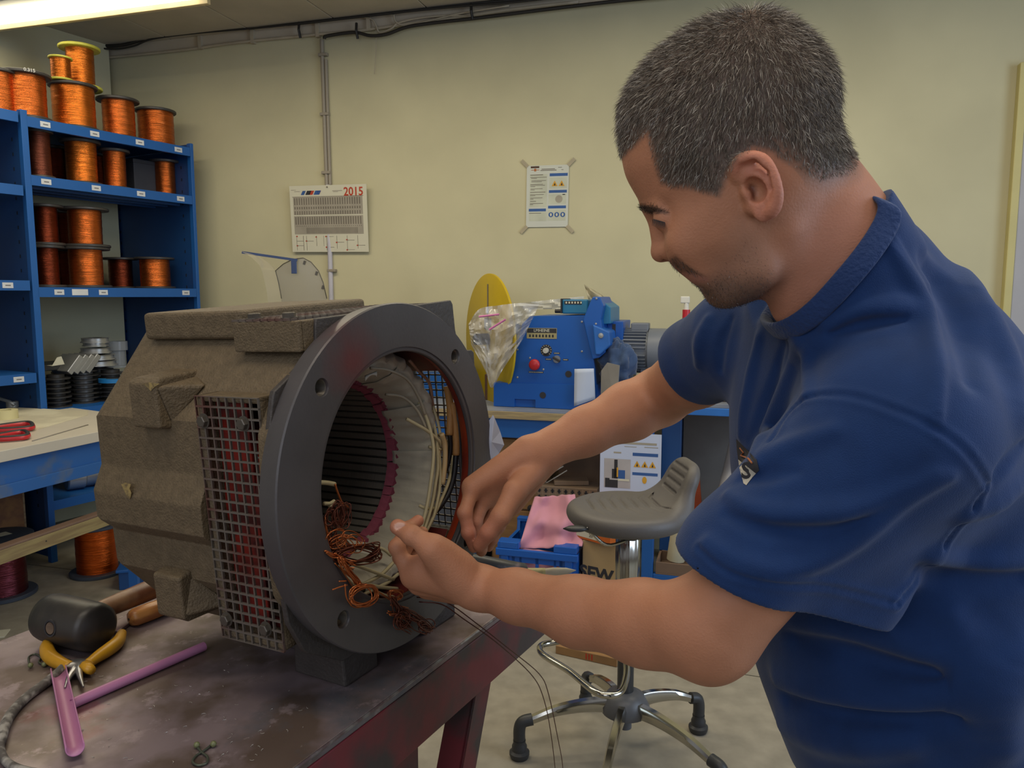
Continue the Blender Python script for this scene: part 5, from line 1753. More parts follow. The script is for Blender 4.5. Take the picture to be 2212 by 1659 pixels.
pk = thing('pink_cloth', 'pile of pink cloth heaped in the blue plastic crate', 'cloth', M=WALLM @ Matrix.Translation(((cx0 + cx1) / 2, ct_, CO - .12)))
MB(WALLM).grid(pcl, 30, 26).build('top_layer', m_pinkc, pk, smooth=180, solid=.004)
MB(WALLM).grid(lambda u, v_: (cx0 + .02 + (W_ - .04) * u, .02 + (ct_ - .03) * v_, CO - .045 + .018 * noise.noise(Vector((u * 6, v_ * 5, 0)))), 20, 12).build('bottom_layer', m_pinkc, pk, smooth=180, solid=.01)
# cardboard box with lettering
m_card = mat('cardboard', '#a58a60', 0.8, var=.05, scale=3)
KO = 0.93
kx0, kx1 = wpt(1256, 1240, KO)[0], wpt(1336, 1240, KO)[0]
kt = wpt(1300, 1172, KO)[1]
kbz = 0.0
cdb = thing('cardboard_box', 'tan cardboard box with black lettering behind the stool column', 'box', M=WALLM @ Matrix.Translation(((kx0 + kx1) / 2, 0, KO - .13)))
KM = WALLM @ Matrix.Translation(((kx0 + kx1) / 2, 0, KO)) @ rotM('Y', math.radians(-9))
wk = (kx1 - kx0)
MB(KM).box(-wk / 2, wk / 2, .001, kt, -.26, 0).build('body', m_card, cdb, bevel=.003)
MB(KM).box(-wk / 2, wk / 2, kt * .98, kt * .98 + .002, -.02, .0006).build('flap_tape', mat('box_tape', '#9c8b72', .3), cdb)
text_mesh('SEW', 0.080, KM @ Matrix.Translation((-.018, kt * .56, .0003)) @ rotM('Z', -.05), 'lettering_large', m_pdark, cdb, bold=.003, squash=1.0)
text_mesh('USOCOME', 0.037, KM @ Matrix.Translation((-.014, kt * .56 - .050, .0003)) @ rotM('Z', -.05), 'lettering_small', m_pdark, cdb, bold=.0010, squash=0.72)
m_or = mat('orange_carton', '#c0601c', 0.55, var=.04)
OM = WALLM @ Matrix.Translation(((kx0 + kx1) / 2 + .0, kt + .002, KO - .05)) @ rotM('Y', math.radians(-28))
ob = thing('orange_box', 'orange carton with yellow and white label on the cardboard box', 'box', M=OM)
ho = .105
MB(OM).box(-.10, .10, 0, ho, -.10, .07).build('body', m_or, ob, bevel=.003)
MB(OM).box(-.095, .025, .012, ho * .5, .07, .0706).build('white_label', m_paper, ob)
MB(OM).box(-.092, .005, ho * .5, ho * .86, .07, .0708).build('yellow_label', mat('yellow_label', '#cdb53a', .6), ob)
text_mesh('2.03.20', .026, OM @ Matrix.Translation((-.045, ho * .68, .0712)), 'label_text', mat('ochre_ink', '#8e7a20', .7), ob)
text_mesh('20', .022, OM @ Matrix.Translation((-.010, ho * .26, .0712)), 'label_number', m_print, ob)
# board and rolls behind the sleeve
x0_, x1_, y0_, y1_ = wall_box(1492, 1534, 1014, 1200, .60)
tag(MB(WALLM @ Matrix.Translation((x0_, 0, .60)) @ rotM('Z', .10)).box(-.03, x1_ - x0_, 0.01, y1_, -.03, 0).build('orange_board', mat('orange_brown_board', '#9c4320', .5), bevel=.002), 'orange-brown board leaning behind the stool back', 'board')
rl = [wpt(1616, 905, .45), wpt(1545, 1222, .80)]
pa = WALLM @ Vector((rl[0][0], rl[0][1], .45))
pb = WALLM @ Vector((rl[1][0], rl[1][1], .80))
ft = thing('film_roll', 'long leaning roll of cloudy plastic film under the right bench', 'roll', M=Matrix.Translation(pb))
MB().cyl(pb, pa, .062, n=32).build('roll', mat('cloudy_film', '#b2b2b8', .3, var=.05, alpha=.88), ft, smooth=40)
MB().cyl(pb - (pa - pb).normalized() * .002, pa + (pa - pb).normalized() * .004, .03, n=20).build('core', mat('core_tan', '#8f8272', .7), ft, smooth=40)
MB().cyl(pb.lerp(pa, .45), pb.lerp(pa, .50), .0635, n=32, cap=False).build('tape_band', mat('cream_tape', '#b9ae8e', .4), ft, smooth=40)
a_, b_ = wpt(1452, 1218, .90), wpt(1460, 1150, .88)
rr = thing('paper_roll', 'short cream paper roll standing in the brown tray', 'roll', M=WALLM @ Matrix.Translation((a_[0], a_[1], .86)))
q = MB(WALLM @ Matrix.Translation((a_[0] + .01, a_[1] + .0, .84)) @ rotM('Z', -.12) @ rotM('X', -PI / 2))
q.lathe([(0.012, 0), (0.040, 0), (0.040, .24), (0.012, .24), (0.012, 0)], 28).build('roll', mat('cream_roll', '#b9b297', .6), rr, smooth=40)
x0_, x1_, y0_, y1_ = wall_box(1416, 1500, 1212, 1238, .955)
ty = thing('tray', 'shallow brown tray on the blue trestle rail', 'tray', M=WALLM @ Matrix.Translation(((x0_ + x1_) / 2, y_r + .013, .88)))
m_tray = mat('brown_tray_wood', '#6d5848', .7, var=.1)
MB(WALLM).box(x0_, x1_ + .25, y_r + .0125, y_r + .02, .78, .955).build('bottom', m_tray, ty)
MB(WALLM).box(x0_, x1_ + .25, y_r + .0205, y_r + .065, .942, .955).build('front', m_tray, ty)
MB(WALLM).box(x0_, x0_ + .01, y_r + .0205, y_r + .065, .78, .942).build('side', m_tray, ty)
MB(WALLM).box(x0_, x1_ + .25, y_r + .0205, y_r + .065, .78, .79).build('back', m_tray, ty)
# things on the floor by the stool
def floor_box(name, label, cat, p, q_, depth, h_, m, extra=None):
    a, b = Vector(atZ(*p, 0.0)), Vector(atZ(*q_, 0.0))
    d = (b - a)
    L_ = d.length
    d.normalize()
    T = frameM(a, d, Vector((-d.y, d.x, 0)), (0, 0, 1))
    t = thing(name, label, cat, M=T)
    MB(T).box(0, L_, 0, depth, 0.0005, h_).build('body', m, t, bevel=.002)
    return t, T, L_


t, T, L_ = floor_box('wood_plank', 'short plank with red stencil marks on the floor behind the stool', 'plank', (1200, 1412), (1332, 1442), .10, .035, m_tanw)
for k in range(3):
    MB(T).box(L_ * .50 + k * .012, L_ * .50 + k * .012 + .006, -.0006, 0, .006, .030).build('red_stripe', m_pred, t)
t, T, L_ = floor_box('plank', 'pale plank lying on the floor before the cardboard box', 'plank', (1180, 1262), (1345, 1296), .10, .03, mat('pale_plank', '#9a8468', .7, var=.1, stretch=(1, 8, 8)))
t, T, L_ = floor_box('machine_pad', 'dark blue rubber block on the floor behind the table leg', 'block', (1088, 1400), (1120, 1392), .10, .055, mat('navy_rubber', '#1d2838', .5))
MB(T).box(-.01, L_ + .01, -.01, .11, .055, .068).build('cap', mat('navy_rubber', '#1d2838', .5), t, bevel=.003)


def crin(u, v_):
    p_ = atZ(1230 + 90 * u, 1283 - 14 * v_, 0)
    return (p_[0], p_[1], .034 + .016 * abs(noise.noise(Vector((u * 9, v_ * 5, 2)))))


tag(MB().grid(crin, 26, 8).build('plastic_wrap', mat('white_wrap', '#b5b5b8', .3, alpha=.7), smooth=60), 'crumpled clear wrap on the pale plank by the cardboard box', 'film')

# ------------------------------------------------------------------ work stool
m_chr = mat('chrome', '#b9b6ac', 0.14, 1.0, var=.03)
m_sblk = mat('black_stool_plastic', '#2f3032', 0.45)
SX, SY = 0.362, 2.33
st = thing('work_stool', 'grey saddle-shaped work stool on chrome five-star base with footring', 'stool', loc=(SX, SY, 0))
tips = [atZ(1122, 1636, 0), atZ(1508, 1580, 0), atZ(1265, 1528, 0), atZ(1300, 1790, 0), atZ(1560, 1745, 0)]
for tp in tips:
    tp = Vector((tp[0], tp[1], 0))
    d = Vector((tp.x - SX, tp.y - SY, 0))
    R_ = d.length
    d.normalize()
    T = frameM((SX, SY, 0), d, Vector((-d.y, d.x, 0)), (0, 0, 1))
    q = MB(T)
    sect = [(-.013, -.016), (.013, -.016), (.016, .008), (.010, .020), (-.010, .020), (-.016, .008)]
    path = [(0.03, .150), (R_ * .35, .158), (R_ * .65, .148), (R_ * .9, .122)]
    path = smooth_pts([(a, 0, b) for a, b in path], 5)
    vs = []
    for k, (a, _, b) in enumerate(path):
        s_ = 1.0 - .25 * k / len(path)
        vs += [(a, y_ * s_, b + z_ * s_ * (1.3 - .5 * k / len(path))) for y_, z_ in sect]
    n6 = 6
    fs = [(i * n6 + j, i * n6 + (j + 1) % n6, (i + 1) * n6 + (j + 1) % n6, (i + 1) * n6 + j) for i in range(len(path) - 1) for j in range(n6)]
    fs += [tuple(range(n6)), tuple(len(vs) - n6 + j for j in range(n6))]
    lg = q.add(vs, fs).build('leg', m_chr, st, smooth=35)
    q = MB(T)
    q.tube(smooth_pts([(R_ * .88, 0, .125), (R_ * .97, 0, .118), (R_, 0, .095), (R_, 0, .05)], 5), .019, 12)
    q.build('end_elbow', m_sblk, lg, smooth=60)
    MB(T @ Matrix.Translation((R_, 0, 0))).lathe([(0.0001, .001), (.028, .001), (.032, .012), (.032, .020), (.024, .026), (.024, .04), (.02, .048), (.02, .06)], 20).build('glide_foot', m_sblk, lg, smooth=50)
SMx = Matrix.Translation((SX, SY, 0))
MB(SMx).lathe([(0.0001, .075), (.022, .075), (.022, .11), (.045, .115), (.075, .13), (.078, .15), (.060, .185), (.034, .20), (.0001, .20)], 32).build('hub', mat('grey_hub', '#57585c', .4), st, smooth=50)
MB(SMx).cyl((0, 0, .19), (0, 0, .46), .026, n=24).build('lower_column', m_sblk, st, smooth=40)
MB(SMx).lathe([(.027, .44), (.036, .445), (.036, .475), (.030, .48)], 24).build('footring_clamp', m_chr, st, smooth=40)
q = MB(SMx)
q.lathe([(.030, .46), (.036, .47), (.036, .70), (.030, .71)], 32, rfun=lambda r, z_, a: r * (1 + .07 * math.cos(a * 8)))
q.build('upper_column', m_chr, st, smooth=40)
zf = .40
ring = [atZ(px, py, zf) for px, py in ((1352, 1442), (1353, 1470), (1340, 1495), (1312, 1502), (1282, 1492), (1230, 1450), (1178, 1418), (1166, 1404), (1172, 1393), (1200, 1387), (1280, 1385), (1345, 1390))]
zz = [zf + .035, zf + .015] + [zf] * 8 + [zf + .02, zf + .04]
MB().tube(smooth_pts([(p_[0], p_[1], z_) for p_, z_ in zip(ring, zz)], 6), .0095, 12).build('foot_ring', m_chr, st, smooth=180)
lv = atY(1245, 1142, 2.20)
MB().tube(smooth_pts([(SX, SY - .02, .70), (lv[0] + .09, 2.22, .715), (lv[0] + .03, 2.2, lv[2] + .005)], 5), .005, 8).build('lever', m_chr, st, smooth=180)
MB(Matrix.Translation((lv[0], 2.2, lv[2])) @ Matrix.Scale(2.0, 4, (1, 0, 0)) @ Matrix.Scale(.5, 4, (0, 0, 1))).lathe([(0.0001, -.018), (.012, -.014), (.020, 0), (.012, .014), (0.0001, .018)], 20).build('lever_paddle', m_sblk, st, smooth=180)
# ------------------------------------------------------------------ implicit surfaces (numpy) -> one continuous mesh
V3 = lambda *a: np.array(a, float)


def cap_d(P, a, b, r0, r1=None):
    r1 = r0 if r1 is None else r1
    a, b = np.asarray(a, float), np.asarray(b, float)
    ab = b - a
    t = np.clip(((P - a) @ ab) / max(ab @ ab, 1e-12), 0, 1)
    return np.linalg.norm(P - a - t[:, None] * ab, axis=1) - (r0 + (r1 - r0) * t)


def ell_d(P, c, rad, R=None):
    """R rows = ellipsoid axes"""
    Q = P - np.asarray(c, float)
    if R is not None:
        Q = Q @ np.asarray(R, float).T
    rad = np.asarray(rad, float)
    k0 = np.linalg.norm(Q / rad, axis=1)
    k1 = np.linalg.norm(Q / (rad * rad), axis=1)
    return k0 * (k0 - 1) / np.maximum(k1, 1e-9)


def smin(a, b, k):
    h = np.clip(0.5 + 0.5 * (b - a) / k, 0, 1)
    return b + (a - b) * h - k * h * (1 - h)


def smax(a, b, k):
    return -smin(-a, -b, k)


def chain(P, pts, rads, k=0.01):
    d = None
    for i in range(len(pts) - 1):
        c = cap_d(P, pts[i], pts[i + 1], rads[i], rads[i + 1])
        d = c if d is None else smin(d, c, k)
    return d


def surfnet(f, lo, hi, h, levels=4, slack=1.35):
    """surface of f == 0 as (verts, quads), refined only near the surface"""
    lo = np.array(lo, float)
    hi = np.array(hi, float)
    big = h * 2 ** levels
    n = np.ceil((hi - lo) / big).astype(int)
    g = np.stack(np.meshgrid(*[np.arange(k) for k in n], indexing='ij'), -1).reshape(-1, 3)
    size = big
    offs = np.array([(i, j, k) for i in (0, 1) for j in (0, 1) for k in (0, 1)])
    for lv in range(levels + 1):
        c = lo + (g + 0.5) * size
        v = np.concatenate([f(c[i:i + 400000]) for i in range(0, len(c), 400000)])
        if lv < levels:
            g = g[np.abs(v) < size * 0.87 * slack + 0.002]
            g = (g[:, None, :] * 2 + offs[None]).reshape(-1, 3)
            size /= 2
        else:
            g = g[np.abs(v) < size * 0.87 * slack + 0.001]
    N = np.array([1 << 20, 1 << 10, 1])
    N = np.array([2 ** 24, 2 ** 12, 1], dtype=np.int64)
    g = g.astype(np.int64)
    ck = ((g[:, None, :] + offs[None]) @ N).reshape(-1)
    uk, inv = np.unique(ck, return_inverse=True)
    cp = np.stack([uk // N[0], (uk % N[0]) // N[1], uk % N[1]], -1)
    cv = np.concatenate([f(lo + cp[i:i + 400000] * h) for i in range(0, len(cp), 400000)])
    val = cv[inv.reshape(-1)].reshape(-1, 8)
    s = val < 0
    act = s.any(1) & ~s.all(1)
    g, val, s = g[act], val[act], s[act]
    edges = [(0, 1), (2, 3), (4, 5), (6, 7), (0, 2), (1, 3), (4, 6), (5, 7), (0, 4), (1, 5), (2, 6), (3, 7)]
    acc = np.zeros((len(g), 3))
    cnt = np.zeros(len(g))
    for a, b in edges:
        m = s[:, a] != s[:, b]
        va, vb = val[m, a], val[m, b]
        t = va / (va - vb)
        acc[m] += offs[a] + (offs[b] - offs[a]) * t[:, None]
        cnt[m] += 1
    verts = lo + (g + acc / cnt[:, None]) * h
    key = g @ N
    order = np.argsort(key)
    sk = key[order]

    def find(k):
        i = np.searchsorted(sk, k)
        i = np.minimum(i, len(sk) - 1)
        ok = sk[i] == k
        return order[i], ok
    quads_ = []
    for ax, (c1, u, w_) in enumerate((((0, 4), 1, 2), ((0, 2), 2, 0), ((0, 1), 0, 1))):
        m = s[:, c1[0]] != s[:, c1[1]]
        idx = np.nonzero(m)[0]
        k0 = key[idx]
        du, dw = N[u], N[w_]
        a, oa = find(k0 - du)
        b, ob = find(k0 - du - dw)
        c, oc = find(k0 - dw)
        ok = oa & ob & oc
        q = np.stack([idx, a, b, c], -1)[ok]
        flip = s[idx[ok], c1[0]]
        q[~flip] = q[~flip][:, ::-1]
        quads_.append(q)
    return verts, np.concatenate(quads_)


def mesh_from(verts, faces, name, m, parent=None, colors=None, smooth_it=0):
    inv = np.array(ROOT.get(parent.name, Matrix.Identity(4)).inverted()) if parent else np.eye(4)
    V = verts @ inv[:3, :3].T + inv[:3, 3]
    me = bpy.data.meshes.new(name)
    me.vertices.add(len(V))
    me.vertices.foreach_set('co', V.astype(np.float32).ravel())
    F = np.asarray(faces)
    k = F.shape[1]
    me.loops.add(F.size)
    me.loops.foreach_set('vertex_index', F.astype(np.int32).ravel())
    me.polygons.add(len(F))
    me.polygons.foreach_set('loop_start', np.arange(0, F.size, k, dtype=np.int32))
    me.polygons.foreach_set('use_smooth', np.ones(len(F), dtype=bool))
    me.update(calc_edges=True)
    me.validate()
    if colors is not None:
        at = me.color_attributes.new('Col', 'FLOAT_COLOR', 'POINT')
        c4 = np.concatenate([colors, np.ones((len(colors), 1))], 1).astype(np.float32)
        at.data.foreach_set('color', c4.ravel())
    me.materials.append(m)
    o = bpy.data.objects.new(name, me)
    COL.objects.link(o)
    if parent:
        o.parent = parent
        ROOT[o.name] = ROOT.get(parent.name, Matrix.Identity(4))
    return o


def noise3(P, scale, seed=0):
    """cheap smooth pseudo-noise from sines, vectorised"""
    r = np.random.RandomState(seed)
    out = np.zeros(len(P))
    for k in range(6):
        d = r.normal(size=3)
        d /= np.linalg.norm(d)
        out += np.sin((P @ d) * scale * (0.7 + 0.6 * r.rand()) + r.rand() * 6.28 + 1.3 * np.sin((P @ r.normal(size=3)) * scale * 0.6))
    return out / 6


# ---- stool seat: a saddle with a raised back and moulded grooves
def seat_f(P):
    x, y, z = P[:, 0] - SX, P[:, 1] - SY, P[:, 2]
    # seat frame: u towards the back rest (right), w across
    cu, su = math.cos(0.10), math.sin(0.10)
    u = cu * x + su * y
    w_ = -su * x + cu * y
    top = 0.812 + 0.16 * w_ ** 2 * 0 - 0.10 * (np.clip(-u - 0.02, 0, 1)) ** 2 + 0.004 * np.cos(w_ * 20)
    Q = np.stack([u, w_, z - 0.79], -1)
    th = 0.040
    rr = np.sqrt((u + 0.005) ** 2 / 0.188 ** 2 + w_ ** 2 / 0.195 ** 2)
    pan2 = (rr - 1) * 0.19
    dz = np.abs(z - (top - th * 0.75)) - th * 0.75
    pan = smax(pan2, dz, 0.035)
    # back rest: slab curving up
    B0, B1 = V3(0.145, 0.03, 0.80), V3(0.205, 0.03, 0.935)
    d = (B1 - B0) / np.linalg.norm(B1 - B0)
    nrm_ = V3(d[2], 0, -d[0])
    rel = np.stack([u, w_, z], -1) - B0
    al = rel @ d
    ac = rel[:, 1]
    no_ = rel @ nrm_
    L_ = 0.150
    wid = 0.130 - 0.035 * np.clip(al / L_, 0, 1)
    side = np.sqrt(np.maximum(np.abs(ac) - (wid - 0.06), 0) ** 2 + np.maximum(np.maximum(al - (L_ - 0.06), -al - 0.0), 0) ** 2) - 0.06
    bk = smax(side, np.abs(no_ + 0.25 * (ac ** 2)) - 0.022, 0.03)
    f = smin(pan, bk, 0.055)
    # grooves across the pan (fanned) and slots in the back
    for i in range(7):
        u0 = -0.13 + 0.034 * i
        pts = [(u0 + 0.035, -0.125 + .004 * i, 0.812), (u0 + .008, -0.05, 0.813), (u0 + .008, 0.05, .813), (u0 + 0.035, 0.125 - .004 * i, .812)]
        w3 = [V3(cu * a - su * b, su * a + cu * b, c) + V3(SX, SY, -0.10 * max(-a - .02, 0) ** 2) for a, b, c in pts]
        f = smax(f, -chain(P, w3, [0.0042] * 4, 0.002), 0.004)
    for i in range(5):
        a_ = 0.012 + 0.027 * i
        for_pts = []
        for b in (-0.062, 0, 0.062):
            p_ = B0 + d * a_ + V3(0, b, 0) - nrm_ * (0.022 + 0.25 * b * b)
            for_pts.append(V3(cu * p_[0] - su * p_[1], su * p_[0] + cu * p_[1], p_[2]) + V3(SX, SY, 0))
        f = smax(f, -chain(P, for_pts, [0.0050] * 3, 0.002), 0.003)
    return f


vv, ff = surfnet(seat_f, (SX - .26, SY - .24, .68), (SX + .30, SY + .26, 1.0), 0.004, 3, 1.6)
mesh_from(vv, ff, 'seat', mat('grey_seat_foam', '#5c5856', 0.5, var=.06, bump=.15, bscale=500), st)
MB(SMx).lathe([(.034, .70), (.06, .72), (.10, .735), (.10, .745), (.0001, .745)], 28).build('seat_plate', m_sblk, st, smooth=40)
# ------------------------------------------------------------------ the man: skeleton
Wp = lambda px, py, Y: atY(px, py, Y)
Ls, Le, Lw = Wp(1890, 930, .735), Wp(1522, 1378, .745), Wp(1040, 1270, .965)
Rs, Re, Rw = Wp(1600, 735, 1.07), Wp(1425, 858, 1.29), Wp(1150, 985, 1.19)
print('arm lengths', [round(float(np.linalg.norm(a - b)), 3) for a, b in ((Ls, Le), (Le, Lw), (Rs, Re), (Re, Rw), (Ls, Rs))])

# head frame
PIT, YAW, ROLL = math.radians(38), math.radians(13), math.radians(5)
hf = V3(-math.cos(YAW) * math.cos(PIT), math.sin(YAW) * math.cos(PIT), -math.sin(PIT))
hl = V3(-math.sin(YAW), -math.cos(YAW), 0)
hl = hl / np.linalg.norm(hl)
hu = np.cross(hf, hl)
if hu[2] < 0:
    hu = -hu
# roll: top of the head leans towards the viewer
hu, hl = hu * math.cos(ROLL) + hl * math.sin(ROLL), hl * math.cos(ROLL) - hu * math.sin(ROLL)
HO = Wp(1622, 405, .800)                         # ear canal projected on the mid plane


def hloc(px, py, off=0.0):
    """pixel on the plane parallel to the head's mid plane -> local (forward, up)"""
    p = atP(px, py, HO + hl * off, hl) - HO
    return float(p @ hf), float(p @ hu)


def hw(x, y, z):
    return HO + hf * x + hl * y + hu * z


prof_px = [(1392, 454), (1372, 420), (1353, 385), (1344, 350), (1339, 310), (1337, 270), (1344, 225), (1366, 180), (1403, 133), (1448, 94), (1500, 60),
           (1550, 40), (1600, 29), (1645, 25), (1678, 34), (1712, 53), (1749, 86), (1781, 124), (1799, 165), (1804, 205), (1803, 250), (1806, 295), (1812, 335),
           (1800, 400), (1770, 470), (1730, 530), (1695, 575), (1671, 610), (1650, 636), (1619, 652), (1584, 659), (1563, 656), (1546, 648), (1534, 638), (1522, 629), (1510, 621),
           (1497, 612), (1489, 602), (1484, 593), (1475, 584), (1466, 577), (1458, 567), (1453, 556), (1450, 535), (1439, 508), (1424, 483), (1405, 467)]
prof_l = [hloc(*p_) for p_ in prof_px]
pcl_ = smooth_pts([(a, b, 0) for a, b in prof_l + [prof_l[0]]], 3)[:-1]
PL = np.array([(a, b) for a, b, _ in pcl_])
# signed distance grid of the profile
gx = np.arange(PL[:, 0].min() - .05, PL[:, 0].max() + .05, .0015)
gz = np.arange(PL[:, 1].min() - .05, PL[:, 1].max() + .05, .0015)
GX, GZ = np.meshgrid(gx, gz, indexing='ij')
Q = np.stack([GX.ravel(), GZ.ravel()], -1)


def poly_sd(Q, PLy):
    d = np.full(len(Q), 9.0)
    ins = np.zeros(len(Q), bool)
    for i in range(len(PLy)):
        a, b = PLy[i], PLy[(i + 1) % len(PLy)]
        ab = b - a
        t = np.clip(((Q - a) @ ab) / max(ab @ ab, 1e-12), 0, 1)
        d = np.minimum(d, np.linalg.norm(Q - a - t[:, None] * ab, axis=1))
        c = (a[1] > Q[:, 1]) != (b[1] > Q[:, 1])
        with np.errstate(divide='ignore', invalid='ignore'):
            xi = (b[0] - a[0]) * (Q[:, 1] - a[1]) / (b[1] - a[1]) + a[0]
        ins ^= c & (Q[:, 0] < xi)
    return np.where(ins, d, -d)


SDG = poly_sd(Q, PL).reshape(GX.shape)


def grid_lookup(G, x, z):
    u = np.clip((x - gx[0]) / .0015, 0, len(gx) - 1.001)
    v = np.clip((z - gz[0]) / .0015, 0, len(gz) - 1.001)
    i, j = u.astype(int), v.astype(int)
    a, b = u - i, v - j
    return G[i, j] * (1 - a) * (1 - b) + G[i + 1, j] * a * (1 - b) + G[i, j + 1] * (1 - a) * b + G[i + 1, j + 1] * a * b


def L2(px, py, y=0.0, dx=0.0, dz=0.0):
    a, b = hloc(px, py, y)
    return V3(a + dx, y, b + dz)


_er = [(1606, 392, -.006, .003), (1590, 380, -.004, .0036), (1588, 362, .000, .0040), (1602, 345, .005, .0043), (1625, 339, .010, .0042), (1650, 347, .013, .0042),
       (1668, 374, .015, .0040), (1678, 408, .015, .0040), (1677, 436, .012, .0044), (1665, 458, .007, .0060)]
_e4 = [L2(a_, b_, .080 + c_) for a_, b_, c_, d_ in _er]
EARRIM = [np.array(p_) for p_ in smooth_pts(_e4, 3)]
EARR = list(np.interp(np.linspace(0, len(_er) - 1, len(EARRIM)), range(len(_er)), [q_[3] for q_ in _er]))


def head_f(Pw):
    R = np.stack([hf, hl, hu])
    P = (Pw - HO) @ R.T
    x, y, z = P[:, 0], P[:, 1], P[:, 2]
    ay = np.abs(y)
    d = grid_lookup(SDG, x, z)
    w_ = np.interp(z, [-.12, -.09, -.06, -.03, 0, .03, .07, .12], [.050, .056, .062, .069, .073, .076, .077, .074])
    fr = np.clip((x - .03) / .075, 0, 1)
    w_ = w_ * (1 - .20 * fr * fr * (3 - 2 * fr))
    D = np.interp(z, [-.09, -.02, .05, .1], [.050, .055, .075, .085])
    g = np.sqrt((ay / w_) ** 2 + np.clip(1 - d / D, 0, None) ** 2)
    f = (g - 1) * .055
    Pm = np.stack([x, ay, z], -1)
    # cheekbone, temple hollow, jaw
    f = smin(f, ell_d(Pm, L2(1500, 505, .046), (.024, .011, .016)), .030)
    f = smax(f, -ell_d(Pm, L2(1440, 425, .082), (.028, .014, .022)), .02)
    f = smin(f, cap_d(Pm, L2(1650, 585, .046), L2(1575, 622, .028), .014, .014), .025)
    # brow ridge
    f = smin(f, cap_d(Pm, L2(1397, 450, .0, -.004), L2(1418, 456, .034, -.004), .006, .005), .010)
    # eye sockets and lids
    f = smax(f, -ell_d(Pm, L2(1410, 480, .030, .012, -.002), (.0155, .017, .0115)), .012)
    ec = L2(1428, 480, .030, -.0055, .0)
    f = smin(f, ell_d(Pm, ec, (.0127, .0136, .0114)), .006)
    # lower cheek volume beside the nose, nasolabial fold
    f = smin(f, ell_d(Pm, L2(1490, 538, .030), (.018, .015, .020)), .022)
    f = smin(f, ell_d(Pm, L2(1520, 572, .030), (.015, .012, .016)), .020)
    f = smax(f, -cap_d(Pm, L2(1456, 545, .020, .002), L2(1500, 588, .031, .002), .0012, .0008), .006)
    # nose
    n = cap_d(P, L2(1404, 467, 0, -.005), L2(1419, 540, 0, -.005), .0068, .0085)
    n = smin(n, cap_d(P, L2(1418, 475, 0, -.004), L2(1438, 538, 0, -.004), .0095, .0125), .006)
    n = smin(n, ell_d(P, L2(1427, 547, 0, -.001), (.0105, .0115, .0095)), .008)
    n = smin(n, ell_d(Pm, L2(1441, 543, .0125, -.002), (.0095, .0065, .0080)), .005)
    n = smax(n, -ell_d(Pm, L2(1440, 560, .0065), (.0045, .0035, .0035)), .002)
    f = smin(f, n, .009)
    # lips
    ul = chain(Pm, [L2(1479, 583, 0, -.0048), L2(1485, 585, .012, -.0052), L2(1518, 596, .026, -.004)], [.0044, .0042, .0018], .004)
    ll = chain(Pm, [L2(1492, 601, 0, -.0055), L2(1497, 602, .012, -.006), L2(1522, 601, .025, -.004)], [.0056, .0050, .0018], .004)
    f = smin(f, ul, .005)
    f = smin(f, ll, .005)
    f = smax(f, -chain(Pm, [L2(1481, 592, 0, .0005), L2(1489, 593, .013, .0005), L2(1526, 601, .028, .0)], [.0009] * 3, .002), .0022)
    # chin
    f = smin(f, ell_d(P, L2(1556, 632, 0), (.014, .018, .014)), .014)
    # ear (both sides)
    eo = .080
    E_ = lambda px, py, o: L2(px, py, eo + o)
    R0 = np.stack([V3(1, 0, 0), V3(0, 1, 0), V3(0, 0, 1)])
    m = (ay > .045) & (x < .04) & (x > -.07) & (z > -.07) & (z < .07)
    if m.any():
        Q = Pm[m]
        base = ell_d(Q, E_(1640, 402, -.002), (.019, .009, .030), None)
        rim = chain(Q, EARRIM, EARR, .0045) if True else chain(Q, [E_(1606, 392, -.006), E_(1590, 380, -.004), E_(1588, 362, .000), E_(1602, 345, .005), E_(1625, 339, .010), E_(1650, 347, .013), E_(1668, 374, .015), E_(1678, 408, .015),
                        E_(1677, 436, .012), E_(1665, 458, .007)], [.003, .0036, .0040, .0043, .0042, .0042, .0040, .0040, .0044, .0060], .003)
        lobe = ell_d(Q, E_(1648, 459, .003), (.0085, .0045, .0095))
        anti = chain(Q, [E_(1616, 372, .002), E_(1640, 378, .006), E_(1656, 400, .008), E_(1656, 425, .007), E_(1643, 444, .004)], [.0024, .0036, .0038, .0036, .0034], .004)
        tragus = ell_d(Q, E_(1613, 420, -.003), (.0045, .006, .0075))
        back = chain(Q, [E_(1622, 372, -.006), E_(1640, 405, -.004), E_(1632, 445, -.006)], [.012, .013, .010], .01)
        e = smin(rim, lobe, .004)
        e = smin(e, back, .004)
        e = smin(e, anti, .003)
        # concha hollow
        e = smax(e, -ell_d(Q, E_(1630, 410, .006), (.0098, .0115, .0125)), .003)
        e = smax(e, -cap_d(Q, E_(1622, 405, .006), E_(1621, 402, -.020), .0035, .003), .002)
        e = smax(e, -chain(Q, [E_(1604, 362, .008), E_(1628, 354, .012), E_(1654, 374, .015), E_(1666, 408, .014)], [.0036, .0036, .003, .0026], .003), .003)
        e = smin(e, tragus, .003)
        f[m] = smin(f[m], e, .005)
    return f


def neck_f(P):
    a, b = Wp(1715, 445, .81), Wp(1812, 600, .835)
    ax = (b - a) / np.linalg.norm(b - a)
    rel = P - a
    al = rel @ ax
    yy = rel @ hl
    pz = rel - al[:, None] * ax - yy[:, None] * hl
    r = np.sqrt(np.maximum((pz ** 2).sum(1), 0) + (yy * 1.16) ** 2)
    L_ = np.linalg.norm(b - a)
    tt = np.clip(al / L_, -.3, 1.6)
    rad = .0735 + .006 * tt
    f = smax(r - rad, np.abs(al - L_ * .3) - L_ * .85, .03)
    # sternomastoid cord
    f = smin(f, cap_d(P, Wp(1700, 500, .750), Wp(1706, 672, .80), .010, .008), .035)
    return f


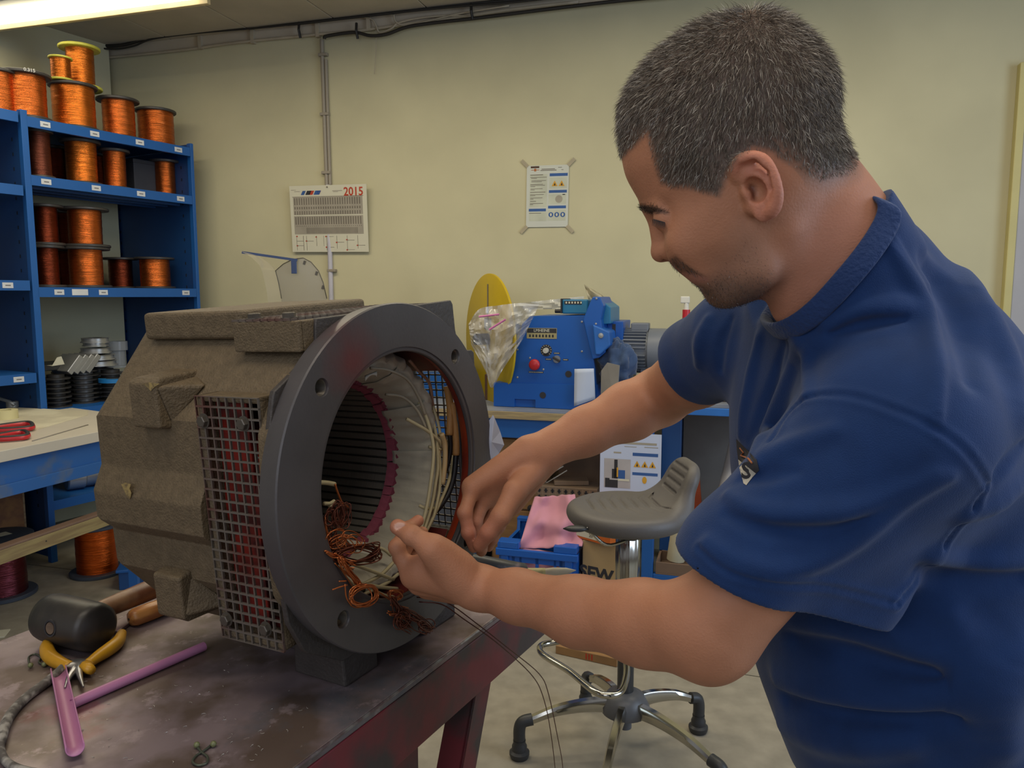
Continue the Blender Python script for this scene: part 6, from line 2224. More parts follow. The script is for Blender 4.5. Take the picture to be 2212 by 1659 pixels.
# ------------------------------------------------------------------ torso (under the shirt) and arms
def tor_ell(P, c, r, yaw=0.0, pitch=0.0):
    R = (Matrix.Rotation(-pitch, 3, 'Y') @ Matrix.Rotation(-yaw, 3, 'Z'))
    return ell_d(P, c, r, np.array(R))


def torso_f(P):
    f = tor_ell(P, (.445, .925, 1.31), (.135, .185, .180), 0, -.22)
    f = smin(f, tor_ell(P, (.468, .93, 1.285), (.108, .175, .130), 0, .0), .08)
    f = smin(f, tor_ell(P, (.505, .925, 1.07), (.160, .175, .21), 0, .1), .10)
    f = smin(f, tor_ell(P, (.525, .925, .90), (.155, .178, .15), 0, 0), .08)
    for s_ in (Ls, Rs):
        f = smin(f, cap_d(P, s_ + V3(.035, 0, .0), Wp(1835, 600, .90), .062, .058), .06)
    return f


def larm_f(P):
    t = Le - Ls
    f = chain(P, [Ls, Ls + t * .5, Ls + t * .93], [.052, .051, .047], .02)
    e0, e1 = Le, Lw
    d_ = e1 - e0
    up = V3(0, 0, 1)
    pts = [e0, e0 + d_ * .22 + up * .002, e0 + d_ * .5 + up * (-.002), e0 + d_ * .8, e1]
    f = smin(f, chain(P, pts, [.041, .0425, .0375, .0300, .0275], .02), .03)
    f = smin(f, ell_d(P, Wp(1532, 1425, .750), (.022, .020, .018)), .020)
    # brachioradialis towards the elbow crease
    f = smin(f, chain(P, [Wp(1560, 1300, .73), Wp(1470, 1335, .75), Wp(1330, 1325, .82)], [.026, .027, .018], .02), .025)
    return f


def rarm_f(P):
    t = Re - Rs
    f = chain(P, [Rs, Rs + t * .5, Re], [.060, .053, .047], .02)
    d_ = Rw - Re
    f = smin(f, chain(P, [Re, Re + d_ * .25, Re + d_ * .6, Rw], [.046, .0465, .037, .030], .02), .02)
    return f


def finger(P, pts, r, k=.004):
    """phalanges with slightly thicker joints"""
    rs = [r * 1.08, r * 1.02, r * .92, r * .84]
    f = chain(P, pts, rs[:len(pts)], k)
    for i in range(1, len(pts) - 1):
        f = smin(f, np.linalg.norm(P - pts[i], axis=1) - r * 1.06, k)
    return f


LH = dict(
    index=[Wp(884, 1243, .985), Wp(857, 1182, .988), Wp(880, 1143, 1.014), Wp(903, 1125, 1.030)],
    middle=[Wp(898, 1258, 1.008), Wp(866, 1203, 1.016), Wp(888, 1165, 1.042), Wp(912, 1150, 1.056)],
    ring=[Wp(914, 1268, 1.030), Wp(880, 1222, 1.041), Wp(902, 1190, 1.064), Wp(925, 1178, 1.072)],
    little=[Wp(934, 1275, 1.048), Wp(902, 1241, 1.060), Wp(920, 1216, 1.076), Wp(938, 1206, 1.078)],
    thumb=[Wp(985, 1222, .955), Wp(935, 1185, .942), Wp(889, 1156, .950), Wp(859, 1138, .962)])


def lhand_f(P):
    f = None
    w = Lw
    for nm, r in (('index', .0098), ('middle', .0102), ('ring', .0096), ('little', .0082)):
        g = finger(P, LH[nm], r)
        f = g if f is None else smin(f, g, .0022)
    palm = None
    for nm, r in (('index', .0165), ('middle', .0160), ('ring', .0150), ('little', .0135)):
        g = cap_d(P, w + (LH[nm][0] - LH['middle'][0]) * .35, LH[nm][0] - V3(-.006, 0, .002), .0215, r)
        palm = g if palm is None else smin(palm, g, .012)
    f = smin(f, palm, .007)
    T = LH['thumb']
    th = chain(P, [T[0], T[1], T[2], T[3]], [.0185, .0150, .0118, .0102], .005)
    th = smin(th, np.linalg.norm(P - T[2], axis=1) - .0124, .004)
    th = smin(th, cap_d(P, w + V3(-.012, -.012, .006), T[1], .0215, .0150), .012)
    f = smin(f, th, .0055)
    f = smin(f, cap_d(P, w + V3(-.010, -.010, .004), Wp(955, 1205, .952), .0215, .0165), .022)
    f = smin(f, cap_d(P, Wp(985, 1246, .962), Wp(912, 1232, .975), .0215, .0165), .020)
    # web between thumb and index
    f = smin(f, cap_d(P, Wp(935, 1205, .970), Wp(905, 1222, .982), .014, .012), .010)
    # knuckle crease of the thumb and palm fold
    f = smax(f, -cap_d(P, Wp(887, 1187, .942), Wp(912, 1208, .950), .0016, .0010), .004)
    # nail bed
    f = smax(f, -ell_d(P, LH['thumb'][3] + V3(.004, -.0105, .0042), (.0078, .0022, .0062)), .0016)
    # tendons of the back of the hand
    f = smin(f, cap_d(P, Wp(1015, 1228, .950), Wp(955, 1192, .940), .006, .005), .012)
    return f


RH = dict(
    index=[Wp(1022, 1052, 1.160), Wp(1004, 1108, 1.135), Wp(1012, 1150, 1.130), Wp(1024, 1182, 1.135)],
    middle=[Wp(1048, 1072, 1.175), Wp(1026, 1128, 1.158), Wp(1030, 1165, 1.155), Wp(1040, 1190, 1.160)],
    ring=[Wp(1078, 1088, 1.190), Wp(1052, 1130, 1.180), Wp(1044, 1162, 1.178), Wp(1042, 1188, 1.180)],
    little=[Wp(1108, 1092, 1.200), Wp(1078, 1138, 1.195), Wp(1064, 1164, 1.195), Wp(1056, 1182, 1.195)],
    thumb=[Wp(1112, 1062, 1.135), Wp(1082, 1115, 1.112), Wp(1055, 1150, 1.110), Wp(1036, 1178, 1.116)])


def rhand_f(P):
    f = None
    for nm, r in (('index', .0104), ('middle', .0106), ('ring', .0100), ('little', .0088)):
        g = finger(P, RH[nm], r)
        f = g if f is None else smin(f, g, .0025)
    palm = None
    for nm, r in (('index', .0180), ('middle', .0175), ('ring', .0165), ('little', .0150)):
        g = cap_d(P, Rw + (RH[nm][0] - RH['middle'][0]) * .40, RH[nm][0], .0250, r)
        palm = g if palm is None else smin(palm, g, .014)
    f = smin(f, palm, .008)
    T = RH['thumb']
    th = chain(P, [Rw + V3(.0, -.015, -.02), T[0], T[1], T[2], T[3]], [.022, .0175, .0145, .0120, .0105], .006)
    return smin(f, th, .006)


def culled(f, lo, hi):
    lo, hi = np.array(lo), np.array(hi)

    def g(P):
        d = np.maximum(np.maximum(lo - P, P - hi), 0)
        dist = np.sqrt((d ** 2).sum(1))
        out = dist + .15
        m = dist <= 0
        if m.any():
            out[m] = f(P[m])
        return out
    return g


def bb(pts, pad):
    A = np.array(pts)
    return A.min(0) - pad, A.max(0) + pad


head_c = culled(head_f, *bb([hw(.14, .09, .17), hw(-.13, -.09, -.15), hw(.14, -.09, -.15), hw(-.13, .09, .17)], .025))
neck_c = culled(neck_f, *bb([Wp(1715, 445, .81), Wp(1812, 600, .835)], .17))
larm_c = culled(larm_f, *bb([Ls, Le, Lw], .11))
rarm_c = culled(rarm_f, *bb([Rs, Re, Rw], .11))
lhand_c = culled(lhand_f, *bb([Lw] + [p_ for q_ in LH.values() for p_ in q_], .05))
rhand_c = culled(rhand_f, *bb([Rw] + [p_ for q_ in RH.values() for p_ in q_], .05))


def body_f(P):
    f = smin(head_c(P), neck_c(P), .016)
    f = smin(f, torso_f(P) + .016, .035)
    f = smin(f, larm_c(P), .03)
    f = smin(f, rarm_c(P), .03)
    f = smin(f, lhand_c(P), .012)
    f = smin(f, rhand_c(P), .012)
    return smax(f, .86 - P[:, 2], .01)


def trace(f, pxs, t0=.35, t1=2.2):
    """first hit of camera rays with the implicit surface"""
    D = np.array([ray(*p_) for p_ in pxs])
    D /= np.linalg.norm(D, axis=1)[:, None]
    t = np.full(len(D), t0)
    for _ in range(160):
        v = f(CAMP + D * t[:, None])
        t = t + np.clip(v * .6, -.01, .03)
    return CAMP + D * t[:, None]


import time as _time
_t0 = _time.time()
bv, bf = surfnet(body_f, (-.24, .55, .80), (.80, 1.45, 1.80), 0.0021, 4, 1.6)
print('body', len(bv), round(_time.time() - _t0, 1))

# project vertices to the picture to paint the skin tones and the shade inside the ear
def to_px(V):
    d = V - CAMP
    fz = d[:, 1] * math.cos(PITCH) - d[:, 2] * math.sin(PITCH)
    u = d[:, 1] * math.sin(PITCH) + d[:, 2] * math.cos(PITCH)
    return np.stack([CXP + F_PX * d[:, 0] / fz, CYP - F_PX * u / fz], -1)


Rl = np.stack([hf, hl, hu])
HLc = (bv - HO) @ Rl.T                        # head-local coordinates
head_near = (np.abs(HLc[:, 1]) < .11) & (HLc[:, 0] > -.14) & (HLc[:, 2] > -.20) & (bv[:, 2] > 1.35)
hair_px = [(1300, 352), (1323, 345), (1336, 336), (1367, 314), (1398, 288), (1410, 330), (1421, 375), (1430, 396), (1454, 405), (1488, 407), (1523, 420), (1549, 426), (1558, 404), (1565, 382),
           (1584, 350), (1618, 326), (1658, 332), (1684, 352), (1714, 366), (1740, 380), (1775, 388), (1815, 378), (1860, 366), (1900, 300), (1900, -60), (1280, -60)]
HPY = np.array([hloc(*p_, .05) for p_ in hair_px])


def masks(xz, pts, soft, off=.05):
    return np.clip(.5 + poly_sd(xz, np.array([hloc(*p_, off) for p_ in pts])) / soft, 0, 1)


col = np.ones((len(bv), 3)) * np.array([0.450, 0.200, 0.110])
idx = np.nonzero(head_near)[0]
xz = HLc[idx][:, [0, 2]]
hair_m = np.where(xz[:, 0] < -.03, masks(xz, hair_px, .030), masks(xz, hair_px, .007))
beard_m = masks(xz, [(1545, 560), (1580, 520), (1600, 480), (1625, 500), (1668, 560), (1690, 600), (1670, 660), (1600, 690), (1530, 670), (1500, 618), (1525, 606), (1540, 590)], .030)
goat_m = masks(xz, [(1525, 612), (1560, 596), (1620, 605), (1655, 620), (1640, 690), (1540, 690), (1500, 622), (1512, 617)], .018)
must_m = np.maximum(masks(xz, [(1444, 558), (1456, 550), (1474, 566), (1496, 582), (1482, 590), (1464, 584), (1450, 570)], .004, .006), masks(xz, [(1456, 552), (1474, 566), (1500, 583), (1522, 596), (1510, 594), (1482, 588), (1462, 572)], .003, .018))
lip_m = masks(xz, [(1470, 590), (1480, 585), (1525, 597), (1526, 604), (1500, 612), (1480, 612)], .004, .012)
brow_m = masks(xz, [(1378, 444), (1388, 441), (1415, 448), (1440, 459), (1444, 464), (1420, 462), (1400, 459), (1380, 453)], .003, .022)
ear_m = np.clip((np.abs(HLc[idx][:, 1]) - .078) / .008, 0, 1) * (np.abs(xz[:, 0]) < .06) * (np.abs(xz[:, 1]) < .06)
neck_m = masks(xz, [(1740, 440), (1870, 400), (1960, 520), (1820, 680), (1690, 720), (1690, 620), (1700, 520)], .05)


def mixc(c, m, t):
    m = m[:, None]
    return c * (1 - m) + np.array(t) * m


ch = col[idx]
ch = mixc(ch, neck_m * .35, (.50, .215, .160))
ch = mixc(ch, ear_m * .45, (.60, .21, .145))
canal_shade = masks(xz, [(1619, 398), (1632, 400), (1634, 414), (1630, 432), (1624, 430), (1622, 414), (1617, 408)], .004, .078) * (np.abs(HLc[idx][:, 1]) > .066)  # shade of the ear canal, painted into the skin colour
ch = mixc(ch, canal_shade * .85, (.09, .025, .015))
ch = mixc(ch, beard_m * .42, (.21, .14, .105))
ch = mixc(ch, goat_m * .62, (.085, .060, .045))
ch = mixc(ch, must_m * .62, (.035, .025, .02))
ch = mixc(ch, lip_m * .55, (.36, .15, .115))
ch = mixc(ch, brow_m * .85, (.035, .025, .02))
ch = mixc(ch, hair_m * .90, (.100, .078, .062))
col[idx] = ch
# hands: redder fingertips
for (tip, r_) in ((LH['thumb'][3], .02), (LH['index'][3], .02), (RH['index'][2], .05), (RH['thumb'][2], .04)):
    dd_ = np.linalg.norm(bv - tip, axis=1)
    m_ = np.clip(1 - dd_ / r_, 0, 1) * .5
    col = mixc(col, m_, (.56, .20, .14))
nail = np.clip(1 - np.linalg.norm((bv - (LH['thumb'][3] + V3(.004, -.0098, .0036))) / np.array([.0082, .0050, .0068]), axis=1), 0, .22) / .22
col = mixc(col, nail * .8, (.66, .42, .34))
m_skin = mat('skin', (1, 1, 1, 1), 0.57, var=0.07, scale=55, bump=0.16, bscale=420, sss=0.10, attr='Col', spec=.35)
hip = (.53, .925)
man = thing('person', 'man with short greying hair in a navy blue t-shirt leaning over the open motor', 'person', loc=(hip[0], hip[1], 0))
mesh_from(bv, bf, 'body', m_skin, man, col)

# ------------------------------------------------------------------ hair: short strands rooted on the scalp
def vnormals(V, Fq):
    n = np.cross(V[Fq[:, 2]] - V[Fq[:, 0]], V[Fq[:, 3]] - V[Fq[:, 1]])
    N_ = np.zeros_like(V)
    for k in range(4):
        np.add.at(N_, Fq[:, k], n)
    return N_ / np.maximum(np.linalg.norm(N_, axis=1), 1e-12)[:, None]


bn_ = vnormals(bv, bf)
chk = bn_[np.argmin(np.linalg.norm(bv - hw(0, 0, .3), axis=1))]
if chk @ hu < 0:
    bn_ = -bn_
rs = np.random.RandomState(3)


def strands(sel, wts, count, lenf, combf, lift, width, cols, colp, name, dirs_noise=.35):
    p = wts / wts.sum()
    pick = rs.choice(sel, size=count, p=p)
    root = bv[pick] + rs.normal(size=(count, 3)) * .0009
    n = bn_[pick]
    cdir = combf(pick)
    cdir = cdir - n * (cdir * n).sum(1)[:, None]
    cdir /= np.maximum(np.linalg.norm(cdir, axis=1), 1e-9)[:, None]
    d = n * lift + cdir + rs.normal(size=(count, 3)) * dirs_noise
    d /= np.linalg.norm(d, axis=1)[:, None]
    ln_ = lenf(pick) * (0.7 + .6 * rs.rand(count))
    d2 = d + cdir * .45 - n * .12
    d2 /= np.linalg.norm(d2, axis=1)[:, None]
    side = np.cross(d, rs.normal(size=(count, 3)))
    side /= np.linalg.norm(side, axis=1)[:, None]
    a = root - n * .0006
    b = a + d * (ln_ * .55)[:, None]
    c = b + d2 * (ln_ * .45)[:, None]
    w1 = side * (width * .5)
    V = np.stack([a - w1, a + w1, b + w1 * .8, b - w1 * .8, c], 1).reshape(-1, 3)
    i0 = np.arange(count) * 5
    Fq = np.stack([i0, i0 + 1, i0 + 2, i0 + 3], -1)
    Ft = np.stack([i0 + 3, i0 + 2, i0 + 4, i0 + 4], -1)
    me_f = np.concatenate([Fq, Ft[:, [0, 1, 2]].repeat(1, 0)[:, [0, 1, 2]][:, [0, 1, 2, 2]]])
    ci = rs.choice(len(cols), size=count, p=colp)
    cc = np.array(cols)[ci] * (0.8 + .4 * rs.rand(count))[:, None]
    cc = cc.repeat(5, 0)
    # triangles and quads: write loops by hand
    me = bpy.data.meshes.new(name)
    inv = np.array(ROOT[man.name].inverted())
    Vl = V @ inv[:3, :3].T + inv[:3, 3]
    me.vertices.add(len(Vl))
    me.vertices.foreach_set('co', Vl.astype(np.float32).ravel())
    li = np.concatenate([Fq.ravel(), Ft[:, :3].ravel()]).astype(np.int32)
    st_ = np.concatenate([np.arange(count) * 4, count * 4 + np.arange(count) * 3]).astype(np.int32)
    me.loops.add(len(li))
    me.loops.foreach_set('vertex_index', li)
    me.polygons.add(count * 2)
    me.polygons.foreach_set('loop_start', st_)
    me.update(calc_edges=True)
    at = me.color_attributes.new('Col', 'FLOAT_COLOR', 'POINT')
    at.data.foreach_set('color', np.concatenate([cc, np.ones((len(cc), 1))], 1).astype(np.float32).ravel())
    me.materials.append(m_hair)
    o = bpy.data.objects.new(name, me)
    COL.objects.link(o)
    o.parent = man
    o['kind'] = 'stuff'
    return o


m_hair = mat('grey_brown_hair', (1, 1, 1, 1), 0.42, var=.05, attr='Col', spec=.5)
whorl = hw(-.075, .02, .115)
fade = np.clip(masks(xz, hair_px, .05) * 1.0, .0, 1)
sel = idx[hair_m > .5]
wt_ = (.25 + .75 * fade[hair_m > .5])
fd = np.zeros(len(bv))
fd[idx] = fade


def comb(pick):
    v = bv[pick] - whorl
    v = v - 0.0
    dn = -hu * .25 + hf * .35
    return v / np.maximum(np.linalg.norm(v, axis=1), 1e-6)[:, None] + dn


strands(sel, wt_, 52000, lambda p_: .0035 + .0085 * np.clip((fd[p_] - .5) * 2, 0, 1), comb, .55, .00042,
        [(.085, .064, .048), (.150, .120, .092), (.25, .215, .17), (.46, .42, .36)], [.34, .32, .23, .11], 'hair')
# stubble, moustache, brows
bs = idx[(beard_m * .5 + goat_m) > .35]
strands(bs, (beard_m * .35 + goat_m)[(beard_m * .5 + goat_m) > .35], 5200, lambda p_: np.full(len(p_), .0022), lambda p_: np.tile(-hu + hf * .2, (len(p_), 1)), .8, .00026,
        [(.03, .022, .018), (.10, .08, .07), (.4, .38, .36)], [.8, .15, .05], 'stubble')
ms = idx[must_m > .4]
strands(ms, must_m[must_m > .4], 1000, lambda p_: np.full(len(p_), .0040), lambda p_: np.tile(-hu - hf * .1, (len(p_), 1)), .5, .00030, [(.02, .015, .012), (.06, .045, .035)], [.8, .2], 'moustache')
es = idx[brow_m > .4]
strands(es, brow_m[brow_m > .4], 900, lambda p_: np.full(len(p_), .0055), lambda p_: np.tile(-hf + hl * .2 - hu * .15, (len(p_), 1)), .35, .00034, [(.02, .015, .012), (.05, .04, .03)], [.8, .2], 'eyebrows')
# eyelashes of the lowered lids
lb = trace(head_c, [(1410 + 26 * k_ / 12, 474 + 7 * k_ / 12) for k_ in range(13)])
for sy in (1, -1):
    q = MB()
    for k in range(13):
        L_ = Rl @ (lb[k] - HO)
        L_[1] *= sy
        b_ = hw(*L_)
        dn = -hu * .75 + hf * .55 + hl * (.30 * sy)
        q.tube([tuple(b_ - dn * .001), tuple(b_ + dn * .0035), tuple(b_ + dn * .006 + hf * .0012)], [.00040, .00030, .0001], 4)
    q.tube([tuple(hw(*((Rl @ (p_ - HO)) * V3(1, sy, 1)))) for p_ in lb], .0004, 4)
    q.build('eyelashes', m_pdark, man, kind='stuff')
# ------------------------------------------------------------------ the t-shirt
H1, H2 = Wp(1495, 1197, .745), Wp(1928, 1320, .775)
hd_ = (H2 - H1) / np.linalg.norm(H2 - H1)
hn = np.cross(hd_, V3(0, 1, .16))
hn /= np.linalg.norm(hn)
if hn[2] > 0:
    hn = -hn
Q0 = Wp(1508, 782, 1.165)
qn = (Re - Rs) / np.linalg.norm(Re - Rs)


def lsleeve_f(P):
    f = chain(P, [Ls + V3(.01, 0, .0), Wp(1608, 1215, .745), Wp(1530, 1330, .745)], [.080, .0660, .062], .02)
    f = smin(f, chain(P, [Ls + V3(.02, .01, -.02), Wp(1755, 1250, .755), Wp(1740, 1400, .755)], [.080, .052, .045], .02), .03)
    f = smin(f, chain(P, [Wp(2045, 1012, .765), Wp(1900, 1292, .738), Wp(1875, 1360, .738)], [.046, .0160, .012], .02), .05)
    return f


def rsleeve_f(P):
    return chain(P, [Rs, Q0, Q0 + qn * .06], [.076, .064, .062], .02)


lsl_c = culled(lsleeve_f, *bb([Ls, Le, Wp(2050, 1050, .8)], .13))
rsl_c = culled(rsleeve_f, *bb([Rs, Q0], .12))


def tshirt0(P):
    f = torso_f(P) - .011
    f = smin(f, tor_ell(P, (.412, .955, 1.28), (.125, .150, .20), 0, .12), .05)
    f = smin(f, tor_ell(P, (.47, .93, 1.08), (.165, .175, .20), 0, .1), .06)
    rs_ = smax(rsl_c(P), (P - Q0) @ qn, .004)
    ls_ = smax(lsl_c(P), (P - H1) @ hn, .003)
    f = smin(f, rs_, .03)
    # near sleeve joins the body at the armhole with a visible crease
    up = np.clip((P[:, 2] - 1.05) / .28, 0, 1)
    k = .012 + .035 * up
    h = np.clip(0.5 + 0.5 * (ls_ - f) / k, 0, 1)
    f = ls_ + (f - ls_) * h - k * h * (1 - h)
    return f


# neck opening: ring traced on the near side of the neck and mirrored to the far side
def neckshirt(P):
    return neck_f(P) - .007


def tbase(P):
    return smin(torso_f(P) - .011, neckshirt(P), .03)


near_px = [(1896, 428), (1918, 456), (1890, 508), (1853, 560), (1812, 606), (1768, 657), (1718, 697), (1672, 712)]
npt = trace(tbase, near_px)
n0_ = Wp(1790, 575, .835)
far_pt = [p_ - 2 * ((p_ - n0_) @ hl) * hl for p_ in npt]
npt = [np.array(p_) for p_ in npt]
ring_pts = npt + [f_ for f_ in far_pt[::-1]]
RP = [np.array(p_) for p_ in smooth_pts([ring_pts[-1]] + ring_pts + ring_pts[:2], 5)]
RP = RP[5:-5]
# relax the ring a little
for _ in range(16):
    RP = [(RP[i - 1] + RP[i] * 2 + RP[(i + 1) % len(RP)]) / 4 for i in range(len(RP))]
ncen = np.mean(RP, 0)
_u, _s, vt = np.linalg.svd(np.array(RP) - ncen)
nnor = vt[2]
if nnor[2] < 0:
    nnor = -nnor


def tshirt1(P):
    """with the yoke running up the neck to the collar"""
    f = tshirt0(P)
    nk = smax(neckshirt(P), (P - ncen) @ nnor, .004)
    return smax(smin(f, nk, .03), (P - ncen) @ nnor - .004 - 1.0 * np.clip(np.linalg.norm(P - ncen, axis=1) - .125, 0, 1), .006)


# folds: picture paths carried onto the cloth surface
def on_cloth(pts, n=5):
    p2 = smooth_pts([(a, b, 0) for a, b in pts], n)
    return trace(tshirt1, [(a, b) for a, b, _ in p2])


FOLDS = [  # (path, radius, sign, blend)
    ([(1574, 1070), (1620, 1096), (1674, 1110), (1740, 1110), (1813, 1104), (1880, 1086), (1936, 1062), (2020, 1024)], .0050, 1, .013),
    ([(1568, 1112), (1640, 1142), (1740, 1150), (1830, 1138), (1930, 1095)], .0055, -1, .014),
    ([(1530, 1170), (1600, 1215), (1680, 1232), (1760, 1215), (1850, 1165), (1960, 1080), (2050, 1030)], .0045, 1, .014),
    ([(1628, 1010), (1660, 985), (1720, 960), (1800, 930)], .004, 1, .014),
    ([(1600, 1035), (1650, 1030), (1720, 1020)], .005, -1, .016),
    ([(1745, 850), (1744, 800), (1752, 750), (1775, 735)], .0040, 1, .012),
    ([(1725, 740), (1700, 830), (1655, 930), (1632, 985)], .0050, 1, .016),
    ([(1690, 745), (1668, 830), (1636, 915), (1618, 950)], .0050, -1, .016),
    ([(1640, 730), (1625, 800), (1608, 880), (1600, 940)], .0040, 1, .014),
    ([(1790, 700), (1850, 672), (1930, 662), (1990, 668)], .0040, 1, .016),
    ([(1800, 720), (1870, 700), (1950, 690)], .0040, -1, .014),
    ([(1925, 530), (1960, 590), (1990, 650), (2010, 720), (2026, 800), (2020, 890)], .0030, 1, .012),
    ([(2000, 560), (2040, 620), (2080, 720), (2100, 820)], .0060, -1, .030),
    ([(2085, 600), (2140, 700), (2180, 800), (2200, 900)], .0060, 1, .030),
    ([(2140, 1050), (2170, 1010), (2208, 960)], .006, -1, .016),
    ([(2090, 1110), (2150, 1085), (2208, 1045)], .006, 1, .018),
    ([(2015, 1200), (2090, 1215), (2160, 1220), (2205, 1216)], .0018, 1, .012),
    ([(1990, 1235), (2060, 1250), (2150, 1255), (2205, 1250)], .0035, -1, .016),
    ([(1700, 1335), (1780, 1345), (1900, 1372), (2010, 1410), (2120, 1418), (2208, 1400)], .0055, 1, .020),
    ([(1720, 1385), (1830, 1405), (1960, 1450), (2100, 1462), (2208, 1450)], .0060, -1, .022),
    ([(1690, 1470), (1760, 1490), (1880, 1512), (2000, 1508), (2110, 1490), (2208, 1462)], .0065, 1, .020),
    ([(1700, 1510), (1800, 1540), (1950, 1555), (2100, 1545)], .0060, -1, .022),
    ([(1700, 1570), (1760, 1590), (1850, 1605), (1960, 1600)], .0060, 1, .020),
    ([(2050, 1330), (2090, 1400), (2098, 1460)], .0045, 1, .018),
    ([(2180, 1420), (2150, 1500), (2160, 1600)], .006, 1, .03),
    ([(1580, 690), (1560, 740), (1556, 800)], .0045, -1, .014),
    ([(1530, 690), (1510, 740), (1508, 790)], .0035, 1, .012),
]
SEAMS = [
    [(1640, 1005), (1668, 955), (1700, 900), (1745, 862), (1800, 853), (1860, 860), (1925, 882), (1985, 906), (2040, 938), (2085, 975), (2118, 1020), (2134, 1050)],
    [(1925, 522), (1955, 575), (1992, 650), (2012, 720), (2022, 800), (2018, 900)],
    [(2134, 1050), (2090, 1110), (2040, 1175), (1990, 1245), (1940, 1300)],
    [(1511, 1185), (1560, 1228), (1620, 1250), (1700, 1262), (1790, 1268), (1880, 1290), (1936, 1305)],
]
FP = [(on_cloth(p_), r_ * (1.3 if p_[0][1] > 1190 and p_[0][0] > 1650 else 1.1), s_, k_ * (1.9 if p_[0][1] > 1190 and p_[0][0] > 1650 else 1.2)) for p_, r_, s_, k_ in FOLDS]
SP = [on_cloth(p_, 4) for p_ in SEAMS]
FB = [(np.min(q_[0], 0) - .05, np.max(q_[0], 0) + .05) for q_ in FP]
SBB = [(np.min(q_, 0) - .02, np.max(q_, 0) + .02) for q_ in SP]
def tshirt_f(P):
    f = tshirt1(P)
    near = np.abs(f) < .03
    if near.any():
        Q = P[near]
        g = f[near]
        for (pts, r_, s_, k_), (lo_, hi_) in zip(FP, FB):
            m = ((Q > lo_) & (Q < hi_)).all(1)
            if not m.any():
                continue
            n_ = len(pts)
            d = None
            S = Q[m]
            for i in range(0, n_ - 1, 2):
                j = min(i + 2, n_ - 1)
                e_ = math.sin(PI * (i / (n_ - 1)))
                e2_ = math.sin(PI * (j / (n_ - 1)))
                c = cap_d(S, pts[i], pts[j], r_ * e_, r_ * e2_)
                d = c if d is None else np.minimum(d, c)
            g[m] = smin(g[m], d - .0005, k_) if s_ > 0 else smax(g[m], -(d + .0015), k_ * .75)
        for si_, (pts, (lo_, hi_)) in enumerate(zip(SP, SBB)):
            m = ((Q > lo_) & (Q < hi_)).all(1)
            if not m.any():
                continue
            S = Q[m]
            d = None
            for i in range(len(pts) - 1):
                c = cap_d(S, pts[i], pts[i + 1], .0, .0)
                d = c if d is None else np.minimum(d, c)
            g[m] += (.0020 if si_ < 3 else .0007) * np.exp(-(d / .0022) ** 2) - .0012 * np.exp(-((d - .006) / .003) ** 2)
        g += .0008 * noise3(Q, 70, 5) + .0016 * noise3(Q, 22, 8)
        f[near] = g
    # hollow sleeve ends, neck hole, open lower hem
    inner_l = smax(lsl_c(P) + .0048, -((P - H1) @ hn) - .022, .003)
    f = smax(f, -inner_l, .0015)
    inner_r = smax(rsl_c(P) + .0048, -((P - Q0) @ qn) - .022, .003)
    f = smax(f, -inner_r, .0015)
    return smax(f, .845 - P[:, 2], .006)


_t0 = _time.time()
sv, sf = surfnet(tshirt_f, (.10, .55, .82), (.76, 1.32, 1.66), 0.0026, 4, 1.9)
print('shirt', len(sv), round(_time.time() - _t0, 1))
m_navy = mat('navy_cotton', '#1a3461', 0.88, var=.10, scale=26, bump=.25, bscale=900, sheen=.12, spec=.2)
shirt = mesh_from(sv, sf, 'tshirt', m_navy, man)
shirt['label'] = 'navy blue cotton t-shirt with a small chest badge'
# ribbed collar band
q = MB()
n_ = len(RP)
rib = []
for i, p_ in enumerate(RP):
    t_ = RP[(i + 1) % n_] - RP[i - 1]
    t_ /= np.linalg.norm(t_)
    out = p_ - ncen
    out -= nnor * (out @ nnor)
    out /= np.linalg.norm(out)
    prof_ = [(.0000, .0085), (-.0025, .0055), (-.0030, -.006), (-.001, -.0135), (.0060, -.0165), (.0080, -.0125), (.0068, -.0055), (.0050, .0020), (.0032, .0075)]
    rib.append([p_ + out * a + nnor * b for a, b in prof_])
vs = [tuple(v_) for r_ in rib for v_ in r_]
k9 = 9
fs = [(i * k9 + j, i * k9 + (j + 1) % k9, ((i + 1) % n_) * k9 + (j + 1) % k9, ((i + 1) % n_) * k9 + j) for i in range(n_) for j in range(k9)]
q.add(vs, fs).build('collar', mat('navy_rib', '#193463', 0.9, var=.06, scale=30, bump=.5, bscale=240, sheen=.12), shirt, smooth=180, subs=1)
# chest badge, half hidden by the sleeve
bu = [((1590, 948), (1634, 992)), ((1592, 975), (1640, 1016)), ((1597, 1010), (1626, 1030)), ((1606, 1044), (1612, 1048))]


def badge(v0_, v1_, name, m, off):
    rows = []
    for i in range(7):
        v_ = v0_ + (v1_ - v0_) * i / 6
        k = min(int(v_ * 3), 2)
        t_ = v_ * 3 - k
        a, b = lerp2(bu[k][0], bu[k + 1][0], t_), lerp2(bu[k][1], bu[k + 1][1], t_)
        rows += [lerp2(a, b, j / 6) for j in range(7)]
    P_ = trace(tshirt_f, rows)
    D_ = CAMP - P_
    D_ /= np.linalg.norm(D_, axis=1)[:, None]
    P_ = P_ + D_ * off
    return MB().add([tuple(p_) for p_ in P_], [(i * 7 + j, i * 7 + j + 1, i * 7 + j + 8, i * 7 + j + 7) for i in range(6) for j in range(6)]).build(name, m, shirt, smooth=180)


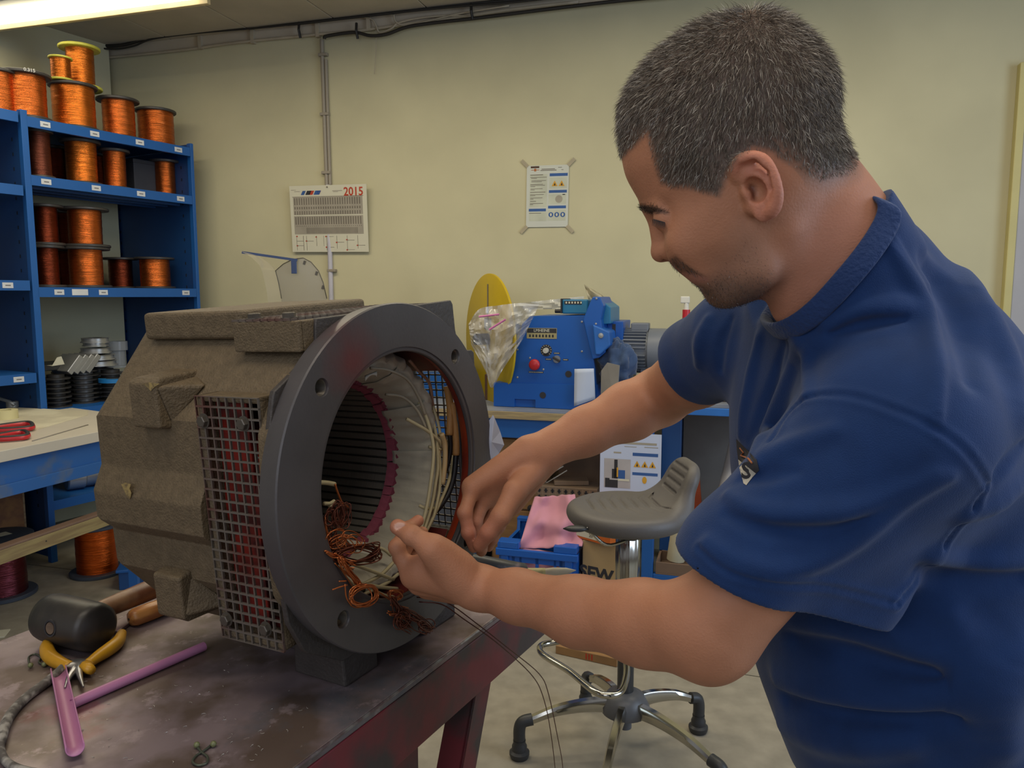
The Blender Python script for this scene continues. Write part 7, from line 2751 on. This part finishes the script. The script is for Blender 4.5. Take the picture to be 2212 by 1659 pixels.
badge(0, .50, 'badge_black', m_pdark, .0012)
badge(.50, 1, 'badge_white', mat('badge_white', '#b9b4a6', .8), .0012)
bp_ = trace(tshirt_f, [(1612, 1018), (1606, 1012), (1609, 978), (1620, 985)])
text_mesh('S', .022, frameM(bp_[0] + (CAMP - bp_[0]) * .004, V3(.75, -.6, .1) / np.linalg.norm(V3(.75, -.6, .1)), (0, 0, 1), (-.6, -.75, 0)), 'badge_letter', m_pdark, shirt, .0003, bold=.0006)
q = MB()
q.tube([tuple(p_ + (CAMP - p_) * .003) for p_ in trace(tshirt_f, [(1598, 968), (1606, 978), (1600, 984), (1616, 990), (1624, 1000)])], .0009, 5)
q.build('badge_script', mat('badge_orange', '#a8643c', .7), shirt)
# fringe of the far hem seam line on the near sleeve: double stitching
for dy in (0,):
    pass
# ------------------------------------------------------------------ trousers and shoes
m_tr = mat('dark_trousers', '#1d2532', .85, var=.08, bump=.2, bscale=300)


def trousers_f(P):
    f = tor_ell(P, (.525, .925, .88), (.148, .170, .12), 0, 0)
    for y_ in (.835, 1.025):
        f = smin(f, chain(P, [(.52, y_, .84), (.50, y_, .50), (.545, y_ + (.02 if y_ > .9 else -.01), .12), (.545, y_, .06)], [.098, .074, .062, .062], .02), .03)
    return smax(smax(f, .045 - P[:, 2], .01), P[:, 2] - .90, .01)


tv, tf = surfnet(trousers_f, (.3, .62, .0), (.76, 1.24, .98), .007, 3, 1.5)
mesh_from(tv, tf, 'trousers', m_tr, man)
m_shoe = mat('black_shoe', '#232120', .45)


def shoe(y_):
    def f(P):
        g = ell_d(P, (.47, y_, .045), (.135, .048, .042))
        g = smin(g, ell_d(P, (.545, y_, .075), (.055, .045, .060)), .03)
        return smax(g, .002 - P[:, 2], .004)
    a, b = surfnet(f, (.30, y_ - .08, -.01), (.66, y_ + .08, .17), .005, 3, 1.5)
    mesh_from(a, b, 'shoe', m_shoe, man)


shoe(.83)
shoe(1.03)
# ------------------------------------------------------------------ wires and wrapping inside the motor
def onA(px, py, a_):
    """point on the plane parallel to the flange, a_ in front of it"""
    return atP(px, py, tuple(MC + MA * a_), tuple(MA))


m_cream = mat('cream_lead_sleeve', '#b5a983', .55, var=.06)
m_tan = mat('tan_ribbed_sleeve', '#b4834a', .6, var=.12, scale=14, stretch=(60, 60, 4))
m_blk = mat('black_lead', '#1d1c1f', .5)
m_brs = mat('pinkish_lead', '#8c6a56', .55)


def lead(pts, a_, r, m=None, name='lead_wire', n=7):
    aa = a_ if hasattr(a_, '__len__') else [a_] * len(pts)
    p_ = smooth_pts([tuple(onA(x_, y_, q_)) for (x_, y_), q_ in zip(pts, aa)], n)
    return MB().tube(p_, r, 8).build(name, m or m_cream, mo, smooth=180)


lead([(905, 868), (922, 905), (935, 955), (936, 993), (930, 1044), (922, 1094), (908, 1148)], [-.06, -.05, -.04, -.036, -.034, -.034, -.036], .0028)
lead([(928, 880), (940, 930), (946, 1001), (941, 1044), (932, 1094), (914, 1150)], [-.06, -.05, -.042, -.040, -.038, -.036], .0028)
lead([(936, 905), (944, 950), (950, 1000), (950, 1049), (945, 1082), (935, 1120), (918, 1152)], [-.06, -.05, -.045, -.042, -.04, -.04, -.04], .0026)
lead([(978, 985), (976, 1010), (968, 1044), (952, 1082), (932, 1125), (915, 1158)], [-.07, -.055, -.048, -.044, -.040, -.040], .0028)
lead([(935, 877), (947, 917), (951, 940)], [-.058, -.05, -.046], .0026)
lead([(878, 905), (900, 917), (922, 930), (949, 953), (950, 966)], [-.06, -.052, -.046, -.044, -.05], .0026)
lead([(926, 965), (945, 970), (954, 970)], [-.055, -.047, -.048], .0024)
lead([(905, 1092), (920, 1098), (940, 1098)], [-.05, -.042, -.045], .0026)
lead([(968, 950), (966, 975), (958, 1000)], [-.06, -.056, -.05], .0024)
lead([(884, 778), (904, 801), (928, 829), (935, 874), (944, 905)], [-.045, -.05, -.055, -.058, -.06], .0026, m_brs)
lead([(800, 795), (840, 800), (880, 820), (905, 860), (918, 895)], [-.050, -.048, -.050, -.05, -.05], .0022, mat('taped_lead', '#9a917c', .8))
lead([(833, 852), (870, 858), (900, 885), (920, 925)], [-.075, -.066, -.056, -.05], .0022, mat('taped_lead', '#9a917c', .8))
lead([(954, 937), (961, 962), (961, 1000), (956, 1047)], -.040, .0042, mat('cream_tube_sleeve', '#b99f72', .55), 'insulating_sleeve')
lead([(966, 835), (972, 875), (973, 905), (971, 940)], [-.054, -.052, -.050, -.050], .0062, m_tan, 'insulating_sleeve')
lead([(978, 870), (983, 915), (985, 950), (985, 983)], [-.047, -.045, -.044, -.044], .0066, m_tan, 'insulating_sleeve')
lead([(971, 938), (973, 968), (966, 1005), (955, 1030)], [-.050, -.050, -.052, -.058], .0040, m_blk, 'black_lead')
lead([(985, 980), (981, 1025), (970, 1062), (950, 1095), (935, 1108)], [-.045, -.045, -.046, -.050, -.056], .0046, m_blk, 'black_lead')
# leads lying in the bottom of the bore
lead([(716, 1200), (745, 1212), (763, 1219), (802, 1233), (850, 1252)], [-.045, -.035, -.03, -.03, -.03], .0026)
lead([(770, 1268), (797, 1256), (825, 1240), (850, 1215)], [-.03, -.03, -.035, -.045], .0026)
lead([(785, 1285), (810, 1272), (838, 1258), (860, 1240)], [-.02, -.025, -.03, -.035], .0026)
lead([(792, 1262), (820, 1268), (858, 1272)], [-.025, -.022, -.025], .0026)
lead([(806, 1275), (830, 1286), (850, 1290)], [-.022, -.018, -.02], .0026)
lead([(800, 1180), (826, 1186), (845, 1200)], [-.06, -.055, -.05], .0024)
lead([(690, 1042), (706, 1043), (723, 1046)], -.03, .0030)
lead([(700, 1088), (712, 1088), (722, 1083), (712, 1096)], -.022, .0026)
lead([(725, 1200), (728, 1225), (745, 1248), (770, 1270)], [-.035, -.03, -.02, -.02], .0026)
m_cuw = mat('bare_copper_strand', '#bf7040', .3, metal=.8, var=.15, scale=30)
m_cuwd = mat('dark_copper_strand', '#6a3a2c', .32, metal=.7, var=.15, scale=30)
lead([(724, 1046), (727, 1057), (735, 1078), (741, 1090)], -.026, .0014, m_cuw, 'copper_end')
lead([(733, 1088), (745, 1090), (754, 1096)], -.026, .0014, m_cuw, 'copper_end')
# scrap of white cloth in the lower bore and one at the top left
q = MB()
q.add([tuple(onA(x_, y_, a_)) for x_, y_, a_ in ((748, 1165, -.05), (790, 1172, -.05), (820, 1183, -.05), (805, 1200, -.045), (770, 1192, -.045))], [(0, 1, 2, 3, 4)])
q.build('cloth_flap', mat('white_cloth', '#b3b0a4', .9), mo, solid=.001)
q = MB()
q.grid(lambda u, v_: tuple(onA(788 + 26 * u, 812 - 10 * u + 12 * v_ - 8 * math.sin(u * PI) * v_, -.038 + .004 * math.sin(v_ * PI))), 10, 6)
q.build('cloth_flap', mat('white_cloth', '#b3b0a4', .9), mo, smooth=180, solid=.0012)


def tangle(name, strands_, m, r=.0007, n=6):
    q = MB()
    for pts, aa in strands_:
        q.tube(smooth_pts([tuple(onA(x_, y_, z_)) for (x_, y_), z_ in zip(pts, aa)], n), r, 5)
    return q.build(name, m, mo, smooth=180, kind='stuff')


R9 = random.Random(11)


def loops(cx, cy, rx, ry, n, ang, jit, a_, turns=1.0, da=.006):
    out = []
    for k in range(n):
        t0 = R9.uniform(0, 6.28)
        jx, jy = R9.gauss(0, jit), R9.gauss(0, jit)
        sx, sy = rx * R9.uniform(.75, 1.1), ry * R9.uniform(.7, 1.15)
        an = ang + R9.gauss(0, .18)
        zz = a_ + R9.uniform(-da, da)
        pts = []
        N = int(9 * turns)
        for i in range(N + 1):
            t = t0 + 2 * PI * turns * i / N
            x_, y_ = sx * math.cos(t), sy * math.sin(t)
            pts.append((cx + jx + x_ * math.cos(an) - y_ * math.sin(an), cy + jy + x_ * math.sin(an) + y_ * math.cos(an)))
        out.append((pts, [zz + .004 * math.sin(i * .9 + k) for i in range(N + 1)]))
    return out


def ropes(path, n, jit, a_, wob=3.0):
    out = []
    for k in range(n):
        jx, jy = R9.gauss(0, jit), R9.gauss(0, jit)
        pts = [(x_ + jx + R9.gauss(0, wob), y_ + jy + R9.gauss(0, wob)) for x_, y_ in path]
        out.append((pts, [a_ + R9.uniform(-.005, .005) for _ in path]))
    return out


tangle('copper_tangle', loops(735, 1112, 12, 26, 15, .1, 4, -.012) + loops(712, 1118, 10, 20, 8, .2, 4, -.014) + ropes([(722, 1140), (724, 1165), (716, 1195)], 7, 4, -.012), m_cuwd)
tangle('copper_tangle', loops(725, 1165, 25, 12, 7, -.4, 5, -.010) + loops(752, 1172, 22, 14, 6, .5, 6, -.006) + ropes([(700, 1120), (712, 1160), (720, 1200)], 6, 4, -.012), m_cuw)
tangle('copper_coil', loops(772, 1197, 52, 17, 16, -.05, 2.0, -.008, da=.005), m_cuwd, .0009)
tangle('copper_coil', ropes([(738, 1208), (752, 1228), (768, 1250), (782, 1266)], 14, 4, .004, 2.0) + ropes([(727, 1200), (745, 1215), (765, 1222)], 8, 4, .0, 2), m_cuw, .0009)
tangle('copper_coil', loops(786, 1286, 31, 21, 11, -.25, 2.4, .012, da=.004), m_cuw, .0009)
tangle('copper_coil', ropes([(700, 1192), (715, 1200), (735, 1205)], 5, 3, .0, 2) + [([(718, 1274), (735, 1268), (750, 1264)], [.01] * 3), ([(732, 1256), (748, 1255)], [.01] * 2),
                                    ([(745, 1262), (748, 1290), (760, 1310)], [.012] * 3), ([(790, 1262), (820, 1280), (856, 1306)], [.010] * 3)], m_cuw, .0010)
tangle('copper_tangle', loops(856, 1285, 14, 10, 8, 0, 3, .010) + ropes([(840, 1318), (856, 1322), (878, 1330)], 7, 4, .014, 2), m_cuw, .0008)
tangle('copper_tangle', ropes([(848, 1290), (858, 1315), (862, 1340), (880, 1356)], 16, 6, .014, 4) + loops(868, 1338, 16, 20, 9, .3, 4, .014) +
       ropes([(870, 1325), (890, 1335), (910, 1345), (928, 1362)], 14, 5, .018, 4) + loops(918, 1358, 13, 8, 6, .4, 5, .018), m_cuwd, .0008)
# hanging ends and the two long wires that run to the floor
for i, (pts, ys, lb) in enumerate((([(905, 1300), (955, 1306), (1000, 1336), (1060, 1378), (1110, 1420), (1150, 1460), (1170, 1496), (1186, 1560), (1199, 1660), (1203, 1750)], [1.03, 1.03, 1.05, 1.1, 1.16, 1.22, 1.27, 1.33, 1.42, 1.55], 'left of the two thin copper wires hanging from the hand to the floor'),
                                    ([(900, 1290), (962, 1300), (1030, 1347), (1100, 1402), (1165, 1456), (1185, 1500), (1204, 1590), (1216, 1660), (1220, 1750)], [1.03, 1.03, 1.07, 1.14, 1.24, 1.29, 1.36, 1.43, 1.55], 'right of the two thin copper wires hanging from the hand to the floor'))):
    p_ = [tuple(atY(x_, y_, Y_)) for (x_, y_), Y_ in zip(pts, ys)]
    last = p_[-1]
    p_ += [(last[0] + .02, last[1] + .06, last[2] * .4), (last[0] + .02, last[1] + .10, .003), (last[0] - .1, last[1] + .16, .002)]
    tag(MB().tube(smooth_pts(p_, 5), .0009, 5).build('winding_wire', mat('enamelled_wire', '#4a2018', .3, .5), smooth=180), lb, 'wire', 'winding wires hanging to the floor')
# white paper flap behind the right edge of the flange
q = MB()
ol = [(1065, 896), (1054, 912), (1045, 935), (1041, 962), (1044, 988), (1054, 1014), (1066, 998), (1078, 978), (1089, 961), (1080, 932), (1068, 902)]
q.add([tuple(atY(x_, y_, 1.262 + (.012 if i in (7, 8, 9) else 0))) for i, (x_, y_) in enumerate(ol)] + [tuple(atY(1062, 955, 1.255))], [(i, (i + 1) % 11, 11) for i in range(11)])
tag(q.build('paper_flap', mat('bluish_paper', '#b4bdd0', .8, var=.02), solid=.0008), 'white scrap of paper stuck behind the right edge of the flange', 'paper')

# ------------------------------------------------------------------ tools on the table
Zt = TZ + .0006


def tz(px, py, h=0.0):
    return Vector(atZ(px, py, TZ + h))


# rubber mallet
m_rub = mat('black_rubber_head', '#232222', .42, color2='#34302c', scale=14, bump=.12, detail=6)
A = tz(112, 1338, .037)
B = tz(204, 1350, .037)
B = Vector((B.x, B.y, A.z))
d_ = (B - A).normalized()
mid = (A + B) / 2
Lh = .110
hx = Vector((-d_.y, d_.x, 0)).normalized()
MMx = frameM(mid, d_, hx, d_.cross(hx))
# turn the head so that its right end faces the camera
MMx = MMx @ rotM('Z', math.radians(-9))
ml = thing('mallet', 'black rubber mallet with worn wooden handle lying at the left of the table', 'mallet', M=MMx)
RYm = rotM('Y', PI / 2)
MB(MMx @ RYm).lathe([(0.0001, -Lh / 2), (.028, -Lh / 2), (.034, -Lh / 2 + .004), (.0355, -Lh / 2 + .012), (.0362, 0), (.0355, Lh / 2 - .012), (.034, Lh / 2 - .004), (.028, Lh / 2), (.0001, Lh / 2)], 48).build('head', m_rub, ml, smooth=50)
MB(MMx @ rotM('X', math.radians(82))).lathe([(0.0001, .0366), (.0085, .0366), (.0085, .030)], 20).build('handle_end', m_worn, ml, smooth=30)
MB(MMx @ rotM('X', math.radians(82))).lathe([(.0100, .0366), (.0125, .0366), (.0125, .034)], 20).build('handle_hole', m_pdark, ml)
MB(MMx @ rotM('X', PI / 2)).lathe([(.0001, -.030), (.012, -.033), (.0145, -.05), (.0165, -.12), (.0175, -.22), (.0175, -.235), (.015, -.30), (.0001, -.301)], 24, rfun=lambda r, z_, a: r * (1 + .03 * math.sin(a * 2 + z_ * 30))).build('handle', mat('worn_reddish_handle', '#6a3f28', .4, color2='#8e6a4c', scale=18, detail=7), ml, smooth=60)
# wooden file handle and flat bar
A = tz(284, 1336, .0145)
B = tz(380, 1300, .0145)
B = Vector((B.x, B.y, A.z))
d_ = (B - A).normalized()
hx = Vector((-d_.y, d_.x, 0))
FM = frameM(A, hx, Vector((0, 0, 1)), d_)
fh = thing('file_handle', 'light wooden tool handle lying on the table beside the motor lug', 'tool', M=FM)
MB(FM).lathe([(.0001, -.004), (.004, -.004), (.0115, -.001), (.0142, .006), (.0145, .03), (.0130, .08), (.010, .11), (.0001, .112)], 30, rfun=lambda r, z_, a: r * (1 - (.05 if math.cos(a * 7) > .75 else 0))).build('grip', mat('varnished_wood', '#a8693a', .35, color2='#c4884c', scale=10, stretch=(8, 8, 1)), fh, smooth=50)
MB(FM).lathe([(.0001, -.0042), (.0022, -.0046), (.0001, -.0047)], 12).build('end_hole', m_pdark, fh)
MB(FM).cyl((0, 0, .11), (0, 0, .20), .004).build('tang', m_bolt, fh)
A, B = tz(238, 1368, .002), tz(352, 1290, .002)
d_ = (B - A).normalized()
FM = frameM(A, d_, Vector((-d_.y, d_.x, 0)), Vector((0, 0, 1)))
tag(MB(FM).box(0, .34, -.012, .012, -.0012, .004).build('flat_bar', mat('pinkish_steel', '#8a7a7e', .35, .5, var=.1, scale=20), bevel=.001), 'long flat steel bar between the mallet and the wooden tool handle', 'bar')
# side cutters with yellow handles
pl = thing('cutting_pliers', 'open cutting pliers with yellow handles on the table', 'pliers', loc=tuple(tz(160, 1445)))
m_yh = mat('yellow_grip', '#bd8a1c', .38, var=.1, scale=30)


def tpath(pts, h, n=6):
    return smooth_pts([tuple(tz(x_, y_, hh)) for (x_, y_), hh in zip(pts, h if hasattr(h, '__len__') else [h] * len(pts))], n)


p_ = tpath([(107, 1384), (101, 1400), (108, 1418), (128, 1431), (152, 1440)], .0105)
k_ = len(p_)
MB().tube(p_, [.0075 + .0025 * math.sin(PI * min(1, i / k_ * 1.15)) for i in range(k_)], 12).build('handle', m_yh, pl, smooth=180)
p_ = tpath([(263, 1368), (255, 1386), (236, 1402), (212, 1418), (190, 1434)], .0105)
MB().tube(p_, [.0070 + .0028 * math.sin(PI * min(1, i / k_ * 1.15)) for i in range(k_)], 12).build('handle', m_yh, pl, smooth=180)
MB().tube([tuple(tz(184, 1440, .011)), tuple(tz(198, 1448, .011))], [.009, .006], 10).build('finger_guard', m_yh, pl, smooth=180)
m_steelp = mat('plier_steel', '#9b9a9c', .3, .85, var=.1, scale=30)
for (pts, hs) in (([(150, 1438), (160, 1447), (150, 1462), (140, 1486)], .009), ([(186, 1436), (172, 1444), (172, 1458), (180, 1484)], .009)):
    p_ = tpath(pts, hs, 5)
    MB().tube(p_, [.0075 - .0062 * (i / (len(p_) - 1)) ** 1.5 for i in range(len(p_))], 8).build('jaw', m_steelp, pl, smooth=60)
jc = tz(164, 1447, .004)
MB(Matrix.Translation(jc)).lathe([(.0001, -.003), (.0125, -.003), (.0135, .002), (.0125, .0105), (.006, .0125), (.0001, .0125)], 24).build('joint', m_steelp, pl, smooth=40)
# pink tubes
m_pk = mat('pink_sleeving', '#b4779c', .4, var=.05)
A, B = tz(156, 1520, .0068), tz(441, 1396, .0068)
tg = thing('pink_tube', 'long closed pink insulating tube on the table pointing at the motor', 'tube', loc=tuple((A + B) / 2), group='pink tubes on the table')
q = MB()
d_ = (B - A)
Q_ = Matrix.Translation(A) @ d_.to_track_quat('Z', 'Y').to_matrix().to_4x4()
MB(Q_).lathe([(.0052, 0), (.0066, 0), (.0066, d_.length), (.0052, d_.length), (.0052, 0)], 24).build('sleeve', m_pk, tg, smooth=50)
A, B = tz(127, 1458, .0055), tz(163, 1630, .0055)
tg = thing('pink_tube', 'short wide pink tube split open lengthwise in the left foreground', 'tube', loc=tuple((A + B) / 2), group='pink tubes on the table')
d_ = (B - A)
Q_ = frameM(A, d_.normalized().cross(Vector((0, 0, 1))), Vector((0, 0, 1)), d_.normalized())
vs = []
q = MB(Q_)
q.grid(lambda u, v_: (.0092 * math.cos(PI * (1.0 + 1.25 * (u - .1))) * 1.0, .0055 + .0092 * math.sin(PI * (1.0 + 1.25 * (u - .1))) * .9 + .0035, v_ * d_.length * (1 + .02 * math.cos((u - .5) * PI))), 20, 10)
q.build('half_sleeve', m_pk, tg, smooth=180, solid=.0012)
# braided cable loop
m_brd = mat('woven_grey_sleeve', '#9a968f', .8, color2='#55504c', scale=55, detail=2, bump=.3, bscale=300)
p_ = tpath([(146, 1432), (128, 1450), (95, 1478), (55, 1508), (22, 1545), (4, 1590), (2, 1625), (22, 1652), (70, 1668), (160, 1676), (270, 1690)], [.009, .008, .006, .006, .006, .006, .006, .006, .006, .006, .006], 7)
cb_ = thing('braided_cable', 'grey woven cable looping along the left edge of the table', 'cable', loc=tuple(tz(20, 1600)))
MB().tube(p_, [.0062 if i < 38 else .0046 for i in range(len(p_))], 10).build('cable', m_brd, cb_, smooth=180)
MB().tube(p_[24:40], .0049, 10).build('bare_section', mat('pale_core', '#a79f94', .6), cb_, smooth=180) if False else None
MB().tube(p_[:3], .0072, 10).build('end_cap', m_bolt, cb_, smooth=180)
# two small wire hooks
m_hk = mat('greenish_wire', '#4f5448', .4, .4)
for nm, pts, ends, lb in (('wire_hook', [(425, 1612), (436, 1625), (448, 1635), (446, 1648), (428, 1653), (416, 1645), (424, 1632), (440, 1622), (458, 1608)], ((425, 1609), (461, 1607)), 'small bent wire hook at the front edge of the table'),
                          ('wire_hook', [(64, 1436), (62, 1420), (76, 1413), (88, 1420), (84, 1430), (96, 1436)], ((66, 1437), (96, 1435)), 'small bent wire hook beside the yellow plier handle')):
    t = thing(nm, lb, 'hook', loc=tuple(tz(*pts[0])), group='small wire hooks on the table')
    MB().tube(tpath(pts, .0022, 5), .0014, 7).build('wire', m_hk, t, smooth=180)
    for e_ in ends:
        MB(Matrix.Translation(tz(*e_, .0042))).lathe([(.0001, -.0036), (.0026, -.0026), (.0038, 0), (.0026, .0026), (.0001, .0036)], 12).build('bead', mat('green_bead', '#6b6f4a', .4), t, smooth=180)
# black hose piece with a bound brush at the far end of the table
A, B = Vector(atY(1006, 1216, 1.31)), Vector(atY(1133, 1240, 1.335))
t = thing('grip_tool', 'black cylindrical tool handle with pink specks at the far end of the table', 'tool', loc=tuple((A + B) / 2))
MB().tube([tuple(A), tuple(A.lerp(B, .03)), tuple(A.lerp(B, .97)), tuple(B)], [.017, .0185, .0190, .0165], 28).build('grip', mat('black_specked_grip', '#2a2c30', .4, color2='#6b5a5e', spots=.68, scale=40), t, smooth=50)
zl = min(A.z, B.z) - .0185
print('grip bottom vs table', round(zl, 3))
A2, B2, C2 = Vector(atY(1138, 1239, 1.33)), Vector(atY(1178, 1238, 1.33)), Vector(atY(1244, 1232, 1.32))
t = thing('brush', 'pale brush bound with cream tape behind the black handle', 'brush', loc=tuple(A2))
MB().tube([tuple(A2), tuple(B2)], [.0098, .0092], 14).build('binding', mat('cream_binding', '#b0a56e', .5, color2='#6e5b3c', spots=.6, scale=30), t, smooth=50)
MB().tube([tuple(A2 - Vector((.014, 0, 0))), tuple(A2)], [.008, .009], 14).build('ferrule', m_blk, t, smooth=50)
MB(Matrix.Identity(4)).tube([tuple(B2), tuple(B2.lerp(C2, .3)), tuple(B2.lerp(C2, .7)), tuple(C2)], [.0085, .0085, .0060, .0006], 14).build('bristles', mat('pale_bristle', '#b5aa92', .7, var=.1, scale=20, stretch=(1, 12, 12)), t, smooth=60)
# swarf: thin bright shavings scattered over the table top
q = MB()
R5 = random.Random(5)
for k in range(70):
    x_, y_ = R5.uniform(180, 680), R5.uniform(1425, 1650)
    c0 = tz(x_, y_, .0008)
    if (TM.inverted() @ c0).y < .03:
        continue
    a0_ = R5.uniform(0, 6.28)
    r_ = R5.uniform(.0015, .004)
    q.tube([tuple(c0 + Vector((r_ * math.cos(a0_ + t_), r_ * math.sin(a0_ + t_), 0))) for t_ in (0, .5, 1.0, 1.5)], .00035, 3)
tag(q.build('metal_shavings', mat('bright_shaving', '#c9c3bb', .3, .6), kind='stuff'), 'thin bright metal shavings scattered over the table top', 'shavings', kind='stuff')
